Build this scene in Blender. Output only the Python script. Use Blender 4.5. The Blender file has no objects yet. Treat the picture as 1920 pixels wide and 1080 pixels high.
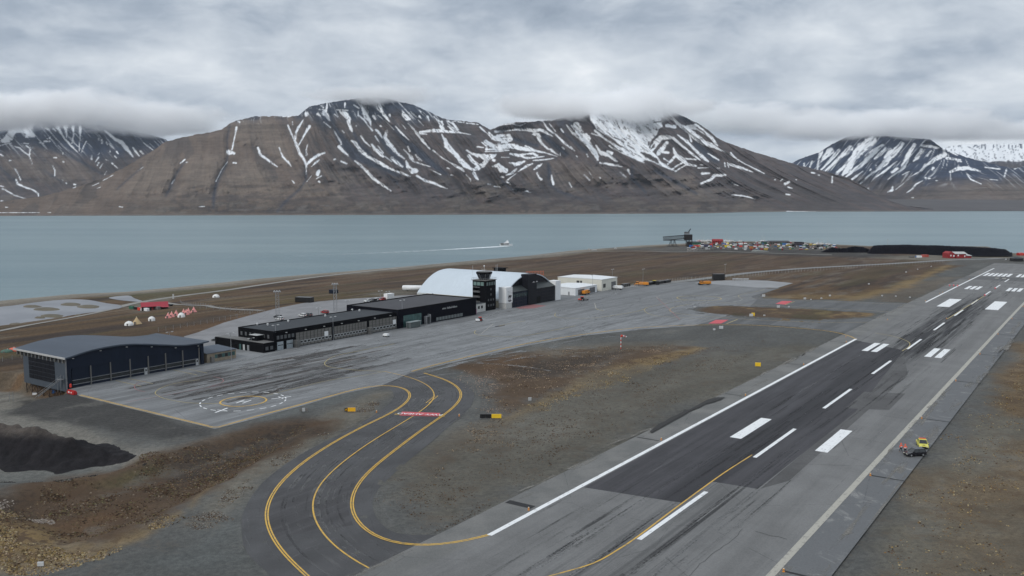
import bpy, math, random
import numpy as np
from mathutils import Vector, Matrix
random.seed(7); rng = np.random.RandomState(7)
sc = bpy.context.scene
COL = sc.collection
# ------------------------------------------------------------------ camera
H = 58.0; F = 1650.0; PITCH = math.atan(172/F); CP, SP = math.cos(PITCH), math.sin(PITCH)
cam = bpy.data.cameras.new("camera"); camo = bpy.data.objects.new("camera", cam); COL.objects.link(camo)
cam.sensor_width = 36; cam.lens = 36*F/1920; cam.clip_start = 1; cam.clip_end = 60000
camo.location = (0, 0, H); camo.rotation_euler = (math.pi/2-PITCH, 0, 0)
sc.camera = camo
sc.view_settings.view_transform = 'Standard'; sc.view_settings.look = 'None'
sc.view_settings.exposure = 0.2; sc.view_settings.gamma = 1.0
sc.cycles.max_bounces = 14; sc.cycles.diffuse_bounces = 2; sc.cycles.glossy_bounces = 2
sc.cycles.volume_bounces = 12; sc.cycles.transparent_max_bounces = 8
sc.cycles.use_denoising = True
SKY_GAIN = 1.0
# ------------------------------------------------------------------ node helper
class SH:
    def __init__(s, name, world=False):
        if world: s.m = bpy.data.worlds.new(name)
        else: s.m = bpy.data.materials.new(name)
        s.m.use_nodes = True; s.t = s.m.node_tree; s.t.nodes.clear()
        s.out = s.t.nodes.new('ShaderNodeOutputWorld' if world else 'ShaderNodeOutputMaterial')
    def link(s, v, sock):
        if v is None: return
        if hasattr(v, 'is_output'): s.t.links.new(v, sock)
        elif isinstance(v, (int, float)) and hasattr(sock.default_value, '__len__'):
            sock.default_value = [v]*len(sock.default_value) if len(sock.default_value) == 3 else (v, v, v, 1)
        elif isinstance(v, (tuple, list)) and hasattr(sock.default_value, '__len__') and len(sock.default_value) == 4 and len(v) == 3:
            sock.default_value = (*v, 1)
        else: sock.default_value = v
    def n(s, typ, _p=None, **k):
        nd = s.t.nodes.new(typ)
        for a, b in (_p or {}).items(): setattr(nd, a, b)
        for a, b in k.items(): s.link(b, nd.inputs[a.replace('_', ' ')])
        return nd
    def ma(s, op, a, b=None, c=None, clamp=False):
        nd = s.t.nodes.new('ShaderNodeMath'); nd.operation = op; nd.use_clamp = clamp
        for i, v in enumerate((a, b, c)):
            if v is not None: s.link(v, nd.inputs[i])
        return nd.outputs[0]
    def mix(s, f, a, b, mode='MIX'):
        nd = s.t.nodes.new('ShaderNodeMix'); nd.data_type = 'RGBA'; nd.blend_type = mode; nd.clamp_factor = True
        s.link(f, nd.inputs[0]); s.link(a, nd.inputs[6]); s.link(b, nd.inputs[7]); return nd.outputs[2]
    def rng(s, v, a, b, c=0.0, d=1.0, smooth=True):
        nd = s.t.nodes.new('ShaderNodeMapRange'); nd.interpolation_type = 'SMOOTHSTEP' if smooth else 'LINEAR'
        for i, q in enumerate((v, a, b, c, d)): s.link(q, nd.inputs[i])
        return nd.outputs[0]
    def noise(s, vec, scale, detail=4, rough=.55, dist=0.0):
        nd = s.n('ShaderNodeTexNoise', Vector=vec, Scale=scale, Detail=detail, Roughness=rough, Distortion=dist)
        return nd.outputs['Fac']
    def coord(s, which='Object', scale=(1, 1, 1), loc=(0, 0, 0), rotz=0):
        tc = s.n('ShaderNodeTexCoord'); mp = s.n('ShaderNodeMapping', Vector=tc.outputs[which])
        mp.inputs['Scale'].default_value = scale; mp.inputs['Location'].default_value = loc; mp.inputs['Rotation'].default_value = (0, 0, rotz)
        return mp.outputs[0]
    def bsdf(s, col, rough=.8, bump=None, bdist=.1, bstr=.5, spec=.3, metal=0.0, **k):
        b = s.n('ShaderNodeBsdfPrincipled', Roughness=rough, Metallic=metal)
        s.link(col, b.inputs['Base Color']); b.inputs['Specular IOR Level'].default_value = spec
        for a, v in k.items(): s.link(v, b.inputs[a.replace('_', ' ')])
        if bump is not None:
            bn = s.n('ShaderNodeBump', Height=bump, Distance=bdist, Strength=bstr); s.t.links.new(bn.outputs[0], b.inputs['Normal'])
        s.t.links.new(b.outputs[0], s.out.inputs['Surface']); return s.m
MATS = {}
def mat(name, col, rough=.7, var=.12, scale=.6, spec=.3, metal=0.0, bump=0.0, streak=None):
    if name in MATS: return MATS[name]
    s = SH(name); v = s.coord('Object', streak or (1, 1, 1))
    n = s.noise(v, scale, 5, .6)
    c = s.mix(s.rng(n, .3, .7), tuple(x*(1-var) for x in col), tuple(min(1, x*(1+var)) for x in col))
    n2 = s.noise(v, scale*9, 3)
    c = s.mix(s.rng(n2, .35, .75), c, tuple(x*(1-var*.8) for x in col))
    MATS[name] = s.bsdf(c, rough, bump=(n2 if bump else None), bdist=bump or .1, spec=spec, metal=metal)
    return MATS[name]
# ------------------------------------------------------------------ world: overcast sky
SUN_EL, SUN_AZ = math.radians(38), math.radians(225)
def make_world():
    s = SH("World", True); sc.world = s.m
    sky = s.n('ShaderNodeTexSky', {'sky_type': 'NISHITA', 'sun_disc': False, 'sun_elevation': SUN_EL, 'sun_rotation': SUN_AZ, 'dust_density': 2.0})
    skyc = s.mix(1.0, sky.outputs[0], (.07, .07, .07), 'MULTIPLY')
    tc = s.n('ShaderNodeTexCoord'); sep = s.n('ShaderNodeSeparateXYZ', Vector=tc.outputs['Generated'])
    x, y, z = sep.outputs; zp = s.ma('MAXIMUM', z, 0.0)
    den = s.ma('ADD', zp, .24)
    cv = s.n('ShaderNodeCombineXYZ', X=s.ma('DIVIDE', x, den), Y=s.ma('DIVIDE', y, den), Z=z)
    big = s.noise(cv.outputs[0], .95, 6, .55, .3)
    fine = s.noise(cv.outputs[0], 3.4, 7, .6, .5)
    hl = s.n('ShaderNodeCombineXYZ', X=x, Y=y, Z=s.ma('MULTIPLY', z, 2.4))
    puff = s.noise(hl.outputs[0], 5.5, 6, .55, .2)
    v = s.ma('ADD', s.ma('MULTIPLY', s.ma('SUBTRACT', big, .5), .62), s.ma('MULTIPLY', s.ma('SUBTRACT', fine, .5), .48))
    v = s.ma('ADD', v, s.ma('MULTIPLY', s.ma('SUBTRACT', puff, .5), .75))
    lump = s.noise(hl.outputs[0], 15, 6, .6, .4); v = s.ma('ADD', v, s.ma('MULTIPLY', s.ma('SUBTRACT', lump, .5), .45))
    az = s.ma('ARCTAN2', x, y)
    # broad lighter and darker banks of the cloud layer, as (azimuth, height, half width, half height, amount)
    for px, py, rx, ry, a in SKYB:
        fw = 1.0; dx = (px-960)/F; dz = (540-py)/F
        d = Vector((dx, CP+dz*SP, -SP+dz*CP)).normalized(); a0 = math.atan2(d.x, d.y)
        w = s.ma('ADD', s.ma('POWER', s.ma('DIVIDE', s.ma('SUBTRACT', az, a0), rx/F), 2), s.ma('POWER', s.ma('DIVIDE', s.ma('SUBTRACT', z, d.z), ry/F), 2))
        w = s.ma('ADD', w, s.ma('MULTIPLY', s.ma('SUBTRACT', fine, .5), 1.6))
        g = s.ma('MULTIPLY', s.ma('POWER', 2.718, s.ma('MULTIPLY', w, -1.0)), a)
        v = s.ma('ADD', v, g)
    t = s.ma('ADD', v, .5, clamp=True)
    rp = s.n('ShaderNodeValToRGB', Fac=t); cr = rp.color_ramp; cr.elements.remove(cr.elements[0])
    st = [(.0, (.215, .265, .335)), (.28, (.35, .405, .48)), (.5, (.525, .575, .635)), (.74, (.71, .75, .79)), (1.0, (.97, .975, .985))]
    cr.elements[0].position = 0; cr.elements[0].color = (*st[0][1], 1)
    for p, c in st[1:]:
        e = cr.elements.new(p); e.color = (*c, 1)
    # an overcast sky is about twice as bright overhead as near the horizon
    lift = s.ma('ADD', 1.0, s.ma('MULTIPLY', s.rng(z, .2, 1.0, 0, 1, False), .45))
    c = s.mix(1.0, rp.outputs[0], lift, 'MULTIPLY')
    c = s.mix(.96, skyc, c)
    bg = s.n('ShaderNodeBackground', Color=c, Strength=SKY_GAIN); s.t.links.new(bg.outputs[0], s.out.inputs['Surface'])
SKYB = [(250, 205, 260, 55, -.22), (90, 175, 90, 40, -.10), (330, 120, 160, 30, .10), (1440, 225, 260, 26, -.26), (1800, 235, 200, 26, -.22), (1110, 150, 170, 70, .22),
        (1530, 178, 60, 26, .28), (1480, 285, 170, 16, .16), (1680, 190, 70, 40, -.16), (960, 20, 900, 38, -.12), (1500, 110, 300, 26, .06), (1720, 95, 260, 22, -.10), (60, 20, 300, 60, -.05),
        (1860, 262, 90, 10, .22), (480, 130, 60, 60, -.06), (1100, 205, 130, 22, .18), (800, 150, 120, 30, -.05)]
make_world()
sun = bpy.data.lights.new("sun", 'SUN'); suno = bpy.data.objects.new("sun", sun); COL.objects.link(suno)
sun.energy = 1.3; sun.angle = math.radians(14); sun.color = (1, .965, .92)
_sd = Vector((math.sin(SUN_AZ)*math.cos(SUN_EL), math.cos(SUN_AZ)*math.cos(SUN_EL), math.sin(SUN_EL)))
suno.rotation_euler = (-_sd).to_track_quat('-Z', 'Y').to_euler()
# ------------------------------------------------------------------ numpy noise
_G = rng.rand(256, 256)
def vn(x, y, seed=0):
    x = np.asarray(x, float)+seed*17.31; y = np.asarray(y, float)+seed*9.17
    xi = np.floor(x).astype(int); yi = np.floor(y).astype(int); fx = x-xi; fy = y-yi
    fx = fx*fx*(3-2*fx); fy = fy*fy*(3-2*fy)
    a = _G[xi & 255, yi & 255]; b = _G[(xi+1) & 255, yi & 255]; c = _G[xi & 255, (yi+1) & 255]; d = _G[(xi+1) & 255, (yi+1) & 255]
    return (a*(1-fx)+b*fx)*(1-fy)+(c*(1-fx)+d*fx)*fy
def fbm(x, y, o=4, seed=0, g=.5):
    r = 0; a = 1; t = 0
    for i in range(o):
        r = r+a*vn(x*2**i, y*2**i, seed+i*3); t += a; a *= g
    return r/t
def sst(a, b, v):
    t = np.clip((np.asarray(v, float)-a)/(b-a), 0, 1); return t*t*(3-2*t)
# ------------------------------------------------------------------ frames: runway frame (s along, t across) and photograph rays
PHI = math.atan(1145*CP/F); U = np.array((math.sin(PHI), math.cos(PHI))); NV = np.array((U[1], -U[0]))
SEA = -8.0
def ray(px, py):
    dx = (px-960)/F; dz = (540-py)/F
    return np.array((dx, CP+dz*SP, -SP+dz*CP))
def G(px, py, z=0.0):
    d = ray(px, py); t = (z-H)/d[2]; return np.array((d[0]*t, d[1]*t, z))
P0 = G(920, 1003)
def W2(s, t): return np.array((P0[0]+U[0]*s+NV[0]*t, P0[1]+U[1]*s+NV[1]*t))
def ST(x, y):
    dx = x-P0[0]; dy = y-P0[1]; return dx*U[0]+dy*U[1], dx*NV[0]+dy*NV[1]
def ZH(Y, py):
    k = (540-py)/F; return H+Y*(k*CP-SP)/(CP+k*SP)
# coast line (water's edge), seen points laid on the sea plane
_cp = [(-900, 662), (-500, 616), (-200, 588), (0, 564), (132, 552), (240, 547), (360, 536), (480, 523), (610, 512), (735, 502), (870, 490), (995, 479), (1070, 470), (1140, 465), (1195, 460.5), (1240, 458.5), (1282, 456.5), (1310, 452.5), (1480, 452.5), (1560, 458), (1630, 461), (1700, 461), (1850, 462), (1893, 474.5), (1925, 474), (2100, 475), (2300, 480), (2700, 500)]
COAST = np.array([G(a, b, SEA)[:2] for a, b in _cp])
LAND = np.vstack([COAST, [[2500, 500], [3000, -3000], [-4000, -3000], [-2500, 100]]])
def inpoly(x, y, P):
    r = np.zeros(np.shape(x), bool); j = len(P)-1
    for i in range(len(P)):
        xi, yi = P[i]; xj, yj = P[j]
        if yi != yj:
            r ^= ((yi > y) != (yj > y)) & (x < (xj-xi)*(y-yi)/(yj-yi)+xi)
        j = i
    return r
def segd(x, y, P, closed=False, want=False):
    best = np.full(np.shape(x), 1e9); tb = np.zeros(np.shape(x)); n = len(P)
    for i in range(n if closed else n-1):
        ax, ay = P[i][:2]; bx, by = P[(i+1) % n][:2]; dx, dy = bx-ax, by-ay; L = dx*dx+dy*dy+1e-9
        t = np.clip(((x-ax)*dx+(y-ay)*dy)/L, 0, 1); d = np.hypot(x-ax-t*dx, y-ay-t*dy)
        m = d < best; best = np.where(m, d, best); tb = np.where(m, i+t, tb)
    return (best, tb) if want else best
def sdp(x, y, P):
    d = segd(x, y, P, True); return np.where(inpoly(x, y, P), -d, d)
def Dcoast(x, y):
    d = segd(x, y, COAST); return np.where(inpoly(x, y, LAND), d, -d)
DX = [-60, 0, 14, 110, 175, 2000]; DY = [-.35, 0, .17, .22, 1.0, 1.0]
def Tbase(x, y):
    x = np.asarray(x, float); y = np.asarray(y, float)
    D = Dcoast(x, y); base = -4.0*sst(380, 950, y)
    D = D*1.0
    t = np.interp(D, DX, DY)
    return SEA+(base-SEA)*t
LOCAL = []
def T(x, y):
    z = Tbase(x, y)
    for P, h, f in LOCAL:
        z = z+h*(1-sst(-f, f*.2, sdp(x, y, P)))
    return z
def g3(px, py):
    d = ray(px, py); a = 20.0; b = 20000.0
    t0 = a; zz = None
    ts = np.geomspace(60, 4000, 260); X = d[0]*ts; Y = d[1]*ts; Z = H+d[2]*ts
    below = Z < np.maximum(T(X, Y), SEA-1.0)
    k = int(np.argmax(below)) if below.any() else len(ts)-1
    lo, hi = ts[max(k-1, 0)], ts[k]
    for _ in range(5):
        tt = np.linspace(lo, hi, 8); bb = (H+d[2]*tt) < T(d[0]*tt, d[1]*tt)
        k = int(np.argmax(bb)) if bb.any() else 7
        lo, hi = tt[max(k-1, 0)], tt[k]
    x, y = d[0]*hi, d[1]*hi
    return np.array((x, y, float(T(x, y))))
def polyw(pts): return np.array([g3(a, b)[:2] for a, b in pts])
# ------------------------------------------------------------------ mesh helper
class MB:
    def __init__(s, off=(0, 0, 0)): s.v = []; s.f = []; s.mi = []; s.o = off; s.cur = 0
    def quad(s, pts):
        b = len(s.v); s.v += [(p[0]-s.o[0], p[1]-s.o[1], p[2]-s.o[2]) for p in pts]; s.f.append(tuple(range(b, b+len(pts)))); s.mi.append(s.cur)
    def box(s, x0, y0, z0, x1, y1, z1):
        b = len(s.v); xs = sorted((x0, x1)); ys = sorted((y0, y1)); zs = sorted((z0, z1))
        for z in zs:
            for y in ys:
                for x in xs: s.v.append((x-s.o[0], y-s.o[1], z-s.o[2]))
        for f in ((0, 2, 3, 1), (4, 5, 7, 6), (0, 1, 5, 4), (2, 6, 7, 3), (0, 4, 6, 2), (1, 3, 7, 5)):
            s.f.append(tuple(b+i for i in f)); s.mi.append(s.cur)
    def prism(s, prof, a0, a1, axis='y'):
        # profile of (u, z) points swept along axis from a0 to a1
        n = len(prof); b = len(s.v)
        for a in (a0, a1):
            for u, z in prof:
                p = (u, a, z) if axis == 'y' else (a, u, z)
                s.v.append((p[0]-s.o[0], p[1]-s.o[1], p[2]-s.o[2]))
        s.f.append(tuple(b+i for i in range(n))); s.f.append(tuple(b+n+i for i in reversed(range(n)))); s.mi += [s.cur]*2
        for i in range(n):
            j = (i+1) % n; s.f.append((b+j, b+i, b+n+i, b+n+j)); s.mi.append(s.cur)
    def rod(s, p, q, r, n=6, r2=None):
        p = Vector(p); q = Vector(q); d = (q-p)
        if d.length < 1e-6: return
        d.normalize(); a = d.orthogonal().normalized(); c = d.cross(a); b = len(s.v); r2 = r if r2 is None else r2
        for P, rr in ((p, r), (q, r2)):
            for i in range(n):
                th = 2*math.pi*i/n; w = P+a*(rr*math.cos(th))+c*(rr*math.sin(th))
                s.v.append((w.x-s.o[0], w.y-s.o[1], w.z-s.o[2]))
        for i in range(n):
            j = (i+1) % n; s.f.append((b+i, b+j, b+n+j, b+n+i)); s.mi.append(s.cur)
        s.f.append(tuple(b+i for i in reversed(range(n)))); s.f.append(tuple(b+n+i for i in range(n))); s.mi += [s.cur]*2
    def lathe(s, prof, cx=0, cy=0, n=12, z0=0):
        b = len(s.v)
        for r, z in prof:
            for i in range(n):
                th = 2*math.pi*i/n; s.v.append((cx+r*math.cos(th)-s.o[0], cy+r*math.sin(th)-s.o[1], z+z0-s.o[2]))
        for k in range(len(prof)-1):
            for i in range(n):
                j = (i+1) % n; s.f.append((b+k*n+i, b+k*n+j, b+(k+1)*n+j, b+(k+1)*n+i)); s.mi.append(s.cur)
        s.f.append(tuple(b+(len(prof)-1)*n+i for i in range(n))); s.mi.append(s.cur)
    def build(s, name, mats, parent=None, smooth=False):
        me = bpy.data.meshes.new(name); me.from_pydata(s.v, [], s.f)
        if not isinstance(mats, (list, tuple)): mats = [mats]
        for m in mats: me.materials.append(m)
        if len(mats) > 1: me.polygons.foreach_set('material_index', s.mi)
        if smooth: me.polygons.foreach_set('use_smooth', [True]*len(me.polygons))
        me.update(); o = bpy.data.objects.new(name, me); COL.objects.link(o)
        if parent is not None: o.parent = parent
        return o
def tag(o, label=None, cat=None, group=None, kind=None):
    if label: o['label'] = label
    if cat: o['category'] = cat
    if group: o['group'] = group
    if kind: o['kind'] = kind
    return o
def empty(name, loc, rz=0.0):
    o = bpy.data.objects.new(name, None); COL.objects.link(o); o.location = loc; o.rotation_euler = (0, 0, rz); o.empty_display_size = .5; return o
def dup(root, loc, rz, **k):
    r = root.copy(); COL.objects.link(r); r.location = loc; r.rotation_euler = (0, 0, rz)
    for ch in list(root.children):
        c = ch.copy(); COL.objects.link(c); c.parent = r
        for g in list(ch.children):
            d = g.copy(); COL.objects.link(d); d.parent = c
    tag(r, **k); return r
def bframe(name, s, t, z=None):
    """root Empty in the runway frame: local x = t, local y = s"""
    p = W2(s, t); zz = float(T(p[0], p[1])) if z is None else z
    return empty(name, (p[0], p[1], zz), -PHI)
def npmesh(name, V, Fq, mats, attrs=None, smooth=True, kind=None):
    me = bpy.data.meshes.new(name); me.vertices.add(len(V)); me.vertices.foreach_set('co', np.asarray(V, np.float32).ravel())
    Fq = np.asarray(Fq, np.int32); k = Fq.shape[1]
    me.loops.add(Fq.size); me.loops.foreach_set('vertex_index', Fq.ravel())
    me.polygons.add(len(Fq)); me.polygons.foreach_set('loop_start', np.arange(0, Fq.size, k, dtype=np.int32))
    try: me.polygons.foreach_set('loop_total', np.full(len(Fq), k, np.int32))
    except Exception: pass
    me.polygons.foreach_set('use_smooth', [smooth]*len(Fq))
    for m in (mats if isinstance(mats, list) else [mats]): me.materials.append(m)
    for nm, a in (attrs or {}).items():
        a = np.asarray(a, np.float32)
        if a.ndim == 2:
            at = me.attributes.new(nm, 'FLOAT_COLOR', 'POINT'); at.data.foreach_set('color', np.hstack([a, np.ones((len(a), 1), np.float32)]).ravel())
        else:
            at = me.attributes.new(nm, 'FLOAT', 'POINT'); at.data.foreach_set('value', a)
    me.update(calc_edges=True); me.validate()
    o = bpy.data.objects.new(name, me); COL.objects.link(o)
    if kind: o['kind'] = kind
    return o
def gridfaces(nr, nc):
    i = np.arange(nr-1)[:, None]*nc+np.arange(nc-1)[None, :]; i = i.ravel()
    return np.stack([i, i+1, i+nc+1, i+nc], 1)
# ------------------------------------------------------------------ terrain relief
LOCAL.append((polyw([(-500, 690), (-60, 700), (30, 700), (128, 722), (124, 738), (70, 748), (30, 765), (-60, 800), (-500, 830)]), -4.6, 3.0))
_ditch = polyw([(-300, 960), (0, 935), (100, 905), (240, 875), (330, 845), (440, 815), (560, 792), (590, 797), (540, 835), (430, 900), (330, 950), (200, 1000), (60, 1040), (-300, 1080)])
LOCAL.append((_ditch, -2.2, 7.0))
LOCAL.append((polyw([(-300, 960), (0, 950), (60, 975), (130, 1010), (100, 1060), (-300, 1100)]), 2.0, 6.0))
LOCAL.append((polyw([(900, 700), (960, 675), (1080, 655), (1170, 655), (1100, 690), (1000, 712), (930, 730)]), -1.2, 9.0))
LOCAL.append((polyw([(-400, 800), (0, 797), (150, 806), (250, 838), (290, 862), (220, 892), (80, 905), (-400, 905)]), -2.4, 9.0))
# ------------------------------------------------------------------ ground colours (real ground cover, by place)
C = dict(gravel=(.090, .091, .088), gtan=(.145, .134, .112), brown=(.090, .059, .036), dark=(.040, .034, .030), rust=(.105, .062, .034), gold=(.20, .140, .068), pale=(.195, .183, .160), black=(.030, .030, .031),
         beach=(.215, .195, .165), bluish=(.100, .107, .106), emb=(.050, .049, .048), olive=(.070, .066, .032), ochre=(.150, .100, .052), verge=(.106, .098, .080))
ZONES = [  # (outline in the photograph laid on the ground, colour, feather m, strength, speckle)
 ('gravel', [(-900, 800), (-300, 745), (0, 737), (140, 738), (420, 640), (900, 560), (1300, 524), (1400, 548), (1480, 563), (1560, 561), (1640, 553), (1700, 533), (1780, 504), (1830, 494), (1960, 488), (2500, 500), (3000, 1500), (-900, 1500)], 2.5, 1, .25),
 ('bluish', [(100, 1100), (250, 1060), (400, 980), (450, 930), (470, 1000), (520, 1100)], 6, .8, 0),
 ('bluish', [(480, 772), (640, 737), (720, 722), (640, 752), (560, 772), (490, 790)], 2, .8, 0),
 ('gtan', [(340, 985), (400, 915), (500, 848), (600, 790), (700, 735), (735, 735), (700, 775), (600, 832), (520, 885), (470, 930), (400, 985)], 4, .85, .5),
 ('pale', [(-200, 740), (40, 735), (110, 745), (30, 765), (-200, 790)], 3, .8, 0),
 ('pale', [(0, 772), (50, 765), (170, 805), (250, 835), (330, 842), (420, 815), (400, 830), (330, 860), (250, 868), (120, 888), (0, 905), (-200, 925), (-200, 780)], 4, .55, 0),
 ('emb', [(50, 752), (150, 744), (404, 806), (395, 818), (300, 828), (220, 812), (120, 790), (20, 776)], 3, .95, 0),
 ('bluish', [(-300, 890), (0, 880), (200, 868), (260, 872), (120, 905), (0, 935), (-300, 960)], 4, .6, 0),
 ('brown', [(-300, 970), (0, 930), (90, 900), (240, 872), (340, 842), (420, 812), (500, 795), (580, 788), (620, 790), (560, 835), (480, 870), (390, 925), (330, 960), (240, 1005), (130, 1030), (60, 1050), (-300, 1100)], 4, .95, .9),
 ('dark', [(330, 868), (400, 835), (500, 805), (560, 795), (555, 820), (470, 860), (400, 900), (320, 905)], 6, .8, .4),
 ('dark', [(60, 960), (240, 880), (440, 815), (560, 795), (580, 810), (470, 870), (330, 950), (150, 1010), (60, 1000)], 8, .38, .9),
 ('rust', [(80, 985), (200, 955), (260, 935), (300, 945), (190, 990), (100, 1010)], 4, .75, .5),
 ('olive', [(170, 905), (250, 885), (300, 880), (230, 912)], 3, .6, .3),
 ('dark', [(-50, 945), (60, 925), (70, 945), (40, 970), (-50, 975)], 4, .6, .3),
 ('gold', [(-300, 1000), (0, 985), (60, 985), (110, 1010), (170, 1040), (100, 1075), (-300, 1110)], 4, .85, 1),
 ('gold', [(140, 1038), (250, 1000), (340, 955), (350, 962), (270, 1010), (160, 1052)], 2, .6, 1),
 ('gold', [(350, 950), (395, 905), (402, 908), (360, 960)], 1.5, .6, 1),
 # infield
 ('gtan', [(800, 905), (850, 870), (980, 790), (1130, 720), (1300, 655), (1420, 640), (1380, 690), (1200, 790), (1000, 900), (900, 985), (820, 1000), (740, 980), (730, 930)], 12, .28, .8),
 ('brown', [(845, 690), (960, 665), (1060, 650), (1200, 645), (1300, 650), (1260, 675), (1130, 700), (1030, 745), (960, 785), (930, 780), (910, 720)], 6, .9, .9),
 ('dark', [(960, 690), (1060, 662), (1170, 655), (1190, 665), (1100, 690), (1010, 708), (950, 710)], 6, .75, .3),
 ('gold', [(940, 785), (1000, 752), (1090, 712), (1200, 672), (1300, 650), (1330, 652), (1240, 682), (1130, 720), (1050, 750), (980, 780), (945, 800)], 3, .75, 1.0),
 ('rust', [(860, 690), (960, 668), (1000, 668), (900, 705)], 3, .5, .8),
 ('rust', [(780, 880), (830, 830), (900, 790), (960, 790), (930, 820), (870, 850), (800, 900)], 4, .45, .9),
 ('gtan', [(1000, 655), (1150, 640), (1300, 640), (1270, 655), (1150, 660), (1020, 670)], 5, .45, .6),
 ('black', [(1222, 808), (1250, 790), (1300, 765), (1330, 750), (1358, 747), (1345, 757), (1300, 775), (1260, 797), (1235, 808)], 1, .75, 0),
 ('pale', [(1130, 840), (1180, 812), (1200, 805), (1180, 822), (1140, 848)], 2, .4, 0),
 # island between the taxiways
 ('dark', [(1275, 583), (1330, 574), (1400, 574), (1450, 592), (1400, 600), (1320, 595)], 6, .5, .5),
 ('brown', [(1370, 575), (1500, 578), (1560, 585), (1530, 602), (1450, 601), (1370, 592)], 5, .85, .8),
 ('gold', [(1440, 590), (1560, 588), (1580, 592), (1530, 604), (1440, 600)], 4, .6, .8),
 ('gold', [(1560, 563), (1600, 554), (1670, 540), (1720, 518), (1770, 497), (1792, 496), (1760, 510), (1710, 536), (1640, 556), (1600, 566)], 5, .85, .3),
 ('gold', [(1400, 558), (1500, 560), (1600, 562), (1600, 552), (1500, 553)], 4, .5, .5),
 ('ochre', [(1740, 570), (1700, 560), (1760, 545), (1800, 520), (1760, 520), (1650, 552), (1650, 566)], 6, .30, .7),
 # right of the runway
 ('verge', [(1500, 1200), (1640, 1000), (1760, 850), (1880, 700), (1960, 600), (2600, 700), (2600, 1300)], 5, .95, .45),
 ('verge', [(740, 960), (700, 900), (800, 830), (930, 780), (1130, 700), (1500, 640), (1560, 650), (1300, 760), (1100, 860), (900, 990), (800, 1005)], 8, .7, .4),
 ('ochre', [(1850, 780), (1880, 700), (1920, 640), (2200, 700), (2200, 800), (1960, 790)], 5, .75, 1.0),
 ('ochre', [(1740, 920), (1850, 860), (2000, 800), (2300, 850), (2300, 980), (1900, 960), (1780, 990)], 12, .5, .9),
 ('ochre', [(1680, 1060), (1760, 1020), (1900, 990), (2100, 1040), (1900, 1070), (1750, 1090)], 9, .3, .6),
 # shore side
 ('gravel', [(1230, 463), (1340, 459), (1500, 460), (1640, 470), (1660, 481), (1500, 478), (1300, 473), (1180, 468), (1140, 466)], 14, .75, 0),
 ('black', [(1300, 466), (1500, 468), (1640, 474), (1700, 482), (1640, 484), (1480, 480), (1300, 474)], 14, .6, 0),
 ('gtan', [(1640, 484), (1760, 478), (1900, 476), (2100, 476), (2100, 492), (1900, 488), (1760, 490)], 12, .8, 0),
 ('gravel', [(1790, 486), (1960, 484), (2500, 480), (2500, 505), (1850, 500), (1760, 496)], 8, .9, 0),
 ('gtan', [(230, 572), (300, 556), (330, 560), (300, 580), (260, 586)], 4, .7, 0),
 ('olive', [(200, 556), (330, 545), (420, 538), (470, 535), (440, 545), (340, 556), (260, 566)], 5, .6, 0),
 ('rust', [(300, 628), (345, 606), (420, 596), (480, 590), (440, 605), (360, 628)], 5, .7, .3),
 ('dark', [(300, 612), (400, 592), (440, 590), (400, 604), (330, 615)], 5, .6, 0),
 ('gtan', [(690, 552), (760, 543), (860, 530), (800, 548), (740, 556)], 5, .6, 0),
]
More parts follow.
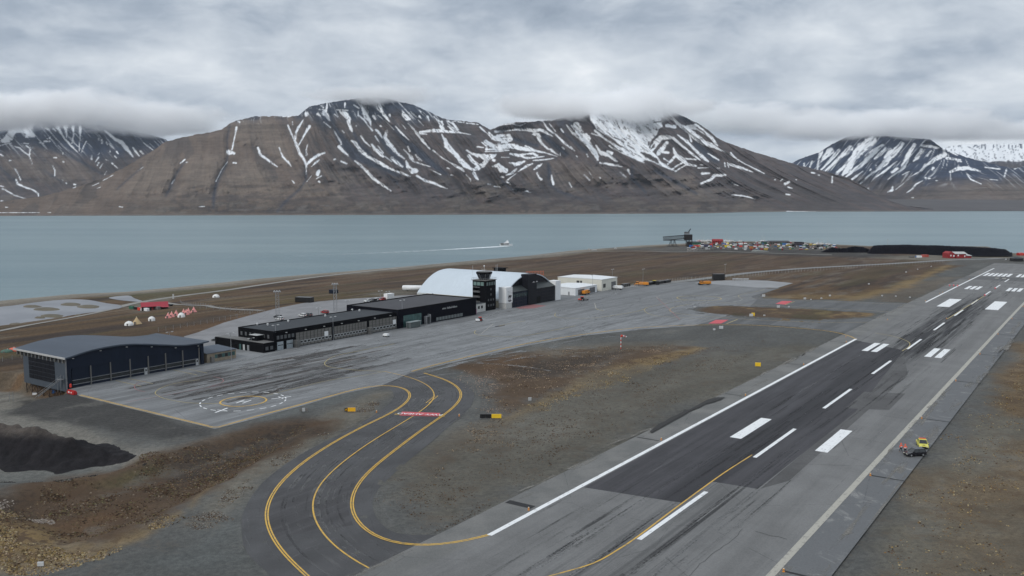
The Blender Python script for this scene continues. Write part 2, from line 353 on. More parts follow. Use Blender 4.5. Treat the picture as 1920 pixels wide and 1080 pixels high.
def make_ground():
    ys = np.concatenate([[-3000, -1200, -500, -200, -60, 20, 70, 95], np.geomspace(110, 1700, 480), [1900, 2200, 2700]])
    cs = np.concatenate([[-14, -8, -5, -3.2, -2.2, -1.6, -1.25, -1.0, -.85, -.77], np.linspace(-.72, .72, 570), [.77, .85, 1.0, 1.25, 1.6, 2.2, 3.2, 5, 8, 14]])
    Y = np.repeat(ys[:, None], len(cs), 1); X = cs[None, :]*np.maximum(Y, 110)
    x, y = X.ravel(), Y.ravel()
    z = T(x, y); D = Dcoast(x, y)
    s, t = ST(x, y)
    n1 = fbm(x/22, y/22, 4, 1); n2 = fbm(x/5, y/5, 3, 5); n3 = fbm(s/70, t/9, 4, 9); n4 = fbm(s/160, t/22, 4, 13)
    # tundra: long streaks along the shelf, several browns
    col = np.array(C['brown'])[None, :]*(.62+.75*n4)[:, None]
    def lay(c, m): 
        nonlocal col
        col = col*(1-m[:, None])+np.array(c)[None, :]*m[:, None]
    lay((.038, .029, .025), sst(.48, .62, n3)*.85)
    lay((.098, .064, .034), sst(.53, .64, fbm(s/110, t/12, 4, 23))*.7)
    lay((.135, .110, .082), sst(.58, .68, fbm(s/60, t/7, 4, 33))*.6)
    lay((.070, .062, .028), sst(.55, .68, fbm(s/90, t/15, 4, 43))*.5)
    far = sst(480, 800, y); lay((.072, .048, .036), far*.6*(1-.5*n3))
    lay((.175, .160, .135), (1-sst(26, 46, D+18*(n1-.5)))*.85)      # shore gravel
    lay(C['beach'], (1-sst(14, 26, D+8*(n1-.5)))*.9)
    spk = np.full(len(x), .18); near = sst(1500, 800, y)
    for nm, px, f, a, sp in ZONES:
        P = polyw(px); d = sdp(x, y, P)+(n1-.5)*f*2.6+(n2-.5)*f*1.2
        m = (1-sst(-f, f, d))*a; lay(C[nm], m); spk = spk*(1-m)+sp*m
    tex = fbm(x/2.2, y/2.2, 3, 51); stk = fbm(s/30, t/2.2, 4, 55); tun = sst(-150, -185, t)
    col = col*(.86+.28*tex)[:, None]*(1+(stk-.5)*.8*tun)[:, None]*(.9+.2*n1)[:, None]
    w1 = fbm(s/34, t/11, 5, 91); w2 = fbm(x/3.1, y/3.1, 4, 95); air = 1-tun
    col = col*(1+(w1-.5)*.55*air)[:, None]; dl = (sst(.60, .70, w1)*sst(.42, .6, w2)*.35*air)[:, None]; col = col*(1-dl)+np.array((.15, .145, .13))[None]*dl
    for k_ in range(26):
        a0 = np.array((rng.uniform(-150, 330), rng.choice([rng.uniform(-95, -12), rng.uniform(56, 110)]))); pp = [a0]; hd = rng.uniform(-.5, .5)
        for i_ in range(8): hd += rng.uniform(-.2, .2); pp.append(pp[-1]+np.array((math.cos(hd), math.sin(hd)))*9)
        bb = (s > a0[0]-30) & (s < a0[0]+110) & (y < 420) & (y > 100); q_ = segd(s[bb], t[bb], pp); mk = np.zeros(len(s)); mk[bb] = (sst(.5, .15, np.abs(q_-.9)))*.35; col = col*(1-mk[:, None])+col*mk[:, None]*rng.choice([.72, 1.3])
    veg = spk
    z = z+(fbm(x/3, y/3, 3, 61)-.5)*.5*veg*sst(1200, 300, y)
    # keep the ground under every paved sheet
    s_, t_ = s, t
    z = z-.18*((t_ > -9) & (t_ < 54))
    return npmesh('ground', np.stack([x, y, z], 1), gridfaces(len(ys), len(cs)), ground_mat(), {'zone': col, 'speck': spk}, kind='structure')
def ground_mat():
    s = SH('ground_cover'); v = s.coord('Object')
    at = s.n('ShaderNodeAttribute', {'attribute_name': 'zone'}); sp = s.n('ShaderNodeAttribute', {'attribute_name': 'speck'})
    a = s.noise(v, .9, 6, .65); b = s.noise(v, .16, 5, .6); g = s.noise(v, 4.0, 3, .7)
    c = s.mix(1.0, at.outputs['Color'], s.mix(s.rng(a, .25, .75), (.72, .72, .72), (1.25, 1.24, 1.2)), 'MULTIPLY')
    c = s.mix(1.0, c, s.mix(s.rng(g, .3, .7), (.82, .82, .82), (1.15, 1.15, 1.15)), 'MULTIPLY')
    # brown clumps of moss and small stones
    th = s.ma('SUBTRACT', s.ma('ADD', s.ma('MULTIPLY', a, .55), s.ma('MULTIPLY', b, .5)), s.ma('MULTIPLY', sp.outputs['Fac'], -.07))
    m = s.rng(th, .575, .64)
    c = s.mix(s.ma('MULTIPLY', m, s.ma('MULTIPLY', sp.outputs['Fac'], .9, clamp=True)), c, (.070, .046, .030))
    vo = s.n('ShaderNodeTexVoronoi', {'feature': 'F1'}, Vector=v, Scale=1.3)
    dots = s.ma('MULTIPLY', s.rng(vo.outputs['Distance'], .16, .24, 1, 0), s.rng(b, .5, .62))
    c = s.mix(s.ma('MULTIPLY', dots, s.ma('MULTIPLY', sp.outputs['Fac'], .6)), c, (.045, .033, .026))
    hgt = s.ma('ADD', a, s.ma('MULTIPLY', g, .3))
    return s.bsdf(c, .95, bump=hgt, bdist=.5, bstr=.5, spec=.15)
ground = make_ground()
# ------------------------------------------------------------------ sea
def sea_mat():
    s = SH('sea_water'); tc = s.n('ShaderNodeTexCoord')
    v = s.coord('Object'); vl = s.coord('Object', (.35, 1, 1))
    w = s.noise(v, .22, 5, .6); w2 = s.noise(vl, .035, 3, .5); big = s.noise(s.coord('Object', (.0009, .006, 1)), 1.0, 4, .6)
    c = s.mix(s.rng(big, .35, .65), (.075, .140, .162), (.125, .190, .205))
    hgt = s.ma('ADD', w, s.ma('MULTIPLY', w2, 2.0))
    return s.bsdf(c, .32, bump=hgt, bdist=1.2, bstr=.55, spec=.5, IOR=1.33)
m = MB(); m.quad([(-30000, -2000, SEA), (30000, -2000, SEA), (30000, 30000, SEA), (-30000, 30000, SEA)])
sea = m.build('sea_water', sea_mat()); sea['kind'] = 'structure'
# ------------------------------------------------------------------ mountains
def S(ox, oy, k, strokes):
    return [[(x/k+ox, y/k+oy, w/k) for x, y, w in st] for st in strokes]
SN = []
SN += S(540, 170, 6, [
[(0,390,20),(30,470,22),(70,540,22),(90,600,35),(130,700,35),(190,790,30),(207,850,18),(205,940,8)],[(170,330,10),(120,410,35),(90,470,28),(80,570,20)],[(240,400,40),(200,470,30),(150,560,20),(115,620,20)],
[(410,700,25),(330,730,38),(260,780,38),(215,830,25)],[(350,780,18),(310,810,20),(265,855,6)],[(220,610,10),(205,660,16),(208,720,28)],[(205,255,50),(208,270,50)],[(50,350,8),(55,385,10)],[(0,290,22),(60,275,14),(130,262,10)],
[(335,262,34),(365,285,14)],[(440,140,18),(435,200,22),(410,250,70),(440,290,50),(470,345,10)],[(350,210,8),(400,215,16),(440,215,10)],[(380,165,18),(400,195,10)],[(640,140,22),(640,190,14)],[(540,215,8),(670,222,16)],
[(590,235,30),(640,260,70),(680,310,60),(690,380,36),(715,440,40),(725,465,6)],[(525,265,14),(560,295,14)],[(610,450,14),(632,472,8)],[(400,350,8),(480,415,8)],[(850,120,50),(840,180,60),(870,240,90),(880,290,70),(915,330,40),(935,400,8)],
[(740,160,14),(800,200,14)],[(790,230,12),(790,280,20),(850,320,20),(900,390,12),(950,450,20)],[(960,290,40),(985,320,20)],[(1000,110,12),(1040,180,40),(1070,260,30),(1110,310,36),(1140,345,14)],[(990,150,14),(1010,210,20),(1050,240,20)],
[(1010,275,8),(1100,345,6),(1190,435,6)],[(1140,270,26),(1150,290,20)],[(1290,220,12),(1300,270,50),(1340,305,70),(1370,320,30)],[(1350,370,12),(1420,440,24),(1470,500,46),(1520,570,34),(1600,660,10)],[(1475,480,20),(1560,490,10)],
[(1480,465,20),(1600,450,36),(1700,450,50),(1800,460,30),(1920,470,16)],[(1730,350,30),(1720,400,40),(1740,430,50)],[(1640,290,10),(1700,350,30),(1730,380,40)],[(1480,290,30),(1500,315,10)],[(1570,290,24),(1590,340,10)],[(1480,220,16),(1495,240,12)],
[(1460,325,5),(1525,395,5)],[(1780,340,12),(1830,400,14),(1920,460,14)],[(1850,350,12),(1920,440,12)],[(710,560,12),(750,580,40),(790,640,40),(840,700,46),(900,740,36),(980,785,36),(1060,830,44),(1150,880,28),(1250,915,24),(1375,965,14)],
[(510,430,8),(545,500,14),(590,570,20),(595,600,28)],[(575,630,40),(620,680,26),(670,720,20),(680,740,6)],[(820,510,20),(860,570,20),(930,630,8)],[(940,600,20),(980,660,40),(1040,710,50),(1070,740,30)],[(1010,620,10),(1070,700,14)],
[(990,440,26),(1030,480,30),(1060,535,10)],[(980,510,14),(1030,590,10)],[(1110,460,40),(1090,520,40),(1130,590,60),(1180,650,46),(1230,710,36),(1310,765,16)],[(1330,790,20),(1350,850,50),(1400,910,60),(1440,900,60)],[(1090,740,12),(1170,800,6)],
[(1170,760,40),(1230,810,44),(1290,855,20)],[(1300,660,8),(1360,720,24),(1390,760,50),(1420,800,16),(1500,825,14),(1600,855,8)],[(1350,630,20),(1370,680,26)],[(1435,720,12),(1475,780,8)],[(1460,745,10),(1505,790,10)],[(1210,400,10),(1270,470,24),(1360,555,8)],
[(1280,375,5),(1325,430,5)],[(750,790,14),(820,840,28),(890,910,36),(950,980,34),(1030,1040,30),(1110,1090,24),(1160,1130,8)],[(1450,960,24),(1540,1010,30),(1640,1040,30),(1720,1078,20),(1790,1100,8)],[(1600,885,8),(1720,945,8)],
[(1630,670,12),(1680,710,20),(1740,760,8),(1850,820,10),(1920,860,20)],[(1730,490,16),(1770,570,36),(1780,620,50),(1850,690,50),(1920,750,40)],[(1775,540,12),(1800,600,20)],[(515,773,22),(530,773,22)],[(600,795,20),(660,822,20)],
[(350,900,34),(330,940,50)],[(375,960,12),(320,990,8)],[(345,1020,28),(355,1030,20)],[(265,955,8),(215,1020,16)],[(45,1010,10),(70,1040,14)],[(0,795,20),(35,850,8)],[(1040,395,18),(1050,402,18)],[(765,395,10),(770,398,10)],[(1790,870,16),(1815,878,14)],[(1835,948,12),(1855,952,10)]])
SN += S(840, 200, 6, [
[(0,420,20),(60,510,50),(130,590,60),(190,650,70),(240,690,40),(280,710,20)],[(0,615,10),(80,660,30),(150,700,30),(180,730,10)],[(0,285,24),(130,290,14),(260,315,6)],[(0,160,14),(50,190,24),(110,260,20)],[(0,220,14),(60,270,20)],
[(60,160,12),(180,180,12)],[(210,185,16),(340,200,12)],[(360,230,20),(470,330,10)],[(460,290,24),(500,350,50),(600,370,110),(700,360,80),(690,320,30),(560,330,40)],[(430,400,60),(500,440,60),(600,450,60),(720,440,70),(820,470,50),(950,490,36),(1060,515,16)],
[(380,400,10),(440,450,20),(430,480,30),(550,480,20),(690,490,12)],[(420,505,12),(600,500,16),(690,492,10)],[(330,450,20),(400,460,16)],[(870,440,20),(980,490,20),(1100,520,16),(1230,560,10)],[(700,530,24),(800,550,36),(900,530,20),(960,525,26),(1000,550,36)],[(820,560,20),(900,580,26),(1080,560,10)],
[(210,490,20),(260,520,30),(330,550,50),(430,570,80),(500,560,70),(540,540,20)],[(230,550,40),(260,590,50),(310,640,50),(340,660,40)],[(440,600,60),(400,650,60),(330,690,60),(290,710,30)],[(510,600,40),(520,605,40)],
[(500,670,20),(570,660,50),(600,700,80),(650,720,60)],[(690,630,12),(760,650,50),(800,640,50),(860,615,20)],[(950,640,16),(880,670,30),(820,710,20),(790,730,8)],[(770,700,20),(730,740,36),(660,770,14)],[(760,755,8),(700,800,14),(655,840,20),(700,870,14)],
[(1060,640,10),(1020,670,36),(970,705,24)],[(1190,580,14),(1100,595,20),(960,605,16)],[(570,210,8),(640,200,14),(720,190,16),(810,215,16),(870,190,8)],[(530,280,30),(600,275,24),(700,265,18),(790,255,30),(880,255,36),(960,270,50),(1050,265,40),(1100,290,30),(1180,335,10)],
[(950,310,20),(1010,310,60),(1030,370,46),(1060,420,30),(1120,470,20),(1160,490,36),(1240,545,12)],[(1070,170,12),(1120,250,16),(1220,320,18),(1300,400,22),(1400,485,8)],[(1090,210,8),(1160,270,10),(1240,330,8)],[(1140,190,8),(1210,280,8)],
[(1330,200,14),(1400,290,30),(1480,350,44),(1560,420,44),(1640,490,60),(1680,560,44),(1680,600,16)],[(1430,200,50),(1460,270,70),(1500,330,60),(1540,390,30)],[(1390,210,16),(1420,260,10)],[(1540,320,20),(1580,340,40),(1590,380,14)],
[(1670,440,12),(1700,510,30),(1730,530,40),(1800,550,30),(1870,600,24),(1900,620,10)],[(1790,520,30),(1840,530,40)],[(1710,630,14),(1800,640,16),(1920,660,14)],[(1610,300,10),(1740,340,16),(1840,410,10),(1920,480,20)],[(1650,260,16),(1740,330,16)],
[(1380,450,16),(1430,500,10)],[(1270,250,14),(1300,290,10)],[(1285,455,20),(1310,480,8)],[(1445,552,16),(1455,560,14)],[(1560,535,10),(1575,565,8)],[(1265,520,8),(1260,550,8)],[(1530,760,6),(1590,825,14)],[(1585,730,5),(1630,800,4)],[(1165,770,8),(1175,830,30),(1185,870,30)],
[(1360,850,8),(1390,905,12)],[(1000,745,20),(1020,790,16),(1050,820,26)],[(290,745,36),(320,800,36),(340,820,16)],[(450,868,22),(475,874,20)],[(520,895,14),(570,900,14),(590,910,12)],[(600,788,18),(625,794,18)],[(730,930,10),(770,940,6)],[(870,945,20),(930,965,10)],
[(250,810,8),(255,840,8)],[(200,760,8),(250,815,8)],[(600,570,8),(690,570,8)],[(1810,440,10),(1900,500,14)]])
SN += S(1080, 150, 4, [
[(0,340,60),(50,420,50),(100,490,45),(150,560,40),(165,600,14)],[(70,410,30),(100,440,30)],[(150,490,10),(180,540,30),(240,560,34),(280,590,26),(310,610,10)],[(240,540,34),(265,550,30)],[(250,490,10),(330,540,10),(400,570,12),(510,620,10)],
[(140,380,16),(200,430,12),(290,490,20),(400,550,40),(500,600,30)],[(180,620,10),(250,635,12),(345,650,8)],[(390,675,20),(405,705,10)],[(330,690,8),(375,730,8)],[(60,710,8),(105,750,8)],[(178,730,8),(184,737,8)],
[(700,430,40),(640,430,40),(600,470,50),(570,520,40)],[(680,470,30),(650,510,44),(620,550,40)],[(640,540,20),(690,545,26)],[(660,590,12),(690,610,10)],[(730,510,14),(750,560,30),(790,590,40),(830,630,30),(900,645,14)],[(750,560,20),(720,600,20),(690,630,20)],
[(800,620,12),(760,640,14),(720,670,14)],[(830,635,10),(790,655,10),(745,685,12)],[(815,590,10),(900,595,14)],[(720,430,20),(790,490,20),(850,540,20),(930,600,10)],[(760,410,6),(830,460,24),(890,520,20),(940,570,30),(990,610,16)],[(850,410,10),(865,460,14)],
[(680,340,30),(740,350,30)],[(720,290,16),(780,340,30),(830,370,40),(900,430,60),(960,470,50),(1040,500,36),(1090,530,10)],[(840,350,30),(900,350,50),(960,390,30),(1020,440,26),(1060,490,16)],[(990,550,10),(1030,575,16),(1070,600,12)],
[(1115,620,12),(1120,650,8)],[(1135,620,10),(1145,655,8)],[(1150,632,14),(1180,640,24),(1240,660,24),(1285,675,16)],[(1300,680,14),(1325,690,8)],[(980,470,10),(1120,540,8),(1200,590,8),(1260,625,8),(1410,700,8)],[(1160,545,10),(1220,610,8)],
[(945,700,20),(1000,700,14)],[(1120,712,18),(1040,715,30),(1010,745,24),(940,775,16)],[(915,660,10),(995,657,8)],[(1165,770,12),(1190,785,8),(1215,790,6)],[(1170,860,8),(1260,870,12),(1345,890,8)],[(1570,780,24),(1600,765,14)],[(1490,748,6),(1494,750,6)],[(1545,745,8),(1535,755,6)],
[(1590,805,8),(1620,812,6)],[(1575,858,10),(1605,860,8)],[(930,635,8),(950,637,6)],[(1060,660,8),(1078,662,6)],[(600,250,30),(640,230,20),(650,300,14)]])
BOWL = [[(x/4+1080, y/4+150) for x, y in [(95,235),(250,190),(420,180),(640,150),(652,230),(645,320),(655,350),(620,372),(605,405),(560,450),(542,510),(600,560),(640,612),(700,650),(745,682),(700,672),(640,645),(560,612),(500,592),(470,562),(400,532),(330,482),(270,432),(200,400),(150,362),(110,300)]]]
HOLES = S(1080, 150, 4, [[(285,430,10),(330,450,12),(360,468,10)],[(385,488,8),(435,518,10)],[(490,545,14),(540,570,40),(600,605,34),(615,618,20)],[(300,295,8),(303,312,10)],[(310,330,6),(328,362,8)],[(342,295,14),(348,315,16),(352,330,6)],[(362,350,10),(375,368,12)],[(480,308,10),(482,320,14)],[(460,312,6),(462,320,5)],[(545,465,16),(545,485,14)],
 [(580,320,5),(640,310,12)],[(645,280,10),(648,300,12),(690,300,36),(730,325,20)],[(600,370,14),(610,378,10)],[(360,440,8),(375,450,8)],[(475,355,5),(480,355,5)],[(400,295,8),(402,302,6)],[(560,520,8),(580,500,20),(590,480,8)],[(650,470,14),(640,500,12)],[(700,560,20),(690,600,8)],[(655,560,6),(650,580,6)],[(725,640,8),(745,620,10)],[(690,640,6),(710,625,6)]])
HOLES += S(540, 170, 6, [[(680,300,12),(680,320,12)],[(595,225,10),(600,238,8)],[(620,228,8),(622,236,8)],[(820,240,12),(830,244,10)],[(1495,520,24),(1540,530,30)],[(1370,880,14),(1380,890,14)],[(830,690,14),(845,700,10)]])
HOLES += S(840, 200, 6, [[(880,545,12),(940,548,10)],[(520,390,12),(590,400,16)],[(590,345,8),(610,350,8)],[(655,372,8),(662,376,8)],[(640,625,20),(680,690,20)],[(300,600,16),(390,640,10)],[(480,590,8),(490,595,8)],[(830,690,6),(860,640,10)],[(1000,285,12),(1020,290,10)],[(350,575,20),(400,605,10)],[(480,380,10),(540,445,8)]])
SN3 = S(1440, 250, 4, [
[(270,225,10),(270,260,8)],[(330,210,14),(310,260,14)],[(400,140,30),(380,200,14),(370,270,14)],[(470,130,60),(430,170,40),(400,210,16)],[(530,130,30),(470,200,26),(400,270,16)],[(620,110,50),(560,160,40),(500,220,24),(430,280,14)],
[(780,50,80),(700,110,90),(640,190,60),(590,240,40),(520,290,16)],[(640,200,30),(600,270,60),(560,310,20)],[(860,90,26),(780,150,50),(720,220,34),(640,280,26),(570,340,12)],[(880,110,20),(800,190,16)],[(710,285,8),(650,330,20),(610,360,10)],
[(1000,80,44),(940,150,54),(870,230,50),(810,280,24),(740,330,12),(690,380,10),(650,400,6)],[(920,130,40),(880,180,30)],[(965,210,8),(880,280,18),(790,340,6)],[(1100,85,30),(1070,130,32),(1040,190,46),(1010,260,36),(960,300,12),(900,345,6)],
[(970,265,28),(930,290,24)],[(1150,120,20),(1120,180,36),(1090,210,10)],[(770,270,16),(765,280,10)],[(810,240,10),(810,260,8)],[(1060,285,5),(1010,310,8)],[(1150,90,20),(1230,100,26),(1280,110,20)],[(1225,130,6),(1195,170,12)],
[(1310,120,14),(1330,160,40),(1260,190,40),(1200,230,24),(1130,290,8),(1060,330,5)],[(1060,340,5),(960,420,4)],[(1340,185,24),(1440,200,16)],[(1180,230,14),(1150,280,16)],[(1240,260,20),(1232,272,16)],[(1180,333,12),(1185,333,12)],[(1205,338,14),(1215,338,14)],[(1260,355,8),(1270,355,8)],
[(1370,290,20),(1420,265,34),(1500,260,34),(1560,275,16),(1590,285,12)],[(1495,310,8),(1520,345,10),(1600,380,5)],[(1160,355,6),(1110,380,14),(1080,420,12),(1040,445,5)],[(755,415,18),(745,440,8)],[(935,400,8),(930,425,24),(900,440,8)],
[(1350,130,14),(1420,165,10)],[(1630,255,10),(1740,268,14)],[(1790,270,14),(1770,330,12)],[(1665,345,6),(1720,350,5)],[(1420,210,8),(1450,212,8)],[(1075,482,6),(1090,482,6)],[(1930,180,50),(1880,240,30),(1850,265,10)],[(1130,505,3),(1400,512,3),(1640,520,3)]])
SNR = S(1440, 250, 4, [[(328,295,12),(350,298,12)],[(378,312,8),(386,314,8)],[(482,325,14),(480,370,12)],[(160,358,10),(125,380,14)],[(210,347,6),(213,349,6)],[(110,343,8),(97,355,6)],[(55,345,6),(57,350,5)],[(150,403,10),(182,412,6)],[(135,456,10),(165,462,6)],[(140,585,3),(480,592,3)],[(1230,530,8),(1280,534,6)]])
SN2 = S(0, 220, 6, [
[(0,320,14),(60,300,10),(130,290,6)],[(265,290,10),(320,298,10)],[(440,285,10),(490,290,10)],[(500,270,24),(560,270,20)],[(560,225,16),(560,238,16)],[(530,240,12),(534,244,10)],[(510,120,20),(545,135,24),(560,160,8)],[(600,130,20),(630,155,12)],
[(650,120,50),(690,180,24),(720,230,20),(790,310,20),(850,370,12),(910,430,6)],[(740,110,60),(750,190,16),(745,240,10)],[(820,110,40),(830,200,12),(810,290,20)],[(900,110,50),(900,200,12),(890,380,6)],[(970,270,14),(940,330,8),(915,400,6)],
[(1110,235,14),(1112,260,10)],[(1145,250,20),(1148,290,20)],[(1195,280,16),(1210,310,8)],[(1235,370,10),(1240,390,8)],[(1290,435,10),(1310,455,6)],[(1310,385,16),(1330,410,8)],[(1180,150,20),(1240,200,30),(1300,250,40),(1380,290,50),(1430,360,50),(1480,420,20),(1500,450,8)],
[(1495,340,16),(1530,390,26),(1565,435,12)],[(1580,380,20),(1610,410,14)],[(1610,280,6),(1660,320,14),(1715,365,10)],[(640,370,5),(680,400,8)],[(705,395,16),(707,420,12)],[(1030,420,8),(1030,480,12)],[(1120,400,6),(1100,420,10)],[(1110,450,20),(1075,500,8)],
[(1110,510,20),(1095,540,18)],[(1155,520,8),(1125,570,12)],[(1200,605,6),(1175,645,8)],[(1185,475,10),(1215,485,8)],[(1260,515,12),(1320,570,6)],[(160,325,8),(220,345,22),(270,390,12),(330,430,10),(365,530,6)],[(295,320,14),(340,350,20),(330,430,14)],[(370,335,6),(345,370,8)],
[(0,370,6),(50,395,4)],[(0,415,14),(35,435,12)],[(105,485,16),(125,486,14)],[(605,453,16),(635,454,16)],[(710,496,16),(716,506,14)],[(155,570,10),(175,590,16),(205,640,8),(230,700,18)],[(180,700,14),(200,750,24),(290,790,22),(380,820,18),(430,860,16),(435,890,10)],
[(0,770,16),(40,780,10)],[(25,800,16),(100,840,14),(160,875,10),(300,920,8)],[(590,540,6),(620,600,10),(615,660,14)],[(830,752,16),(850,757,14)],[(825,795,14),(850,788,14)],[(742,738,12),(750,745,10)],[(700,700,10),(705,710,8)],[(10,942,12),(30,942,12)]])
BOWL2 = [[(x/6, y/6+220) for x, y in [(105,0),(400,0),(385,80),(370,120),(400,190),(390,225),(290,225),(290,190),(240,165),(180,170),(150,210),(140,260),(60,290),(-20,295),(-20,280),(60,200),(100,130)]]]
SNL = S(0, 220, 6, [[(1040,770,6),(1110,740,10)],[(1160,710,6),(1270,650,8)],[(1550,600,4),(1610,560,5)],[(1090,800,4),(1130,785,4)],[(0,1072,5),(440,1072,5)],[(540,1071,5),(570,1071,4)],[(1340,1005,8),(1380,1010,8)],[(60,1010,8),(90,1012,6)]])
SNL += S(0, 150, 3, [[(1340,232,10),(1348,238,8)],[(1330,268,14),(1318,330,6),(1305,390,10)],[(1285,405,30),(1315,412,20)],[(1280,460,4),(1250,500,4),(1215,570,5)],[(1450,380,12),(1465,420,16),(1520,460,12),(1560,488,4)],[(1570,380,6),(1590,430,12),(1635,480,5)],
[(1040,447,8),(1015,468,6)],[(1048,463,6),(1054,463,6)],[(980,560,6),(965,585,5)],[(1312,466,8),(1328,467,8)],[(1645,568,6),(1655,580,5)],[(1590,205,8),(1640,200,8)],[(1120,713,4),(1150,711,4)]])
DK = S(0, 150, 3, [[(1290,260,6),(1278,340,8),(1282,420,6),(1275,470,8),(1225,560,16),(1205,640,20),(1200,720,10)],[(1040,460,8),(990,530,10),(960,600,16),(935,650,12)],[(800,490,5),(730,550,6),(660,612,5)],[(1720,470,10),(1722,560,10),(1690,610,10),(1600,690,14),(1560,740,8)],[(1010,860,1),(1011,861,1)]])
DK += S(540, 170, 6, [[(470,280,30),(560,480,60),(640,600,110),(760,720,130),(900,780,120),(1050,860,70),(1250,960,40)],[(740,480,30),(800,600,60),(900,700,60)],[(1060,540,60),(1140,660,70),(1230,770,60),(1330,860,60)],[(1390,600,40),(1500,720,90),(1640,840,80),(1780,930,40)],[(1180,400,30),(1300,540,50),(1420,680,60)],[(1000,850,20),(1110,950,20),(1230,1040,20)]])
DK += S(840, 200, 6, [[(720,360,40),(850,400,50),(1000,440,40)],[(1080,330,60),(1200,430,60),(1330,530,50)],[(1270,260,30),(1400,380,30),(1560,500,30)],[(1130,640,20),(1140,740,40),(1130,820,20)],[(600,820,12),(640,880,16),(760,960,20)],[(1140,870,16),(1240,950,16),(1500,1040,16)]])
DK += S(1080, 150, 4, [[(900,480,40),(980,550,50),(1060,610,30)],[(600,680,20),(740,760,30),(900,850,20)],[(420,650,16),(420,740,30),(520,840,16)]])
TAN = [[(x/3, y/3+150) for x, y in P] for P in [[(640,640),(760,540),(850,450),(930,430),(990,450),(1010,500),(960,580),(920,640),(790,650)],[(975,640),(1030,520),(1090,430),(1180,420),(1260,440),(1240,500),(1200,570),(1190,630),(1060,650)],[(1230,620),(1290,520),(1380,440),(1480,500),(1560,590),(1580,650),(1450,670),(1340,650)],[(1610,650),(1700,600),(1800,585),(1920,590),(1980,640),(1920,670),(1750,660)],
   [(1290,230),(1500,210),(1600,300),(1660,450),(1600,480),(1450,360),(1330,350)],[(740,750),(900,690),(1100,700),(1180,760)],[(1500,760),(1580,715),(1620,760)],[(300,740),(480,690),(520,690),(350,750)]]]
TAN += [[(x/6+840, y/6+200) for x, y in P] for P in [[(1150,620),(1600,640),(1760,700),(1900,860),(1500,880),(1200,900),(1180,760)],[(830,760),(920,700),(1030,790),(1000,860),(880,830)],[(250,830),(330,840),(700,960),(900,1030),(400,1000)],[(1330,920),(1600,960),(1400,1000)]]]
TAN += [[(1370,395),(1395,370),(1408,372),(1440,395)],[(1300,330),(1200,330),(1250,370),(1330,385)]]
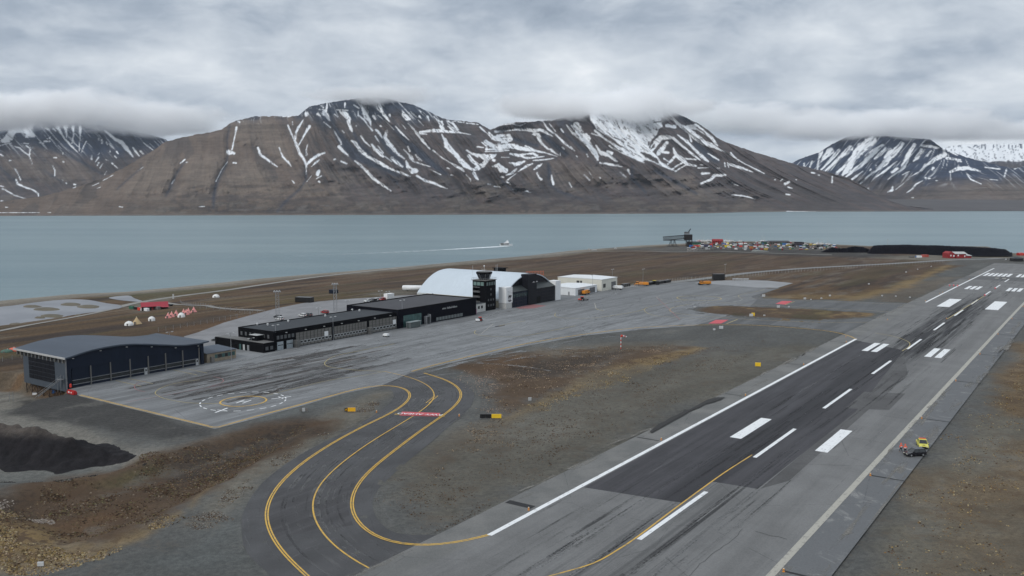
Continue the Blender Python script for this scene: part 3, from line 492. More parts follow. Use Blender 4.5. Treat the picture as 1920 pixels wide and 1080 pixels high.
def mountain(name, xs, sil, base, d0, d1f, snow, bowls, holes, darks, tans, kf, hazed_cap, snowline, seed, nrow=170, label=None):
    name_seed = seed
    xs = np.array(xs, float); sy = np.interp(xs, *zip(*sil)); by = np.interp(xs, *zip(*base))
    sy = np.minimum(sy, by-2.0)
    sy = sy+(fbm(xs/9, xs*0+seed, 3, seed)-.5)*3.0*sst(5, 60, by-sy)+(fbm(xs/2.5, xs*0+seed, 2, seed)-.5)*1.6*sst(5, 60, by-sy)
    v = np.linspace(0, 1, nrow); PY = by[None, :]+(sy-by)[None, :]*v[:, None]; PX = np.repeat(xs[None, :], nrow, 0); VV = np.repeat(v[:, None], len(xs), 1)
    D0 = np.interp(xs, *zip(*d0)); D1 = D0+d1f(by-sy)
    px, py = PX.ravel(), PY.ravel(); hh = (by-sy)[None, :].repeat(nrow, 0).ravel(); vv = VV.ravel()
    # gullies run down the fall line
    k = np.interp(px, *zip(*kf)); q = px-k*(py-300)
    q = q+10*(fbm(px/60, py/60, 3, seed+2)-.5)
    r1 = 1-np.abs(2*fbm(q/26, py/130, 2, seed+4)-1); r2 = 1-np.abs(2*fbm(q/9, py/60, 3, seed+6)-1); r3 = 1-np.abs(2*fbm(q/3.5, py/22, 2, seed+8)-1)
    amp = sst(.05, .4, vv)*np.clip(hh/150, .25, 1)
    def strokes(L, soft, rag=.35):
        m = np.zeros(len(px)); rg = (fbm(px/4.5, py/4.5, 3, seed+11)-.5)
        for st in L:
            P = np.array([(a, b) for a, b, c in st]); Wd = np.array([c for a, b, c in st])/2
            mw = Wd.max()+soft*2+3; bb = (px > P[:, 0].min()-mw) & (px < P[:, 0].max()+mw) & (py > P[:, 1].min()-mw) & (py < P[:, 1].max()+mw)
            if not bb.any(): continue
            d, t = segd(px[bb], py[bb], P, want=True); w = np.interp(t, np.arange(len(Wd)), Wd)*(.84 if soft < 1 else 1)
            m[bb] = np.maximum(m[bb], 1-sst(-soft, soft, d-w*(1+rg[bb]*rag*1.6)-rg[bb]*.9))
        return m
    def polys(L, soft):
        m = np.zeros(len(px)); rg = (fbm(px/9, py/9, 4, seed+15)-.5)
        for P in L: m = np.maximum(m, 1-sst(-soft, soft, sdp(px, py, np.array(P))+rg*soft*1.5+rg*3))
        return m
    sm = np.maximum(strokes(snow, .8), polys(bowls, 1.0)) if (snow or bowls) else np.zeros(len(px))
    if holes: sm = sm*(1-strokes(holes, .6))
    sm = sm*(1-.75*sst(.60, .70, fbm(q/2.4, py/7, 3, seed+71)))
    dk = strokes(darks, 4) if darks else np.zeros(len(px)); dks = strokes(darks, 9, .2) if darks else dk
    tn = polys(tans, 12) if tans else np.zeros(len(px))
    D = np.repeat(D0[None, :], nrow, 0).ravel()+(D1-D0)[None, :].repeat(nrow, 0).ravel()*vv**.8
    lf = np.clip(sst(430, 640, px)*1.0+(0 if name_seed == 3 else 1), .28, 1)
    big = fbm((q+40)/70, py/300, 2, seed+40)
    rel = (big-.5)*760*(.35+.65*lf)+(r1-.5)*230*lf+(r2-.5)*80*lf+(r3-.5)*22*lf-(dks*70)-(strokes(snow, 3, .1)*20 if snow else 0)+tn*60
    hum = (fbm((px+py*.9)/46, py/15, 4, seed+90)-.5)*sst(.02, .15, vv)*sst(.62, .30, vv)*sst(60, 150, hh); rel = rel+hum*190/np.maximum(amp, .25)*(.4+.6*sst(430, 700, px))
    D = D-rel*amp*(1-sst(.93, 1.0, vv)*.7)
    w = np.array([0.0]); Z = ZH(D, py); fwd = D*CP-(Z-H)*SP; X = (px-960)/F*fwd
    # rock colours; the blue of the far caps is distance haze painted on
    rgt = (sst(480, 760, px) if name_seed == 3 else np.ones(len(px)))
    bn = fbm(px/34, py/30, 4, seed+20); strata = fbm(px/120, (Z+px*.05)/9, 3, seed+22); fine = fbm(q/4, py/16, 4, seed+24); mot = fbm(px/7, py/5, 3, seed+26)
    col = (np.array((.128, .098, .078))[None, :]*(1-rgt)[:, None]+np.array((.088, .071, .067))[None, :]*rgt[:, None])*(.70+.6*bn)[:, None]
    def lay(c, m):
        nonlocal col
        col = col*(1-m[:, None])+np.array(c)[None, :]*m[:, None]
    lay((.052, .052, .058), sst(.45, .65, fine)*(.12+.48*rgt)); lay((.058, .054, .054), sst(.55, .62, fbm(q/30, py/40, 4, seed+50))*.45)
    cap = sst(snowline+18, snowline-16, py+(bn-.5)*50); lay(hazed_cap, cap*.95)
    lay((.165, .132, .106), tn*(.9-.35*rgt)*(.8+.2*fine))
    foot = sst(370, 392, py+(bn-.5)*26)*sst(60, 160, hh); lay((.082, .062, .048), foot*.7); hm = fbm((px+py*1.3)/30, py/8, 4, seed+93); lay((.046, .040, .040), sst(.50, .66, hm)*sst(.55, .35, vv)*sst(60, 150, hh)*.5); lay((.125, .108, .090), sst(.44, .34, hm)*sst(.5, .3, vv)*sst(60, 150, hh)*.45)
    lay((.040, .037, .037), sst(.52, .66, mot)*foot*.6*sst(403, 395, py))
    lay((.12, .11, .10), sst(.62, .74, fbm(px/22, py/4, 4, seed+30))*foot*.6)
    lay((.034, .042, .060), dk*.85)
    col = col*(.84+.32*strata)[:, None]*((.94-.08*rgt)+(.12+.18*rgt)*fine)[:, None]
    edge = sst(3.0, .6, np.repeat(by[None, :], nrow, 0).ravel()-py); lay((.17, .15, .135), edge*.6)
    snowcol = np.array((.80, .82, .84))[None, :]*(.90+.12*fine)[:, None]
    rib = fbm(q/2.2, py/34, 3, seed+60); col = col*(1+(rib-.5)*.55*(.2+.8*rgt)*amp)[:, None]; band = sst(.52, .60, fbm(px/90, (py+px*.02)/3.2, 3, seed+66))*sst(snowline+70, snowline, py); col = col*(1-.28*band)[:, None]
    # thin leftover snow in the upper gullies
    th = sst(.66, .76, fbm(q/2.2, py/22, 3, seed+33))*sst(snowline+20, snowline-20, py)*.7*(0 if name == 'x' else 1)
    sm = np.clip(np.maximum(sm, th*.9), 0, 1)
    col = col*(1-sm[:, None])+snowcol*sm[:, None]
    V = np.stack([X, D, Z], 1).reshape(nrow, len(xs), 3)
    # back slope so that the mountain is a closed mass seen from aside
    back = V[-1].copy(); b2 = back.copy(); b2[:, 1] += 250; b2[:, 0] += 250*(back[:, 0]/back[:, 1]); b2[:, 2] -= 12; b3 = back.copy(); b3[:, 1] += 1800; b3[:, 2] = SEA-5
    f0 = V[0].copy(); f0[:, 2] = SEA-6; f0[:, 1] -= 3
    V = np.concatenate([f0[None], V, b2[None], b3[None]], 0); cc = col.reshape(nrow, len(xs), 3); cc = np.concatenate([cc[:1], cc, cc[-1:], cc[-1:]], 0)
    ss = sm.reshape(nrow, len(xs)); ss = np.concatenate([ss[:1], ss, ss[-1:], ss[-1:]], 0)
    o = npmesh(name, V.reshape(-1, 3), gridfaces(nrow+3, len(xs)), mountain_mat(), {'zone': cc.reshape(-1, 3), 'snow': ss.ravel()}, kind='structure')
    return o
def mountain_mat():
    if 'mtn' in MATS: return MATS['mtn']
    s = SH('mountain_rock'); v = s.coord('Object', (1, 1, 2.0)); at = s.n('ShaderNodeAttribute', {'attribute_name': 'zone'}); sn = s.n('ShaderNodeAttribute', {'attribute_name': 'snow'})
    a = s.noise(v, .02, 6, .65); b = s.noise(v, .08, 3, .6)
    m = s.mix(s.rng(a, .3, .7), (.84, .84, .85), (1.14, 1.14, 1.13)); c = s.mix(1.0, at.outputs['Color'], s.mix(sn.outputs['Fac'], m, (1, 1, 1)), 'MULTIPLY')
    MATS['mtn'] = s.bsdf(c, .9, bump=s.ma('ADD', a, s.ma('MULTIPLY', b, .4)), bdist=22, bstr=.5, spec=.1); return MATS['mtn']
KM = [(-200,-.6),(200,-.5),(330,-.25),(430,.1),(520,.35),(600,.65),(720,.85),(860,.8),(960,.75),(1060,.85),(1160,1.0),(1300,1.25),(1450,1.7),(1700,2.4),(2100,2.4)]
mountain('mountain', np.concatenate([np.arange(-420, 0, 5.0), np.arange(0, 1800, 1.3)]),
    [(-420,400),(-100,388),(0,378),(80,368),(140,352),(190,335),(240,310),(290,280),(310,266),(340,258),(395,247),(415,243),(430,232),(445,225),(480,218),(520,217.5),(560,216.5),(567,210),(580,200),(610,193),(650,188),(680,183),(705,181),(725,184),(745,190),(775,196),(790,203),(815,215),(840,225),(875,227),(895,229),(905,235),(920,243),(930,240),(945,232),(975,229),(1010,227),(1040,225),(1070,218),(1110,205),(1150,195),(1200,190),(1242,192),(1246,203),(1262,210),(1290,222),(1310,232),(1330,246),(1345,258),(1365,268),(1400,280),(1450,296),(1490,308),(1540,320),(1590,333),(1620,350),(1640,362),(1670,377),(1700,386),(1760,393),(1800,395)],
    [(-420,406.5),(0,404.5),(350,403.3),(800,402.3),(1240,400.4),(1320,399.6),(1400,397.5),(1480,396.8),(1700,396.2),(1800,396.2)],
    [(-420,2880),(0,2960),(400,3060),(800,3150),(1240,3360),(1320,3430),(1400,3700),(1500,3800),(1800,3850)],
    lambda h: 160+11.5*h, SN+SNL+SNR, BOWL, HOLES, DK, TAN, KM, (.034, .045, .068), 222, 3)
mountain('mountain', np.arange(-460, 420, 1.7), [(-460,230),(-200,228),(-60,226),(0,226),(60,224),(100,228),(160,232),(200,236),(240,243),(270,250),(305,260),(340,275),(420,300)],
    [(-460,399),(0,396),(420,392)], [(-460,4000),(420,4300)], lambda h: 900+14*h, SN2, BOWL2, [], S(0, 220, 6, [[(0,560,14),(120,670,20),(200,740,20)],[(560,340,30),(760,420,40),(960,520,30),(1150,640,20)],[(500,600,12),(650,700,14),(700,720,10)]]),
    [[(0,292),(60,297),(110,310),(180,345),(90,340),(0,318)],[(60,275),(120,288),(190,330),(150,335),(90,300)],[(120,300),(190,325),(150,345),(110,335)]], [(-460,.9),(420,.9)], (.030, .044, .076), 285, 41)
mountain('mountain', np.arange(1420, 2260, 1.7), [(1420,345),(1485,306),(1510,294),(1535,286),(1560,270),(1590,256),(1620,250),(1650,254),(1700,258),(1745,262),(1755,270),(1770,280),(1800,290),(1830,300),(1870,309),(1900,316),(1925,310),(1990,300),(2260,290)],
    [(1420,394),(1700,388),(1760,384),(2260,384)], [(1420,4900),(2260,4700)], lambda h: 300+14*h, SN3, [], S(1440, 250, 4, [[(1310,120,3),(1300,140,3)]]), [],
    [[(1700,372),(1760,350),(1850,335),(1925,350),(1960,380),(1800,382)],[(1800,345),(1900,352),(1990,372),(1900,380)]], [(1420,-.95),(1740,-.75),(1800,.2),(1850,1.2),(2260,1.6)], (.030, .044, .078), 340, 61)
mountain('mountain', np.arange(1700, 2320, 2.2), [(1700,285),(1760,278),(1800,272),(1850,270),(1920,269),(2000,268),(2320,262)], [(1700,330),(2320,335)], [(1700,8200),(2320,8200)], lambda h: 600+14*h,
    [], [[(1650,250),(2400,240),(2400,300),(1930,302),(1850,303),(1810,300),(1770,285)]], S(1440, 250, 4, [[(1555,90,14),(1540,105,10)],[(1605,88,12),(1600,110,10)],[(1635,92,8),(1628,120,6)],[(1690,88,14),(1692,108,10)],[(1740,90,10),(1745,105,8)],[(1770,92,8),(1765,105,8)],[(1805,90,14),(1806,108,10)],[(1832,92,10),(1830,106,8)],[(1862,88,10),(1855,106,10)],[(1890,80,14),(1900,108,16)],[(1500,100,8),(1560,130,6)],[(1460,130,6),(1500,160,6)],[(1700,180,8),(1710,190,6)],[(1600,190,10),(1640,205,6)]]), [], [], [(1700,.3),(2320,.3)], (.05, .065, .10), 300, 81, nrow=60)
# flat delta at the foot of the right-hand mountains
m = MB(); fl = [(1640, 396.9), (1760, 396.3), (1960, 396.0), (2500, 396.0)]
top = [(1600, 386), (1760, 383.5), (2500, 383)]
P = [(*G(a, b, SEA)[:2], SEA+.6) for a, b in fl]; Q = [((a-960)/F*5100, 5100.0, 40.0) for a, b in reversed(top)]
m.quad(P+Q); o = m.build('river_plain', mat('plain', (.072, .066, .066), .9, .2, .004)); o['kind'] = 'structure'
# ------------------------------------------------------------------ paved surfaces
def local(x, y): s, t = ST(x, y); return t, s
ORI = (P0[0], P0[1], 0.0)
def clip(poly, axis, val, keep_less):
    out = []
    for i in range(len(poly)):
        a = poly[i-1]; b = poly[i]; ia = (a[axis] <= val) == keep_less; ib = (b[axis] <= val) == keep_less
        if ia != ib:
            k = (val-a[axis])/(b[axis]-a[axis]); out.append(tuple(a[j]+k*(b[j]-a[j]) for j in (0, 1)))
        if ib: out.append(b)
    return out
def sheet(name, P, lift, material, cell=7.0, parent=None, kind=None):
    """P: outline in (t, s); laid on the terrain in the runway frame"""
    P = [tuple(map(float, p)) for p in P]; fs = []
    t0 = min(p[0] for p in P); t1 = max(p[0] for p in P); s0 = min(p[1] for p in P); s1 = max(p[1] for p in P)
    n = max(1, math.ceil((t1-t0)/cell)); mN = max(1, math.ceil((s1-s0)/cell))
    for i in range(n):
        a = t0+(t1-t0)*i/n; b = t0+(t1-t0)*(i+1)/n
        st = clip(clip(P, 0, a, False), 0, b, True) if n > 1 else P
        if len(st) < 3: continue
        for j in range(mN):
            c = s0+(s1-s0)*j/mN; d = s0+(s1-s0)*(j+1)/mN
            q = clip(clip(st, 1, c, False), 1, d, True) if mN > 1 else st
            q = [p for k, p in enumerate(q) if math.dist(p, q[k-1]) > 1e-4]
            if len(q) < 3: continue
            ar = sum(q[k-1][0]*q[k][1]-q[k][0]*q[k-1][1] for k in range(len(q)))
            if abs(ar) < 1e-3: continue
            fs.append(q if ar > 0 else q[::-1])
    xs = np.array([p for q in fs for p in q]); X = P0[0]+U[0]*xs[:, 1]+NV[0]*xs[:, 0]; Y = P0[1]+U[1]*xs[:, 1]+NV[1]*xs[:, 0]
    Z = Tbase(X, Y)+lift; m = MB(); k = 0
    for q in fs:
        m.v += [(xs[k+i][0], xs[k+i][1], Z[k+i]) for i in range(len(q))]; m.f.append(tuple(range(k, k+len(q)))); k += len(q)
    m.mi = [0]*len(m.f)
    o = m.build(name, material, parent)
    if parent is None: o.location = ORI; o.rotation_euler = (0, 0, -PHI)
    if kind: o['kind'] = kind
    return o
def pxs(pts):
    r = []
    for a, b in pts:
        g = g3(a, b); r.append(local(g[0], g[1]))
    return r
def smooth(P, n=6, closed=False):
    P = [np.array(p, float) for p in P]; out = []
    N = len(P)
    for i in range(N if closed else N-1):
        if closed: a, b, c, d = P[i-1], P[i], P[(i+1) % N], P[(i+2) % N]
        else: a, b, c, d = P[max(i-1, 0)], P[i], P[i+1], P[min(i+2, N-1)]
        for k in range(n):
            u = k/n; out.append(.5*((2*b)+(-a+c)*u+(2*a-5*b+4*c-d)*u*u+(-a+3*b-3*c+d)*u**3))
    if not closed: out.append(P[-1])
    return out
def resample(P, step):
    P = [np.array(p, float) for p in P]; out = [P[0]]; acc = 0
    for a, b in zip(P, P[1:]):
        L = np.linalg.norm(b-a); d = step-acc
        while d < L: out.append(a+(b-a)*d/L); d += step
        acc = (acc+L) % step if L > 0 else acc
    out.append(P[-1]); return out
def ribbon_mb(m, P, w, lift, off=0.0, closed=False, w2=None):
    P = [np.array(p, float) for p in P]; n = len(P); L = []; R = []
    for i in range(n):
        a = P[i-1] if (i > 0 or closed) else P[i]; b = P[(i+1) % n] if (i < n-1 or closed) else P[i]
        d = b-a; d = d/(np.linalg.norm(d)+1e-9); nn = np.array((d[1], -d[0])); ww = w if w2 is None else w+(w2-w)*i/max(n-1, 1)
        L.append(P[i]+nn*(off-ww/2)); R.append(P[i]+nn*(off+ww/2))
    A = np.array(L+R); X = P0[0]+U[0]*A[:, 1]+NV[0]*A[:, 0]; Y = P0[1]+U[1]*A[:, 1]+NV[1]*A[:, 0]; Z = Tbase(X, Y)+lift
    b = len(m.v); m.v += [(A[i][0], A[i][1], Z[i]) for i in range(2*n)]
    for i in range(n if closed else n-1):
        j = (i+1) % n; m.f.append((b+i, b+n+i, b+n+j, b+j)); m.mi.append(m.cur)
def line(name, pts, w, material, parent, lift=.12, double=0.0, px=True, sm=6, closed=False, step=2.5, relax=0):
    P = pxs(pts) if px else pts
    if sm: P = smooth(P, sm, closed)
    P = resample(P+([P[0]] if closed else []), step)
    for _ in range(relax): P = [P[0]]+[(P[i-1]+2*P[i]+P[i+1])/4 for i in range(1, len(P)-1)]+[P[-1]]
    if closed: P = P[:-1]
    m = MB()
    if double: ribbon_mb(m, P, w, lift, -double/2, closed); ribbon_mb(m, P, w, lift, double/2, closed)
    else: ribbon_mb(m, P, w, lift, 0, closed)
    return m.build(name, material, parent)
def rect(name, t0, s0, t1, s1, material, parent, lift=.12):
    m = MB(); n = max(1, int((s1-s0)/8))
    for i in range(n):
        a = s0+(s1-s0)*i/n; b = s0+(s1-s0)*(i+1)/n; q = [(t0, a), (t1, a), (t1, b), (t0, b)]
        k = len(m.v); w = np.array(q); X = P0[0]+U[0]*w[:, 1]+NV[0]*w[:, 0]; Y = P0[1]+U[1]*w[:, 1]+NV[1]*w[:, 0]; Z = Tbase(X, Y)+lift
        m.v += [(q[j][0], q[j][1], Z[j]) for j in range(4)]; m.f.append((k, k+1, k+2, k+3)); m.mi.append(0)
    return m.build(name, material, parent)
def asphalt(name, base, kind):
    s = SH(name); v = s.coord('Object'); sep = s.n('ShaderNodeSeparateXYZ', Vector=v); t, ss = sep.outputs[0], sep.outputs[1]
    lo = s.coord('Object', (.22, .012, 1)) if kind != 'taxi' else s.coord('Object', (.09, .06, 1))
    fine = s.noise(v, 3.5, 3, .7); mid = s.noise(v, .09, 5, .6); st = s.noise(lo, 1.0, 6, .6); st2 = s.noise(s.coord('Object', (1.3, .03, 1)), 1.0, 4, .6)
    c = s.mix(s.rng(mid, .3, .7), tuple(x*.86 for x in base), tuple(x*1.12 for x in base))
    if kind == 'apron':
        c = s.mix(s.ma('MULTIPLY', s.rng(st, .44, .62), .7), c, tuple(x*.55 for x in base)); sw = s.noise(s.coord('Object', (.11, .02, 1), rotz=-.35), 1.0, 6, .65, 1.0); c = s.mix(s.ma('MULTIPLY', s.rng(sw, .5, .62), .45), c, tuple(x*1.32 for x in base)); sx = s.noise(s.coord('Object', (.9, .05, 1), rotz=.05), 1.0, 5, .7); c = s.mix(s.ma('MULTIPLY', s.rng(sx, .52, .66), .4), c, tuple(x*.6 for x in base))
        lo2 = s.noise(s.coord('Object', (.55, .035, 1), rotz=.12), 1.0, 6, .7, .6)
        zone = s.ma('MULTIPLY', s.rng(ss, 15, 45), s.rng(ss, 130, 75)); zt = s.ma('MULTIPLY', s.rng(t, -165, -150), s.rng(t, -100, -125)); zone = s.ma('MULTIPLY', zone, zt)
        c = s.mix(s.ma('MULTIPLY', s.rng(lo2, .42, .58), s.ma('MULTIPLY', zone, .75)), c, (.055, .052, .050))
        c = s.mix(s.ma('MULTIPLY', s.rng(lo2, .56, .66), .35), c, tuple(x*.5 for x in base))
        c = s.mix(s.ma('MULTIPLY', s.rng(st2, .55, .75), .3), c, tuple(min(1, x*1.3) for x in base))
        c = s.mix(s.rng(s.ma('ADD', ss, s.ma('MULTIPLY', s.ma('SUBTRACT', mid, .5), 60)), 230, 330, 0, .45), c, tuple(x*.68 for x in base))
        w = s.noise(v, .045, 4, .6, 1.2); c = s.mix(s.ma('MULTIPLY', s.rng(w, .58, .66), .25), c, tuple(x*.72 for x in base))
    if kind == 'runway':
        lane = s.n('ShaderNodeTexNoise', {'noise_dimensions': '1D'}, W=s.ma('MULTIPLY', s.ma('FLOOR', s.ma('DIVIDE', t, 3.8)), 7.3), Scale=1.0).outputs['Fac']; c = s.mix(s.ma('MULTIPLY', s.rng(lane, .35, .65), .30), c, tuple(x*1.3 for x in base))
        c = s.mix(s.ma('MULTIPLY', s.rng(st, .42, .66), .45), c, tuple(x*.68 for x in base))
        c = s.mix(s.ma('MULTIPLY', s.rng(st2, .52, .75), .28), c, tuple(x*1.28 for x in base))
        # shoulders: weathered left one, darker bluish right one with salt-like smears
        c = s.mix(s.rng(t, 45.3, 45.7), c, s.mix(s.rng(s.noise(v, .12, 6, .7, 1.5), .55, .68), (.122, .126, .130), (.22, .22, .215)))
        c = s.mix(s.rng(t, -.3, -.9), c, s.mix(s.rng(mid, .35, .65), (.125, .126, .122), (.17, .168, .16)))
        # worn-in rubber about the centreline and between the taxiway mouths
        wob = s.ma('MULTIPLY', s.ma('SUBTRACT', st, .5), 14.0); dc = s.ma('ABSOLUTE', s.ma('ADD', s.ma('SUBTRACT', t, 23.0), wob))
        rb = s.ma('MULTIPLY', s.rng(dc, 12, 3), s.ma('MULTIPLY', s.rng(ss, 180, 250), s.rng(ss, 480, 380)))
        rs = s.noise(s.coord('Object', (.9, .016, 1)), 1.0, 5, .7)
        c = s.mix(s.ma('MULTIPLY', rb, s.rng(rs, .33, .55)), c, (.030, .030, .033))
        rb2 = s.ma('MULTIPLY', s.rng(dc, 10, 2), s.ma('MULTIPLY', s.rng(ss, 70, 30), .55)); c = s.mix(s.ma('MULTIPLY', rb2, s.rng(rs, .4, .6)), c, (.06, .06, .062))
        thr = s.ma('MULTIPLY', s.rng(ss, 585, 592), s.rng(ss, 626, 620)); c = s.mix(s.ma('MULTIPLY', thr, .6), c, (.07, .07, .072))
    if kind == 'taxi':
        c = s.mix(s.ma('MULTIPLY', s.rng(st, .42, .62), .6), c, tuple(x*1.42 for x in base))
        sc_ = s.noise(s.coord('Object', (.5, .12, 1), rotz=.3), 1.0, 6, .75, 2.0); c = s.mix(s.ma('MULTIPLY', s.rng(sc_, .60, .72), .35), c, (.17, .17, .168))
    if kind == 'patch':
        rs = s.noise(s.coord('Object', (.45, .02, 1)), 1.0, 5, .65); c = s.mix(s.ma('MULTIPLY', s.rng(rs, .40, .62), .6), c, tuple(x*1.55 for x in base))
        dc = s.ma('ABSOLUTE', s.ma('SUBTRACT', t, 19.0)); c = s.mix(s.ma('MULTIPLY', s.rng(dc, 5, 2.2), .6), c, (.026, .026, .029))
    c = s.mix(s.rng(fine, .3, .7), c, s.mix(.5, c, (.0, .0, .0)), 'MIX') if False else s.mix(1.0, c, s.mix(s.rng(fine, .3, .7), (.9, .9, .9), (1.1, 1.1, 1.1)), 'MULTIPLY')
    vo = s.n('ShaderNodeTexVoronoi', {'feature': 'DISTANCE_TO_EDGE'}, Vector=s.n('ShaderNodeVectorMath', {'operation': 'ADD'}).outputs[0] if False else v, Scale=.035)
    warp = s.noise(v, .25, 4, .7)
    ed = s.ma('ADD', vo.outputs['Distance'], s.ma('MULTIPLY', s.ma('SUBTRACT', warp, .5), .02))
    c = s.mix(s.ma('MULTIPLY', s.rng(s.ma('ABSOLUTE', ed), .0028, .0008), .35 if kind != 'patch' else .1), c, (.035, .035, .036))
    return s.bsdf(c, .88, bump=fine, bdist=.02, bstr=.3, spec=.25)
def paint(name, col, wear=.25, dirt=(.13, .13, .13)):
    s = SH(name); v = s.coord('Object'); a = s.noise(v, 1.1, 6, .7); b = s.noise(s.coord('Object', (2.5, .25, 1)), 1.0, 4, .7)
    k = s.ma('ADD', s.ma('MULTIPLY', a, .6), s.ma('MULTIPLY', b, .4)); c = s.mix(s.rng(k, .62-wear*.35, .80-wear*.35, 0, .75), col, dirt)
    return s.bsdf(c, .75, spec=.3)
M_RW = asphalt('runway_asphalt', (.150, .150, .148), 'runway'); M_AP = asphalt('apron_asphalt', (.192, .198, .202), 'apron'); M_TX = asphalt('taxiway_asphalt', (.062, .062, .064), 'taxi')
M_TX2 = asphalt('worn_taxiway_asphalt', (.125, .128, .130), 'apron'); M_P1 = asphalt('new_dark_asphalt', (.046, .045, .049), 'patch'); M_P2 = asphalt('old_patch_asphalt', (.078, .077, .077), 'taxi')
M_P3 = asphalt('parking_asphalt', (.20, .20, .205), 'plain'); M_SH = asphalt('shoulder_asphalt', (.088, .090, .092), 'taxi')
Y_ = paint('yellow_line_paint', (.58, .36, .07), .42); YF = paint('faded_yellow_paint', (.42, .34, .14), .45); WH = paint('white_line_paint', (.72, .73, .73), .32); WW = paint('worn_white_paint', (.36, .345, .30), .35); RD = paint('red_line_paint', (.50, .085, .10), .25); RF = paint('faded_red_paint', (.30, .12, .12), .5)
# gravel-dark shoulder round the loop taxiway, then the taxiway itself
loopR = [(825,1004),(758,1002),(725,991),(703,965),(699,939),(710,917),(736,891),(773,858),(810,828),(847,795),(877,769),(889,747),(882,728),(858,713),(825,706),(795,699)]
loopL = [(714,724.5),(729,728),(738,739),(732,754),(699,780),(647,810),(588,839),(532,873),(488,910),(459,954),(453,987),(462,1035),(510,1082),(570,1150)]
PL = [tuple(p) for p in smooth(pxs(loopL), 4)]; PR = [tuple(p) for p in smooth(pxs(loopR), 4)]
taxi = sheet('taxiway', PL+pxs([(1000, 1200), (1000, 1020)])+PR+pxs([(770, 690), (690, 715)]), .04, M_TX, 7, kind='structure')
far_t = sheet('taxiway', pxs([(1180, 620), (1200, 560), (1340, 535), (1440, 541), (1462, 540), (1425, 553), (1432, 560), (1560, 563.5), (1650, 567), (1735, 569.5), (1760, 575), (1700, 640), (1610, 632), (1570, 622), (1500, 614), (1440, 609), (1300, 607)]), .03, M_TX2, 9, kind='structure')
isl = smooth(pxs([(1278, 582), (1300, 576), (1340, 571.5), (1420, 573.5), (1500, 577), (1570, 581), (1640, 584.5), (1672, 589), (1650, 597), (1600, 601), (1520, 601.5), (1440, 599.5), (1370, 594), (1310, 589)]), 3, True)
apron = sheet('apron', pxs([(403, 805), (150, 743.5), (128, 731), (300, 690), (500, 640), (760, 585), (1000, 548), (1150, 540), (1240, 532.5), (1300, 528), (1352, 527), (1440, 541), (1462, 540.5), (1430, 549), (1409, 555.5), (1411, 558.5), (1420, 562), (1400, 580), (1340, 600), (1302, 611), (1210, 617.5), (1100, 629), (985, 649), (845, 681), (770, 699), (714, 724), (640, 740), (560, 763), (480, 785)]), .06, M_AP, 8, kind='structure')
pad = sheet('concrete_pad', pxs([(1300, 531), (1345, 526.5), (1400, 525), (1440, 526.5), (1487, 531), (1458, 540), (1420, 539.5), (1350, 534)]), .085, mat('pale_concrete', (.25, .255, .26), .9, .1, .05), 12, kind='structure')
# the vegetated island lies on top of the pavement as a low bank
def bank(name, P, lift, h, colr, kind='structure'):
    P = [tuple(p) for p in P]; A = np.array(P); c0 = A.min(0); c1 = A.max(0); nt = 26; ns = 90; V = []; 
    tt, ss_ = np.meshgrid(np.linspace(c0[0], c1[0], nt*3), np.linspace(c0[1], c1[1], ns*2), indexing='ij'); t = tt.ravel(); s_ = ss_.ravel()
    d = -sdp(t, s_, A); X = P0[0]+U[0]*s_+NV[0]*t; Y = P0[1]+U[1]*s_+NV[1]*t
    z = Tbase(X, Y)+lift-.25+(.25+h*sst(3, 14, d))*sst(-.6, .8, d)+(fbm(t/4, s_/4, 3, 5)-.5)*.4*sst(0, 3, d)
    n1 = fbm(t/14, s_/22, 4, 8); n2 = fbm(t/5, s_/9, 3, 18); S0 = c0[1]; k = (s_-S0)/(c1[1]-S0)
    col = np.array(C['gravel'])[None]*np.ones((len(t), 1))
    def lay(c, m):
        nonlocal col
        col = col*(1-m[:, None])+np.array(c)[None]*m[:, None]
    m = sst(4, 9, d+(n1-.5)*10)*sst(.93, .80, k)*sst(.02, .12, k)
    lay(C['brown'], m*.9); lay(C['dark'], m*sst(.5, .62, n1)*sst(.5, .2, k)*.7); lay(C['gold'], m*sst(.45, .6, n2)*sst(.25, .55, k)*.75); lay(C['olive'], m*sst(.55, .7, n1)*.5)
    col *= (.85+.3*n2)[:, None]
    o = npmesh(name, np.stack([t, s_, z], 1), gridfaces(nt*3, ns*2)[:, ::-1], MATS['_ground'], {'zone': col, 'speck': m*.6+.1}, kind=kind)
    o.location = ORI; o.rotation_euler = (0, 0, -PHI); return o
MATS['_ground'] = ground.data.materials[0]
bank('grass_island', isl, .04, .5, None)
runway = sheet('runway', [(-7.5, -140), (52.8, -140), (52.8, 800), (-7.5, 800)], .10, M_RW, 10, kind='structure')
# patches of newer asphalt
sheet('asphalt_patch', [(.9, 30.5), (18.8, 33), (20.6, 33.4), (20.6, 48.5), (29.8, 49.3), (30.2, 126), (21.5, 236), (.9, 250)], .112, M_P1, 9, runway)
sheet('asphalt_patch', [(26.2, 153.2), (36.8, 157.5), (37.2, 133), (27.0, 128.8)], .118, M_P2, 9, runway)
sheet('asphalt_patch', [(30.2, 49.6), (33.4, 58), (31.8, 188), (22.2, 232), (29.6, 126)], .106, M_P2, 9, runway)
sheet('asphalt_patch', pxs([(507, 918), (620, 905), (672, 888), (660, 905), (650, 945), (662, 985), (560, 1002), (520, 1012), (497, 985), (497, 950)]), .052, asphalt('dark_taxiway_patch', (.052, .051, .053), 'patch'), 9, taxi)
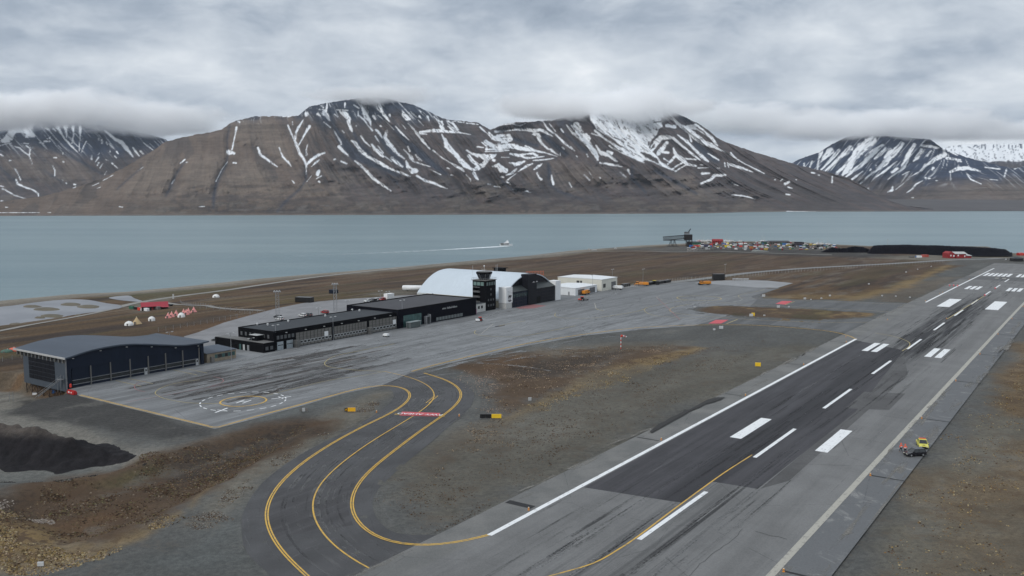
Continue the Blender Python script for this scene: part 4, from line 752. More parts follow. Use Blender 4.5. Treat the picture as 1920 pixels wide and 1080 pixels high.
# runway paint
rect('edge_line', -.45, -.5, .55, 253.5, WH, runway, .13); rect('edge_line', -.45, 408.4, .55, 726, WH, runway, .13)
rect('edge_line', 44.5, -140, 45.7, 726, WW, runway, .13)
for i in range(-3, 11):
    a = 10.6+57.3*i+(1.8 if i in (0, 1) else 0); 
    if i in (9,): a = 522.5
    if i == 10: a = 579
    rect('centreline_stripe', 21.6, a, 22.5, a+(29.5 if i < 3 else 28), WH, runway, .13)
for t0 in (10.2, 30.4): rect('touchdown_bar', t0+1.2, 82.6, t0+4.0, 105.2, WH, runway, .13)
for t0 in (8.5, 11.8): rect('touchdown_bar', t0, 226.2, t0+2.2, 247.6, WH, runway, .13)
for t0 in (30.2, 33.6): rect('touchdown_bar', t0, 226.2, t0+2.2, 247.6, WH, runway, .13)
rect('aiming_point_bar', 8.2, 391.5, 14.3, 436, WH, runway, .13); rect('aiming_point_bar', 30.9, 391.5, 37.0, 436, WH, runway, .13)
for t0 in (6.3, 9.3, 12.3, 29.5, 32.5, 35.5): rect('touchdown_bar', t0-.1, 505.2, t0+1.9, 530, WH, runway, .13)
for k in range(6):
    rect('threshold_stripe', 2.2+k*3.1, 631.3, 4.2+k*3.1, 663, WH, runway, .13); rect('threshold_stripe', 24.0+k*3.1, 631.3, 26.0+k*3.1, 663, WH, runway, .13)
rect('threshold_bar', 1, 668, 44, 669.6, WW, runway, .13)
for t0 in (12.6, 17.2): rect('displaced_mark', t0, 609, t0+2.4, 615, WW, runway, .13)
line('lead_off_line', [(990,1094),(1035.5,1080),(1111,1058),(1160,1031),(1200,1004),(1275.5,947),(1355.5,889),(1410,854)], .30, Y_, runway, .134)
line('lead_off_line', [(1775.6,598.8),(1845,555.6)], .4, YF, runway, .134, sm=0)
line('lead_off_line', [(1691,658.7),(1703,651.5),(1705.7,644),(1694,637),(1670,630),(1641,625)], .3, YF, runway, .134)
# fixtures let into the shoulders beside each edge light, long cracks
TARM = mat('tar_seam', (.022, .022, .023), .8)
for k in range(-1, 12):
    a = 13.5+57.3*k; rect('cable_slot', 46.4, a, 53.0, a+.55, TARM, runway, .14)
    if not 250 < a < 405: rect('cable_slot', -7.0, a-1.2+(2 if k == 0 else 0), -1.2, a-.75+(3.2 if k == 0 else 0), TARM, runway, .14)
mc = MB(); tar = mat('tar_seam', (.028, .028, .03), .7)
for k in range(26):
    s0 = random.uniform(-20, 420); t0 = random.uniform(2, 43); L = random.uniform(8, 50); ang = random.choice((0, 0, 0, 1.4)); p = []
    n = int(L/1.5)
    for i in range(n):
        t0 += random.uniform(-.35, .35)+(1.4 if ang else 0); s0 += 1.5 if not ang else random.uniform(-.6, .6)
        if not (1 < t0 < 44): break
        p.append((t0, s0))
    if len(p) > 3: ribbon_mb(mc, p, random.uniform(.05, .12), .126)
o = mc.build('crack_lines', tar, runway); o['kind'] = 'stuff'
# taxiway paint
loopYL = [(640,1140),(576,1080),(530,1040),(505,1000),(496,975),(498,950),(510,925),(540,890),(600,845),(680,800),(740,772),(766,752),(773,741),(770,733),(758,726),(738,720.5),(715,720.5),(690,724),(640,737),(560,760),(480,781),(404,803)]
loopC = [(790,1110),(712,1080),(660,1058),(615,1020),(590,990),(580,965),(578,940),(590,912),(610,893),(650,860),(700,825),(760,790),(800,765),(817,751),(822,741),(815,730),(800,719),(770,706),(722,697)]
loopYR = [(920,1003),(880,1018),(820,1028),(765,1030),(720,1022),(685,1000),(660,970),(655,945),(665,915),(690,885),(740,845),(800,800),(845,770),(865,748),(867,738),(855,722),(830,710),(795,700),(772,697)]
line('edge_line', loopYL[:-1], .27, Y_, taxi, .085, double=.44, relax=14); line('centreline', loopC, .30, Y_, taxi, .085, relax=30); line('edge_line', loopYR[:-1], .27, Y_, taxi, .125, double=.44, relax=14)
line('edge_line', [(480, 781), (404, 803), (385, 798), (150, 741)], .24, Y_, apron, .085, double=.5, sm=0)
line('edge_line', [(772,697),(800,689),(842,678),(985,645),(1100,626.5),(1200,614.5),(1300,610),(1380,609.5),(1440,611.5),(1540,619.5),(1585,628),(1605,636)], .24, Y_, apron, .115, double=.5, sm=3)
for q in range(7):
    u = q/7; a = (818-4*u*1.5, 742.5+14*u); line('edge_dash', [(a[0]-q*1.6, a[1]), (a[0]-q*1.6-1.5, a[1]+1.5)], .3, Y_, taxi, .09, double=.9, sm=0)
line('holding_line', [(740, 777), (834, 781)], .28, Y_, taxi, .088, double=.6, sm=0)
def text_mesh(name, txt, size, material, parent, loc, rz, ext=0.0, rot=None, wid=1.0):
    cu = bpy.data.curves.new(name, 'FONT'); cu.body = txt; cu.size = size; cu.align_x = 'CENTER'; cu.align_y = 'CENTER'; cu.extrude = ext; cu.resolution_u = 2; cu.offset = size*.012
    ob = bpy.data.objects.new(name+'_tmp', cu); COL.objects.link(ob); dg = bpy.context.evaluated_depsgraph_get(); me = bpy.data.meshes.new_from_object(ob.evaluated_get(dg)); bpy.data.objects.remove(ob)
    me.name = name; me.materials.clear(); me.materials.append(material); o = bpy.data.objects.new(name, me); COL.objects.link(o); o.parent = parent; o.location = loc
    o.rotation_euler = rot or (0, 0, rz); o.scale = (wid, 1, 1); return o
q = pxs([(749, 779.5), (754, 772.3), (826, 775), (821.5, 781.5)]); sheet('mandatory_marking', q, .088, RD, 30, taxi)
cx = sum(p[0] for p in q)/4; cs = sum(p[1] for p in q)/4; e = np.array(q[2])-np.array(q[1]); ang = math.atan2(e[1], e[0])
text_mesh('lettering', 'RWY AHEAD', 2.1, WH, taxi, (cx, cs, .093), ang+math.pi, wid=1.02)
for P in ([(1454,570),(1466,564.6),(1486,565),(1472,571.3)], [(1328,607),(1342,600),(1366,600),(1352,607)]): sheet('mandatory_marking', pxs(P), .075+.02, RD, 40, far_t)
for a, b in (((1362, 607.5), (1383, 599)), ((1472, 572), (1490, 565.5))): line('holding_line', [a, b], .5, YF, far_t, .08+.02, sm=0)
for w, col, pts in [(.3, YF, [(1695,590),(1682,586.5),(1635,583),(1560,579.3),(1440,573.5),(1360,568.5),(1330,568.2),(1295,570.6),(1265.6,576),(1256.5,580),(1258,584.7),(1275,588.6),(1312,592.3),(1400,599),(1500,603.5),(1560,604.8),(1640,604),(1672,601.5),(1695,590)]),
    (.25, YF, [(1288,563),(1262,567),(1237,571.5),(1213,577),(1208.5,581),(1211,585.5),(1221,590.3),(1247,594),(1340,599)]), (.25, YF, [(1434,542.5),(1417.5,547),(1391,552),(1384,555),(1387,557.5),(1397,558.8),(1450,561.5),(1560,566),(1640,569),(1735,571.5)])]:
    line('guide_line', pts, w, col, far_t, .095, sm=3)
for w, col, pts in [(.22, YF, [(410,757.5),(385,757.2),(345,755),(307,747.5),(292.5,740),(291,736),(300,729),(325,720),(375,712.5)]), (.2, YF, [(500,742),(560,727),(620,713),(685,704),(722,697)]), (.2, RF, [(235,755),(320,740),(362,732),(425,721),(470,713),(510,705)]),
    (.22, RF, [(272,735),(257,732),(252,726),(257,719),(275,715)]), (.22, RF, [(400,707),(415,710),(419,715),(412,720),(390,726)]), (.2, YF, [(217,714),(265,725)]), (.2, YF, [(240,710),(287,720)]), (.2, YF, [(325,694),(370,704)]), (.2, YF, [(350,692),(388,700)]),
    (.26, YF, [(740,645),(685,656),(630,667.5),(612,677),(609,684),(620,689),(660,694),(722,697)]), (.28, YF, [(1080,611),(1000,627.5),(965,632),(920,631),(895,628),(889.5,624),(892,620)]), (.25, WW, [(925,607.5),(902.5,626)]), (.3, YF, [(935,612),(955,607),(985,602)]),
    (.3, YF, [(1042,587.5),(1040,591),(1045,595),(1070,597),(1120,596),(1195,584),(1213,577)]), (.35, WW, [(1115,569),(1117.5,579)]), (.35, YF, [(1117.5,579),(1122,581),(1132,583)]), (.3, RF, [(1231,557.5),(1275,600)])]:
    line('guide_line', pts, w, col, apron, .118, sm=3)
for k in range(19):
    u = k/19; line('guide_dash', [(435+117*u, 695-23*u), (435+117*u+3.4, 695-23*u-.7)], .22, WW, apron, .1, sm=0)
sheet('stand_marking', pxs([(966,577),(1000,571),(1024,573.5),(1000,578.5),(975,579)]), .1, RF, 30, apron)
sheet('stain', smooth(pxs([(928,612),(945,609.5),(946,611),(932,613.5)]), 3, True), .1, M_P1, 30, apron)
def helipad(cpx, r1, r2, nd, wy, lbl):
    Yp, Wp = (Y_, WH) if lbl == 1 else (YF, WW)
    c = pxs([cpx])[0]; m = MB(); ribbon_mb(m, [(c[0]+r1*math.cos(a), c[1]+r1*math.sin(a)) for a in np.linspace(0, 2*math.pi, 48, endpoint=False)], wy, .12, closed=True); m.build('helipad_circle', Yp, apron)
    for k in range(nd):
        a0 = 2*math.pi*k/nd; m = MB(); ribbon_mb(m, [(c[0]+r2*math.cos(a), c[1]+r2*math.sin(a)) for a in np.linspace(a0, a0+2*math.pi/nd*.55, 5)], .35*wy/.45, .12); m.build('helipad_dash', Wp, apron)
helipad((456.5, 752.8), 6.3, 11.7, 21, .5, 1); helipad((1310.6, 559.4), 12.5, 24.0, 22, .55, 2)
for a, b, w in [((443,756.6),(458.2,750.4),.42),((454.6,757),(470.8,751),.42),((450.8,753.9),(462.3,753.5),.42),((403.6,774.4),(426.5,765.8),.6),((407,769.3),(425.4,770.4),.35),((509,748.8),(546,744.3),.45),((522,744.6),(531,748.2),.4)]:
    line('helipad_letter', [a, b], w, WH, apron, .122, sm=0)
# wear: tyre scuffs following the taxiway, dust along the shoulder edges, sweeps on the apron
def veil(name, col, thr, sc_, dens=.8, seed=0.0):
    s = SH(name); v = s.coord('Object', sc_, (seed, seed*2, 0)); no = s.noise(v, 1.0, 6, .7, .4); fi = s.noise(s.coord('Object'), 2.2, 4, .7)
    a = s.ma('MULTIPLY', s.rng(s.ma('ADD', s.ma('MULTIPLY', no, .7), s.ma('MULTIPLY', fi, .3)), thr, thr+.16), dens); b = s.n('ShaderNodeBsdfPrincipled', Base_Color=col, Roughness=.9); tr = s.n('ShaderNodeBsdfTransparent')
    mx = s.n('ShaderNodeMixShader', Fac=a); s.t.links.new(tr.outputs[0], mx.inputs[1]); s.t.links.new(b.outputs[0], mx.inputs[2]); s.t.links.new(mx.outputs[0], s.out.inputs['Surface']); return s.m
VD = veil('tyre_dark', (.038, .038, .040), .47, (.12, .12, 1), .42); VL = veil('scuff_pale', (.16, .16, .158), .47, (.12, .12, 1), .5, 3.1); VS = veil('pale_dust', (.21, .20, .18), .47, (.35, .05, 1), .75, 5.0); VRD = veil('rubber_streak', (.028, .028, .030), .47, (.5, .02, 1), .55, 7.0); VRL = veil('polished_streak', (.19, .19, .19), .52, (.5, .02, 1), .5, 9.0); VH = veil('rust_stain', (.10, .075, .06), .47, (.2, .04, 1), .6, 11.0)
wr = random.Random(3); cP = resample(smooth(pxs(loopC[:-1]), 6), 2.5)
for _ in range(30): cP = [cP[0]]+[(cP[i-1]+2*cP[i]+cP[i+1])/4 for i in range(1, len(cP)-1)]+[cP[-1]]
def wear(name, mt, parent, fn, n):
    m = MB()
    for _ in range(n): fn(m)
    o = m.build(name, mt, parent); o['kind'] = 'stuff'
def f_t(m):
    i0 = wr.randrange(0, len(cP)-12); i1 = min(len(cP), i0+wr.randrange(10, 50)); off = wr.gauss(0, 5.5) if wr.random() < .7 else wr.uniform(-10, 13)
    if abs(off) > 13: off = 2.5
    ribbon_mb(m, cP[i0:i1], wr.uniform(.10, .5), .056+wr.random()*.02, off, w2=wr.uniform(.08, .35))
wear('tyre_marks', VD, taxi, f_t, 45); wear('scuff_marks', VL, taxi, f_t, 130)
def f_r(m, lo=-120, hi=600, c=22.0, sp=9.0):
    a = wr.uniform(lo, hi); L = wr.uniform(12, 90); t0 = wr.gauss(c, sp); 
    if 1 < t0 < 44: ribbon_mb(m, [(t0+(wr.random()-.5)*.1, a+L*k/6) for k in range(7)], wr.uniform(.15, 1.1), .120+wr.random()*.008)
wear('rubber_streaks', VRD, runway, f_r, 190); wear('pale_streaks', VRL, runway, lambda m: f_r(m, c=24, sp=15), 170); wear('rubber_streaks', VRD, runway, lambda m: f_r(m, 195, 430, 22.5, 5.5), 110)
def f_s(m):
    s0 = wr.uniform(-130, 640); L = wr.uniform(10, 45); e = wr.choice((-7.4, -6.9, 50.5, 51.8, 52.7, 46.2)); ribbon_mb(m, [(e+wr.uniform(-.5, .5), s0+L*k/7) for k in range(8)], wr.uniform(.5, 2.2), .128+wr.random()*.01)
wear('shoulder_dust', VS, runway, f_s, 110)
def f_a(m):
    s0 = wr.uniform(22, 330); t0 = wr.uniform(-168, -100 if s0 < 120 else -85-.0*s0); L = wr.uniform(15, 70); hd = wr.gauss(.0, .12); cv = wr.gauss(0, .012); P = [np.array((t0, s0))]
    for k in range(10): hd += cv*L/10; P.append(P[-1]+np.array((math.sin(hd), math.cos(hd)))*L/10)
    ribbon_mb(m, P, wr.uniform(.2, 1.6), .088+wr.random()*.02)
wear('tyre_marks', veil('apron_dark_sweep', (.085, .086, .088), .49, (.3, .03, 1), .42, 2.0), apron, f_a, 150); wear('pale_sweeps', veil('apron_pale_sweep', (.27, .28, .285), .46, (.3, .03, 1), .65, 4.0), apron, f_a, 260)
def f_h(m):
    s0 = wr.uniform(30, 105); t0 = wr.uniform(-160, -118); L = wr.uniform(10, 40); ribbon_mb(m, [(t0+(wr.random()-.5)*.3, s0+L*k/6) for k in range(7)], wr.uniform(.5, 2.6), .087+wr.random()*.02)
wear('dark_stains', veil('apron_dark_stain', (.052, .048, .046), .42, (.3, .03, 1), .8, 6.0), apron, f_h, 60); wear('rust_stains', VH, apron, f_h, 40)
st_ = [(1218,811),(1235,797),(1247,792),(1255,786),(1280,775),(1283,770),(1292,770),(1305,763),(1325,752),(1340,747.5),(1360,746.5),(1352,751),(1338,756),(1322,760),(1312,766),(1296,772),(1283,780),(1266,789),(1252,797),(1236,806),(1222,814)]
sheet('wet_stain', pxs(st_), .34, veil('wet_dark_ground', (.022, .021, .020), .22, (1, 1, 1), .95, 13.0), 20, runway)
for pts, w_, mt_ in [([(1560,1032),(1600,985),(1632,940),(1660,903),(1690,868),(1704,850)], .9, VS), ([(1590,1040),(1640,972),(1700,888)], .5, VS), ([(1725,800),(1745,770),(1772,735)], .8, VS), ([(1240,800),(1200,812),(1150,830),(1135,842)], 1.6, VS), ([(1385,745),(1420,722),(1440,712)], 1.4, VS), ([(1050,868),(1110,840),(1165,818)], 1.8, VS), ([(800,1006),(900,962),(1000,925)], 1.2, VS)]:
    line('dust_streak', pts, w_, mt_, runway, .145)
# landside roads
carpark = sheet('car_park', pxs([(345, 631), (372, 623), (420, 605), (470, 591), (520, 578), (570, 568), (640, 561.5), (700, 557.5), (745, 554.5), (800, 552), (950, 560), (760, 640), (430, 665), (385, 655), (350, 645)]), .05, M_P3, 8, kind='structure')
gr = mat('pale_gravel_road', (.245, .235, .215), .95, .15, .05)
def road(name, pts, w, mt, lift=.2, w2=None):
    P = resample(smooth(pxs(pts), 4), 8.0); m = MB(); ribbon_mb(m, P, w, lift, w2=w2); o = m.build(name, mt); o.location = ORI; o.rotation_euler = (0, 0, -PHI); o['kind'] = 'structure'; return o
road('coast_road', [(-200, 655), (-60, 631), (0, 621), (60, 609), (160, 591), (235, 573), (270, 566), (330, 556.5), (420, 545), (500, 533), (600, 519), (735, 504.5), (845, 493), (940, 484.5), (1000, 480), (1060, 474.5), (1130, 471.5), (1200, 471), (1300, 472), (1420, 474), (1560, 478)], 5.5, gr)
road('track', [(270, 567), (330, 571), (400, 576.5), (492, 582.5)], 3.5, gr); road('access_road', [(850, 560), (1000, 548), (1150, 541), (1200, 535.5), (1250, 531), (1330, 521.5), (1400, 512.5), (1480, 505.5), (1560, 500.5), (1640, 496.5), (1700, 493), (1790, 487.5), (1860, 485.5), (1960, 484)], 9, mat('access_asphalt', (.19, .19, .185), .9, .1, .05))
# lagoon behind the beach, with low islets
def pond(pts, lift=.1):
    P = np.array(pxs(pts)); P = np.array(smooth(P, 3, True)); zz = float(Tbase(*W2(P[:, 1].mean(), P[:, 0].mean())))+lift
    m = MB(); m.v = [(p[0], p[1], 0) for p in P]; m.f = [tuple(range(len(P)))]; m.mi = [0]
    s = SH('pond_water'); v = s.coord('Object'); n = s.noise(v, .3, 4); m2 = s.bsdf(s.mix(s.rng(s.noise(v, .03, 4), .4, .6), (.15, .155, .17), (.20, .205, .22)), .3, bump=n, bdist=.15, bstr=.2, IOR=1.33)
    o = m.build('pond_water', m2); o.location = (ORI[0], ORI[1], zz); o.rotation_euler = (0, 0, -PHI); o['kind'] = 'structure'; return zz
z1 = pond([(-120, 582), (0, 577), (60, 569.5), (120, 563.5), (165, 564), (200, 570), (226, 573.5), (222, 579), (180, 585), (125, 593), (60, 605), (20, 611), (-120, 618)], .4)
z2 = pond([(205, 558.5), (240, 555), (252, 560), (268, 566), (240, 565), (215, 562)], .25)
for px, py, rx, ry in [(60, 576.5, 19, 2.3), (86, 581.3, 27, 3.2), (133, 572.5, 22, 2.8), (166, 576.5, 25, 3.4), (97, 593.5, 24, 3.0), (75, 597, 12, 1.2), (36, 608, 22, 2.6), (150, 591, 12, 1.2)]:
    P = smooth(pxs([(px+rx*math.cos(a)*random.uniform(.85, 1.1), py+ry*math.sin(a)) for a in np.linspace(0, 2*math.pi, 12, endpoint=False)]), 2, True); A = np.array(P); c = A.mean(0); m = MB()
    V = [(c[0], c[1], .8)]+[(c[0]+(p[0]-c[0])*.6, c[1]+(p[1]-c[1])*.6, .6) for p in P]+[(p[0], p[1], -.1) for p in P]; n = len(P); m.v = V
    for i in range(n): j = (i+1) % n; m.f += [(0, 1+i, 1+j), (1+i, 1+n+i, 1+n+j, 1+j)]
    m.mi = [0]*len(m.f); o = m.build('islet', mat('islet_ground', (.13, .115, .085), .95, .2, .1)); o.location = (ORI[0], ORI[1], z1); o.rotation_euler = (0, 0, -PHI); o['kind'] = 'structure'
# ------------------------------------------------------------------ buildings of the airport
def PJX(s, t, z=0.0):
    x, y = W2(s, t); w = z-H; f = y*CP-w*SP; return 960+F*x/f
def s_at(pxx, t, z=0.0):
    a, b = -60.0, 900.0
    for _ in range(40):
        c = (a+b)/2
        if PJX(c, t, z) < pxx: a = c
        else: b = c
    return a
NAVY = mat('navy_cladding', (.014, .020, .034), .65, .15, .3, spec=.12, streak=(1, 1, .1)); STEEL = mat('lit_blue_grey_cladding', (.060, .074, .092), .5, .1, .3); ROOFB = mat('blue_grey_roofing', (.060, .075, .098), .65, .12, .12, streak=(.3, 1, 1))
BLK = mat('black_cladding', (.0045, .0048, .0065), .75, .2, .5, spec=.08); ROOFD = mat('dark_roof_felt', (.038, .043, .049), .85, .15, .15); ROOFM = mat('grey_roof_felt', (.058, .058, .064), .85, .12, .1); ROOFL = mat('pale_roof_gravel', (.15, .15, .148), .9, .2, .3)
GREYP = mat('grey_facade_panel', (.155, .150, .140), .8, .18, .8); FRAME = mat('pale_metal', (.42, .43, .43), .5, .1, 1); GLASS = mat('dark_glass', (.012, .016, .018), .12, .3, .3, spec=.8); TEAL = mat('teal_glass', (.045, .105, .100), .15, .3, .5, spec=.8)
WHT = mat('white_cladding', (.66, .68, .69), .6, .06, .2, streak=(1, 1, .1)); CREAM = mat('cream_cladding', (.60, .59, .52), .6, .05, .2); WROOF = mat('white_sheet_roof', (.50, .56, .61), .5, .05, .08, streak=(1, .2, 1)); GALV = mat('galvanised_steel', (.30, .31, .32), .45, .1, 1, metal=.4)
BRK = mat('tan_timber_wall', (.26, .22, .165), .85, .2, .8, streak=(1, 1, .15)); RED = mat('red_paint', (.50, .045, .035), .5, .1, 1); REDH = mat('signal_red_paint', (.62, .06, .04), .5); YEL = mat('yellow_paint', (.70, .56, .05), .45); ORG = mat('orange_paint', (.62, .24, .03), .5); BLKP = mat('black_paint', (.012, .012, .013), .35, spec=.5)
RUB = mat('black_rubber', (.018, .018, .018), .85); MAG = mat('magenta_panel', (.26, .03, .16), .6); WPT = mat('white_paint', (.74, .75, .75), .5, .05); DRED = mat('dark_red_wood', (.26, .022, .025), .7, .12, .5); SOL = mat('dark_slatted_panel', (.009, .010, .014), .6, spec=.15); BLUE = mat('blue_paint', (.04, .14, .38), .5); GRN = mat('green_paint', (.04, .14, .09), .5)
LENS = mat('clear_lens', (.55, .52, .42), .2, spec=.6); SKIN = mat('skin', (.45, .27, .20), .6)
# -- blue wave-roofed hangar
h = bframe('aircraft_hangar', 20.7, -172.8, 0.05)
tag(h, 'large navy and blue-grey hangar with a wavy roof at the near end of the apron', 'hangar')
wave = [(-.8, 9.6), (2, 10.05), (4, 10.45), (8, 11.0), (12.6, 11.27), (17, 11.3), (21.5, 10.95), (26, 10.3), (30, 9.6), (33.4, 9.0), (37, 8.35), (41, 7.9), (46.3, 7.7), (50, 7.95)]
wf = lambda y: float(np.interp(y, *zip(*wave)))
L_ = 48.3
m = MB(); m.box(-26.2, 0, -1.1, -.9, .25, 9.0); m.box(-26.2, L_-.25, -.3, -.9, L_, 7.15); m.prism([(.25, -.6)]+[(float(y), wf(y)-.5) for y in np.linspace(.25, L_-.25, 16)]+[(L_-.25, -.6)], -26.2, -26.0, axis='x'); m.box(-26.0, .25, -.5, -.9, L_-.25, .02)
m.v_ = None; m.build('wall', STEEL, h)  # same steel as the front, coloured paler for daylight on the west side
m = MB(); ys = np.linspace(0, L_, 33)
m.prism([(0, 5.9)]+[(y, wf(y)-.55) for y in ys]+[(L_, 5.9)], -.9, -.35, axis='x'); m.box(-.9, 0, -.3, -.35, 1.3, 5.9); m.box(-.9, L_-1.2, -.3, -.35, L_, 5.9)
m.build('front_wall', NAVY, h)
m = MB(); ys = np.linspace(-.8, 50, 49)
for y0, y1 in zip(ys, ys[1:]):
    z0, z1 = wf(y0), wf(y1)
    m.quad([(-30.2, y0, z0), (.5, y0, z0), (.5, y1, z1), (-30.2, y1, z1)]); m.quad([(.5, y0, z0-.45), (-30.2, y0, z0-.45), (-30.2, y1, z1-.45), (.5, y1, z1-.45)])
    m.quad([(.5, y0, z0), (.5, y0, z0-.45), (.5, y1, z1-.45), (.5, y1, z1)]); m.quad([(-30.2, y1, z1), (-30.2, y1, z1-.45), (-30.2, y0, z0-.45), (-30.2, y0, z0)])
m.quad([(-30.2, 50, wf(50)), (.5, 50, wf(50)), (.5, 50, wf(50)-.45), (-30.2, 50, wf(50)-.45)])
roof = m.build('roof', ROOFB, h)
m = MB(); m.box(-30.3, -1.0, 9.12, .6, -.803, 9.68); m.build('fascia', mat('pale_fascia', (.42, .42, .41), .6, .1), roof)
for k in range(13):
    m = MB(); x = -28.5+k*2.25; m.box(x, -.75, 7.75, x+.28, -.003, 9.1); m.build('eave_bracket', mat('weathered_grey_beam', (.17, .165, .155), .8), h)
dm = None; pb = [1.5]+[s_at(x, -173.2)-20.7 for x in (171.5, 208.5, 245, 279, 311.5, 343.5, 374)]+[47.0]
for k in range(7):
    a, b = pb[k]+.14, pb[k+1]-.14; m = MB(); m.box(-.85, a, -.1, -.62, b, 5.88); d = m.build('door', NAVY, h)
    m = MB(); m.box(-.615, a+.1, 1.0, -.56, b-.1, 2.1); m.build('window', GLASS, d)
    m = MB(); m.box(-.61, a, .82, -.5, b, .96); m.box(-.61, a, 2.14, -.5, b, 2.26); m.build('rail', GALV, d)
for k in range(1, 8):
    m = MB(); m.box(-.62, pb[k]-.13, -.1, -.25, pb[k]+.13, 6.0); m.build('door_guide', mat('weathered_grey_beam', (.17, .165, .155), .8), h)
for yy in (s_at(274.5, -173)-20.7, s_at(370.5, -173)-20.7):
    m = MB(); m.box(-.5, yy-.5, 0, -.3, yy+.5, 2.1); d = m.build('side_door', FRAME, h); m = MB(); m.box(-.295, yy-.25, 1.1, -.27, yy+.25, 1.8); m.build('window', GLASS, d)
for i in range(6):
    for j in range(5):
        m = MB(); x0 = -22.6+i*2.55; z0 = .9+j*1.36; m.box(x0, -.14, z0, x0+2.47, -.004, z0+1.2); m.quad([(x0+.1, -.142, z0+.6), (x0+2.37, -.142, z0+.6), (x0+2.37, -.142, z0+.64), (x0+.1, -.142, z0+.64)]); m.build('solar_panel', SOL, h)
rf = random.Random(4)
for k in range(7):
    for x in (-25.8+k*3.4,):
        for y in (.4, 3.5, 7.5):
            m = MB(); m.rod((x, y, -.6), (x+.1, y, -4.4), .14, 5); m.build('stilt', mat('rusty_steel', (.045, .033, .028), .8), h)
    m = MB(); x = -25.8+k*3.4
    if k < 6: m.rod((x, .35, -1.1), (x+3.3, .35, -4.0), .09, 4); m.rod((x+3.3, .35, -1.1), (x, .35, -4.0), .09, 4); m.build('cross_brace', MATS['rusty_steel'], h)
m = MB(); m.rod((-2.4, -.6, 2.9), (-11, -3.6, -3.2), .09, 5); m.rod((-2.4, -1.4, 2.9), (-11, -4.4, -3.2), .09, 5); m.rod((-2.4, -.6, 4.0), (-11, -3.6, -2.1), .05, 4); m.box(-3.6, -1.5, 2.7, -1.6, -.3, 2.85)
for k in range(12): u = k/12; m.box(-2.4-8.6*u-.15, -1.45-3*u, 2.85-6.1*u, -2.4-8.6*u+.15, -.55-3*u, 2.92-6.1*u)
for x in (-3.5, -1.7): m.rod((x, -.4, -.5), (x, -.4, 4.0), .05, 4); m.rod((x, -1.4, -1.0), (x, -1.4, 4.0), .05, 4)
m.build('stair', GALV, h)
m = MB(); m.rod((-.75, -.15, -.2), (-.75, -.15, 9.0), .09, 6); m.rod((-.35, -.12, -.2), (-.35, -.12, 9.0), .07, 6); m.build('drainpipe', GALV, h)
for k in range(6):
    m = MB(); y = 2+k*8.8; m.box(-.34, y-.25, wf(y)-1.15, .05, y+.25, wf(y)-.95); m.build('floodlight', FRAME, h)
m = MB(); m.lathe([(.02, 0), (.32, .02), (.32, .9), (.18, 1.1), (.02, 1.12)], -.05, .75, 10, .35); m.build('extinguisher_cover', REDH, h)
# -- timber annex
a = bframe('timber_annex', 70.6, -173.6, .05); tag(a, 'low tan timber building with teal strip windows beside the wavy-roofed hangar', 'annex')
m = MB(); m.box(-10.5, 0, -.2, 0, 12.2, 3.25); m.build('wall', BRK, a); m = MB(); m.quad([(-10.8, -.3, 3.9), (.35, -.3, 3.35), (.35, 12.5, 3.35), (-10.8, 12.5, 3.9)]); m.box(.25, -.3, 3.2, .36, 12.5, 3.34); m.box(-10.8, 12.38, 3.2, .25, 12.5, 3.34); m.box(-10.8, -.3, 3.0, -10.6, 12.5, 3.88); m.build('roof', ROOFB, a)
ww = [(3.2, 4.3, TEAL), (4.4, 6.0, GLASS), (6.1, 7.4, TEAL), (7.5, 8.6, GLASS), (8.7, 9.6, TEAL), (9.7, 10.4, GLASS), (10.5, 11.7, TEAL)]
for y0, y1, mt in ww: m = MB(); m.box(.003, y0, 1.2, .07, y1, 2.5); m.build('window', mt, a)
m = MB(); m.box(0.003, 1.2, 0, .9, 2.4, 2.0); m.build('cabinet', GREYP, a)
# -- terminal: long low block, west annex, taller hall
tm = bframe('terminal_building', 100.0, -173.5, .03); tag(tm, 'long black airport terminal with grey panelled front and dark flat roof', 'terminal')
m = MB(); m.box(-20.5, 0, -.3, 0, 68.4, 6.9); m.build('wall', BLK, tm)
m = MB(); m.box(-20.2, .3, 6.903, -.3, 68.4, 7.15); r = m.build('roof', ROOFD, tm)
m = MB(); m.box(-20.5, 0, 6.903, 0, .3, 7.45); m.box(-.3, .3, 7.0, 0, 68.4, 7.45); m.box(-20.5, .3, 7.0, -20.2, 68.4, 7.45); m.build('parapet', BLK, r)
for px, py in [(482.5, 609.5), (502, 610), (540.5, 603.5), (610, 593.5), (674, 583.5), (660.5, 582.5)]:
    g = G(px, py, 7.2); s_, t_ = ST(g[0], g[1]); m = MB(); m.lathe([(.35, 7.1), (.35, 7.6), (.5, 7.65), (.3, 8.0), (.05, 8.1)], t_+173.5, s_-100, 8); m.build('roof_vent', FRAME, r)
bays = [(555, 622, 10), (626.5, 688, 11), (692, 748, 9)]
pan = None; win = None
for x0, x1, n in bays:
    ya = s_at(x0, -173.5)-100; yb = s_at(x1, -173.5)-100; w = (yb-ya)/n
    for k in range(n):
        y0 = ya+k*w+.12; m = MB((0, y0, 0)); m.box(.003, y0, .2, .03, y0+w-.24, 5.52)
        o = m.build('facade_bay', mat('dark_panel_joint', (.03, .03, .03), .8), tm); o.location = (0, y0, 0)
        for j, (z0, z1) in enumerate([(.25, 1.05), (2.35, 3.35), (3.42, 4.42), (4.49, 5.5)]): m = MB(); m.box(.033, 0, z0, .09+.02*(j % 2), w-.24, z1); m.build('panel', GREYP, o)
        m = MB((0, y0, 0)); m.box(.003, y0, 1.1, .10, y0+w-.24, 2.3)
        o = m.build('window', FRAME, tm); o.location = (0, y0, 0); m = MB(); m.box(.103, .22, 1.32, .13, w-.46, 2.08); m.build('pane', GLASS, o)
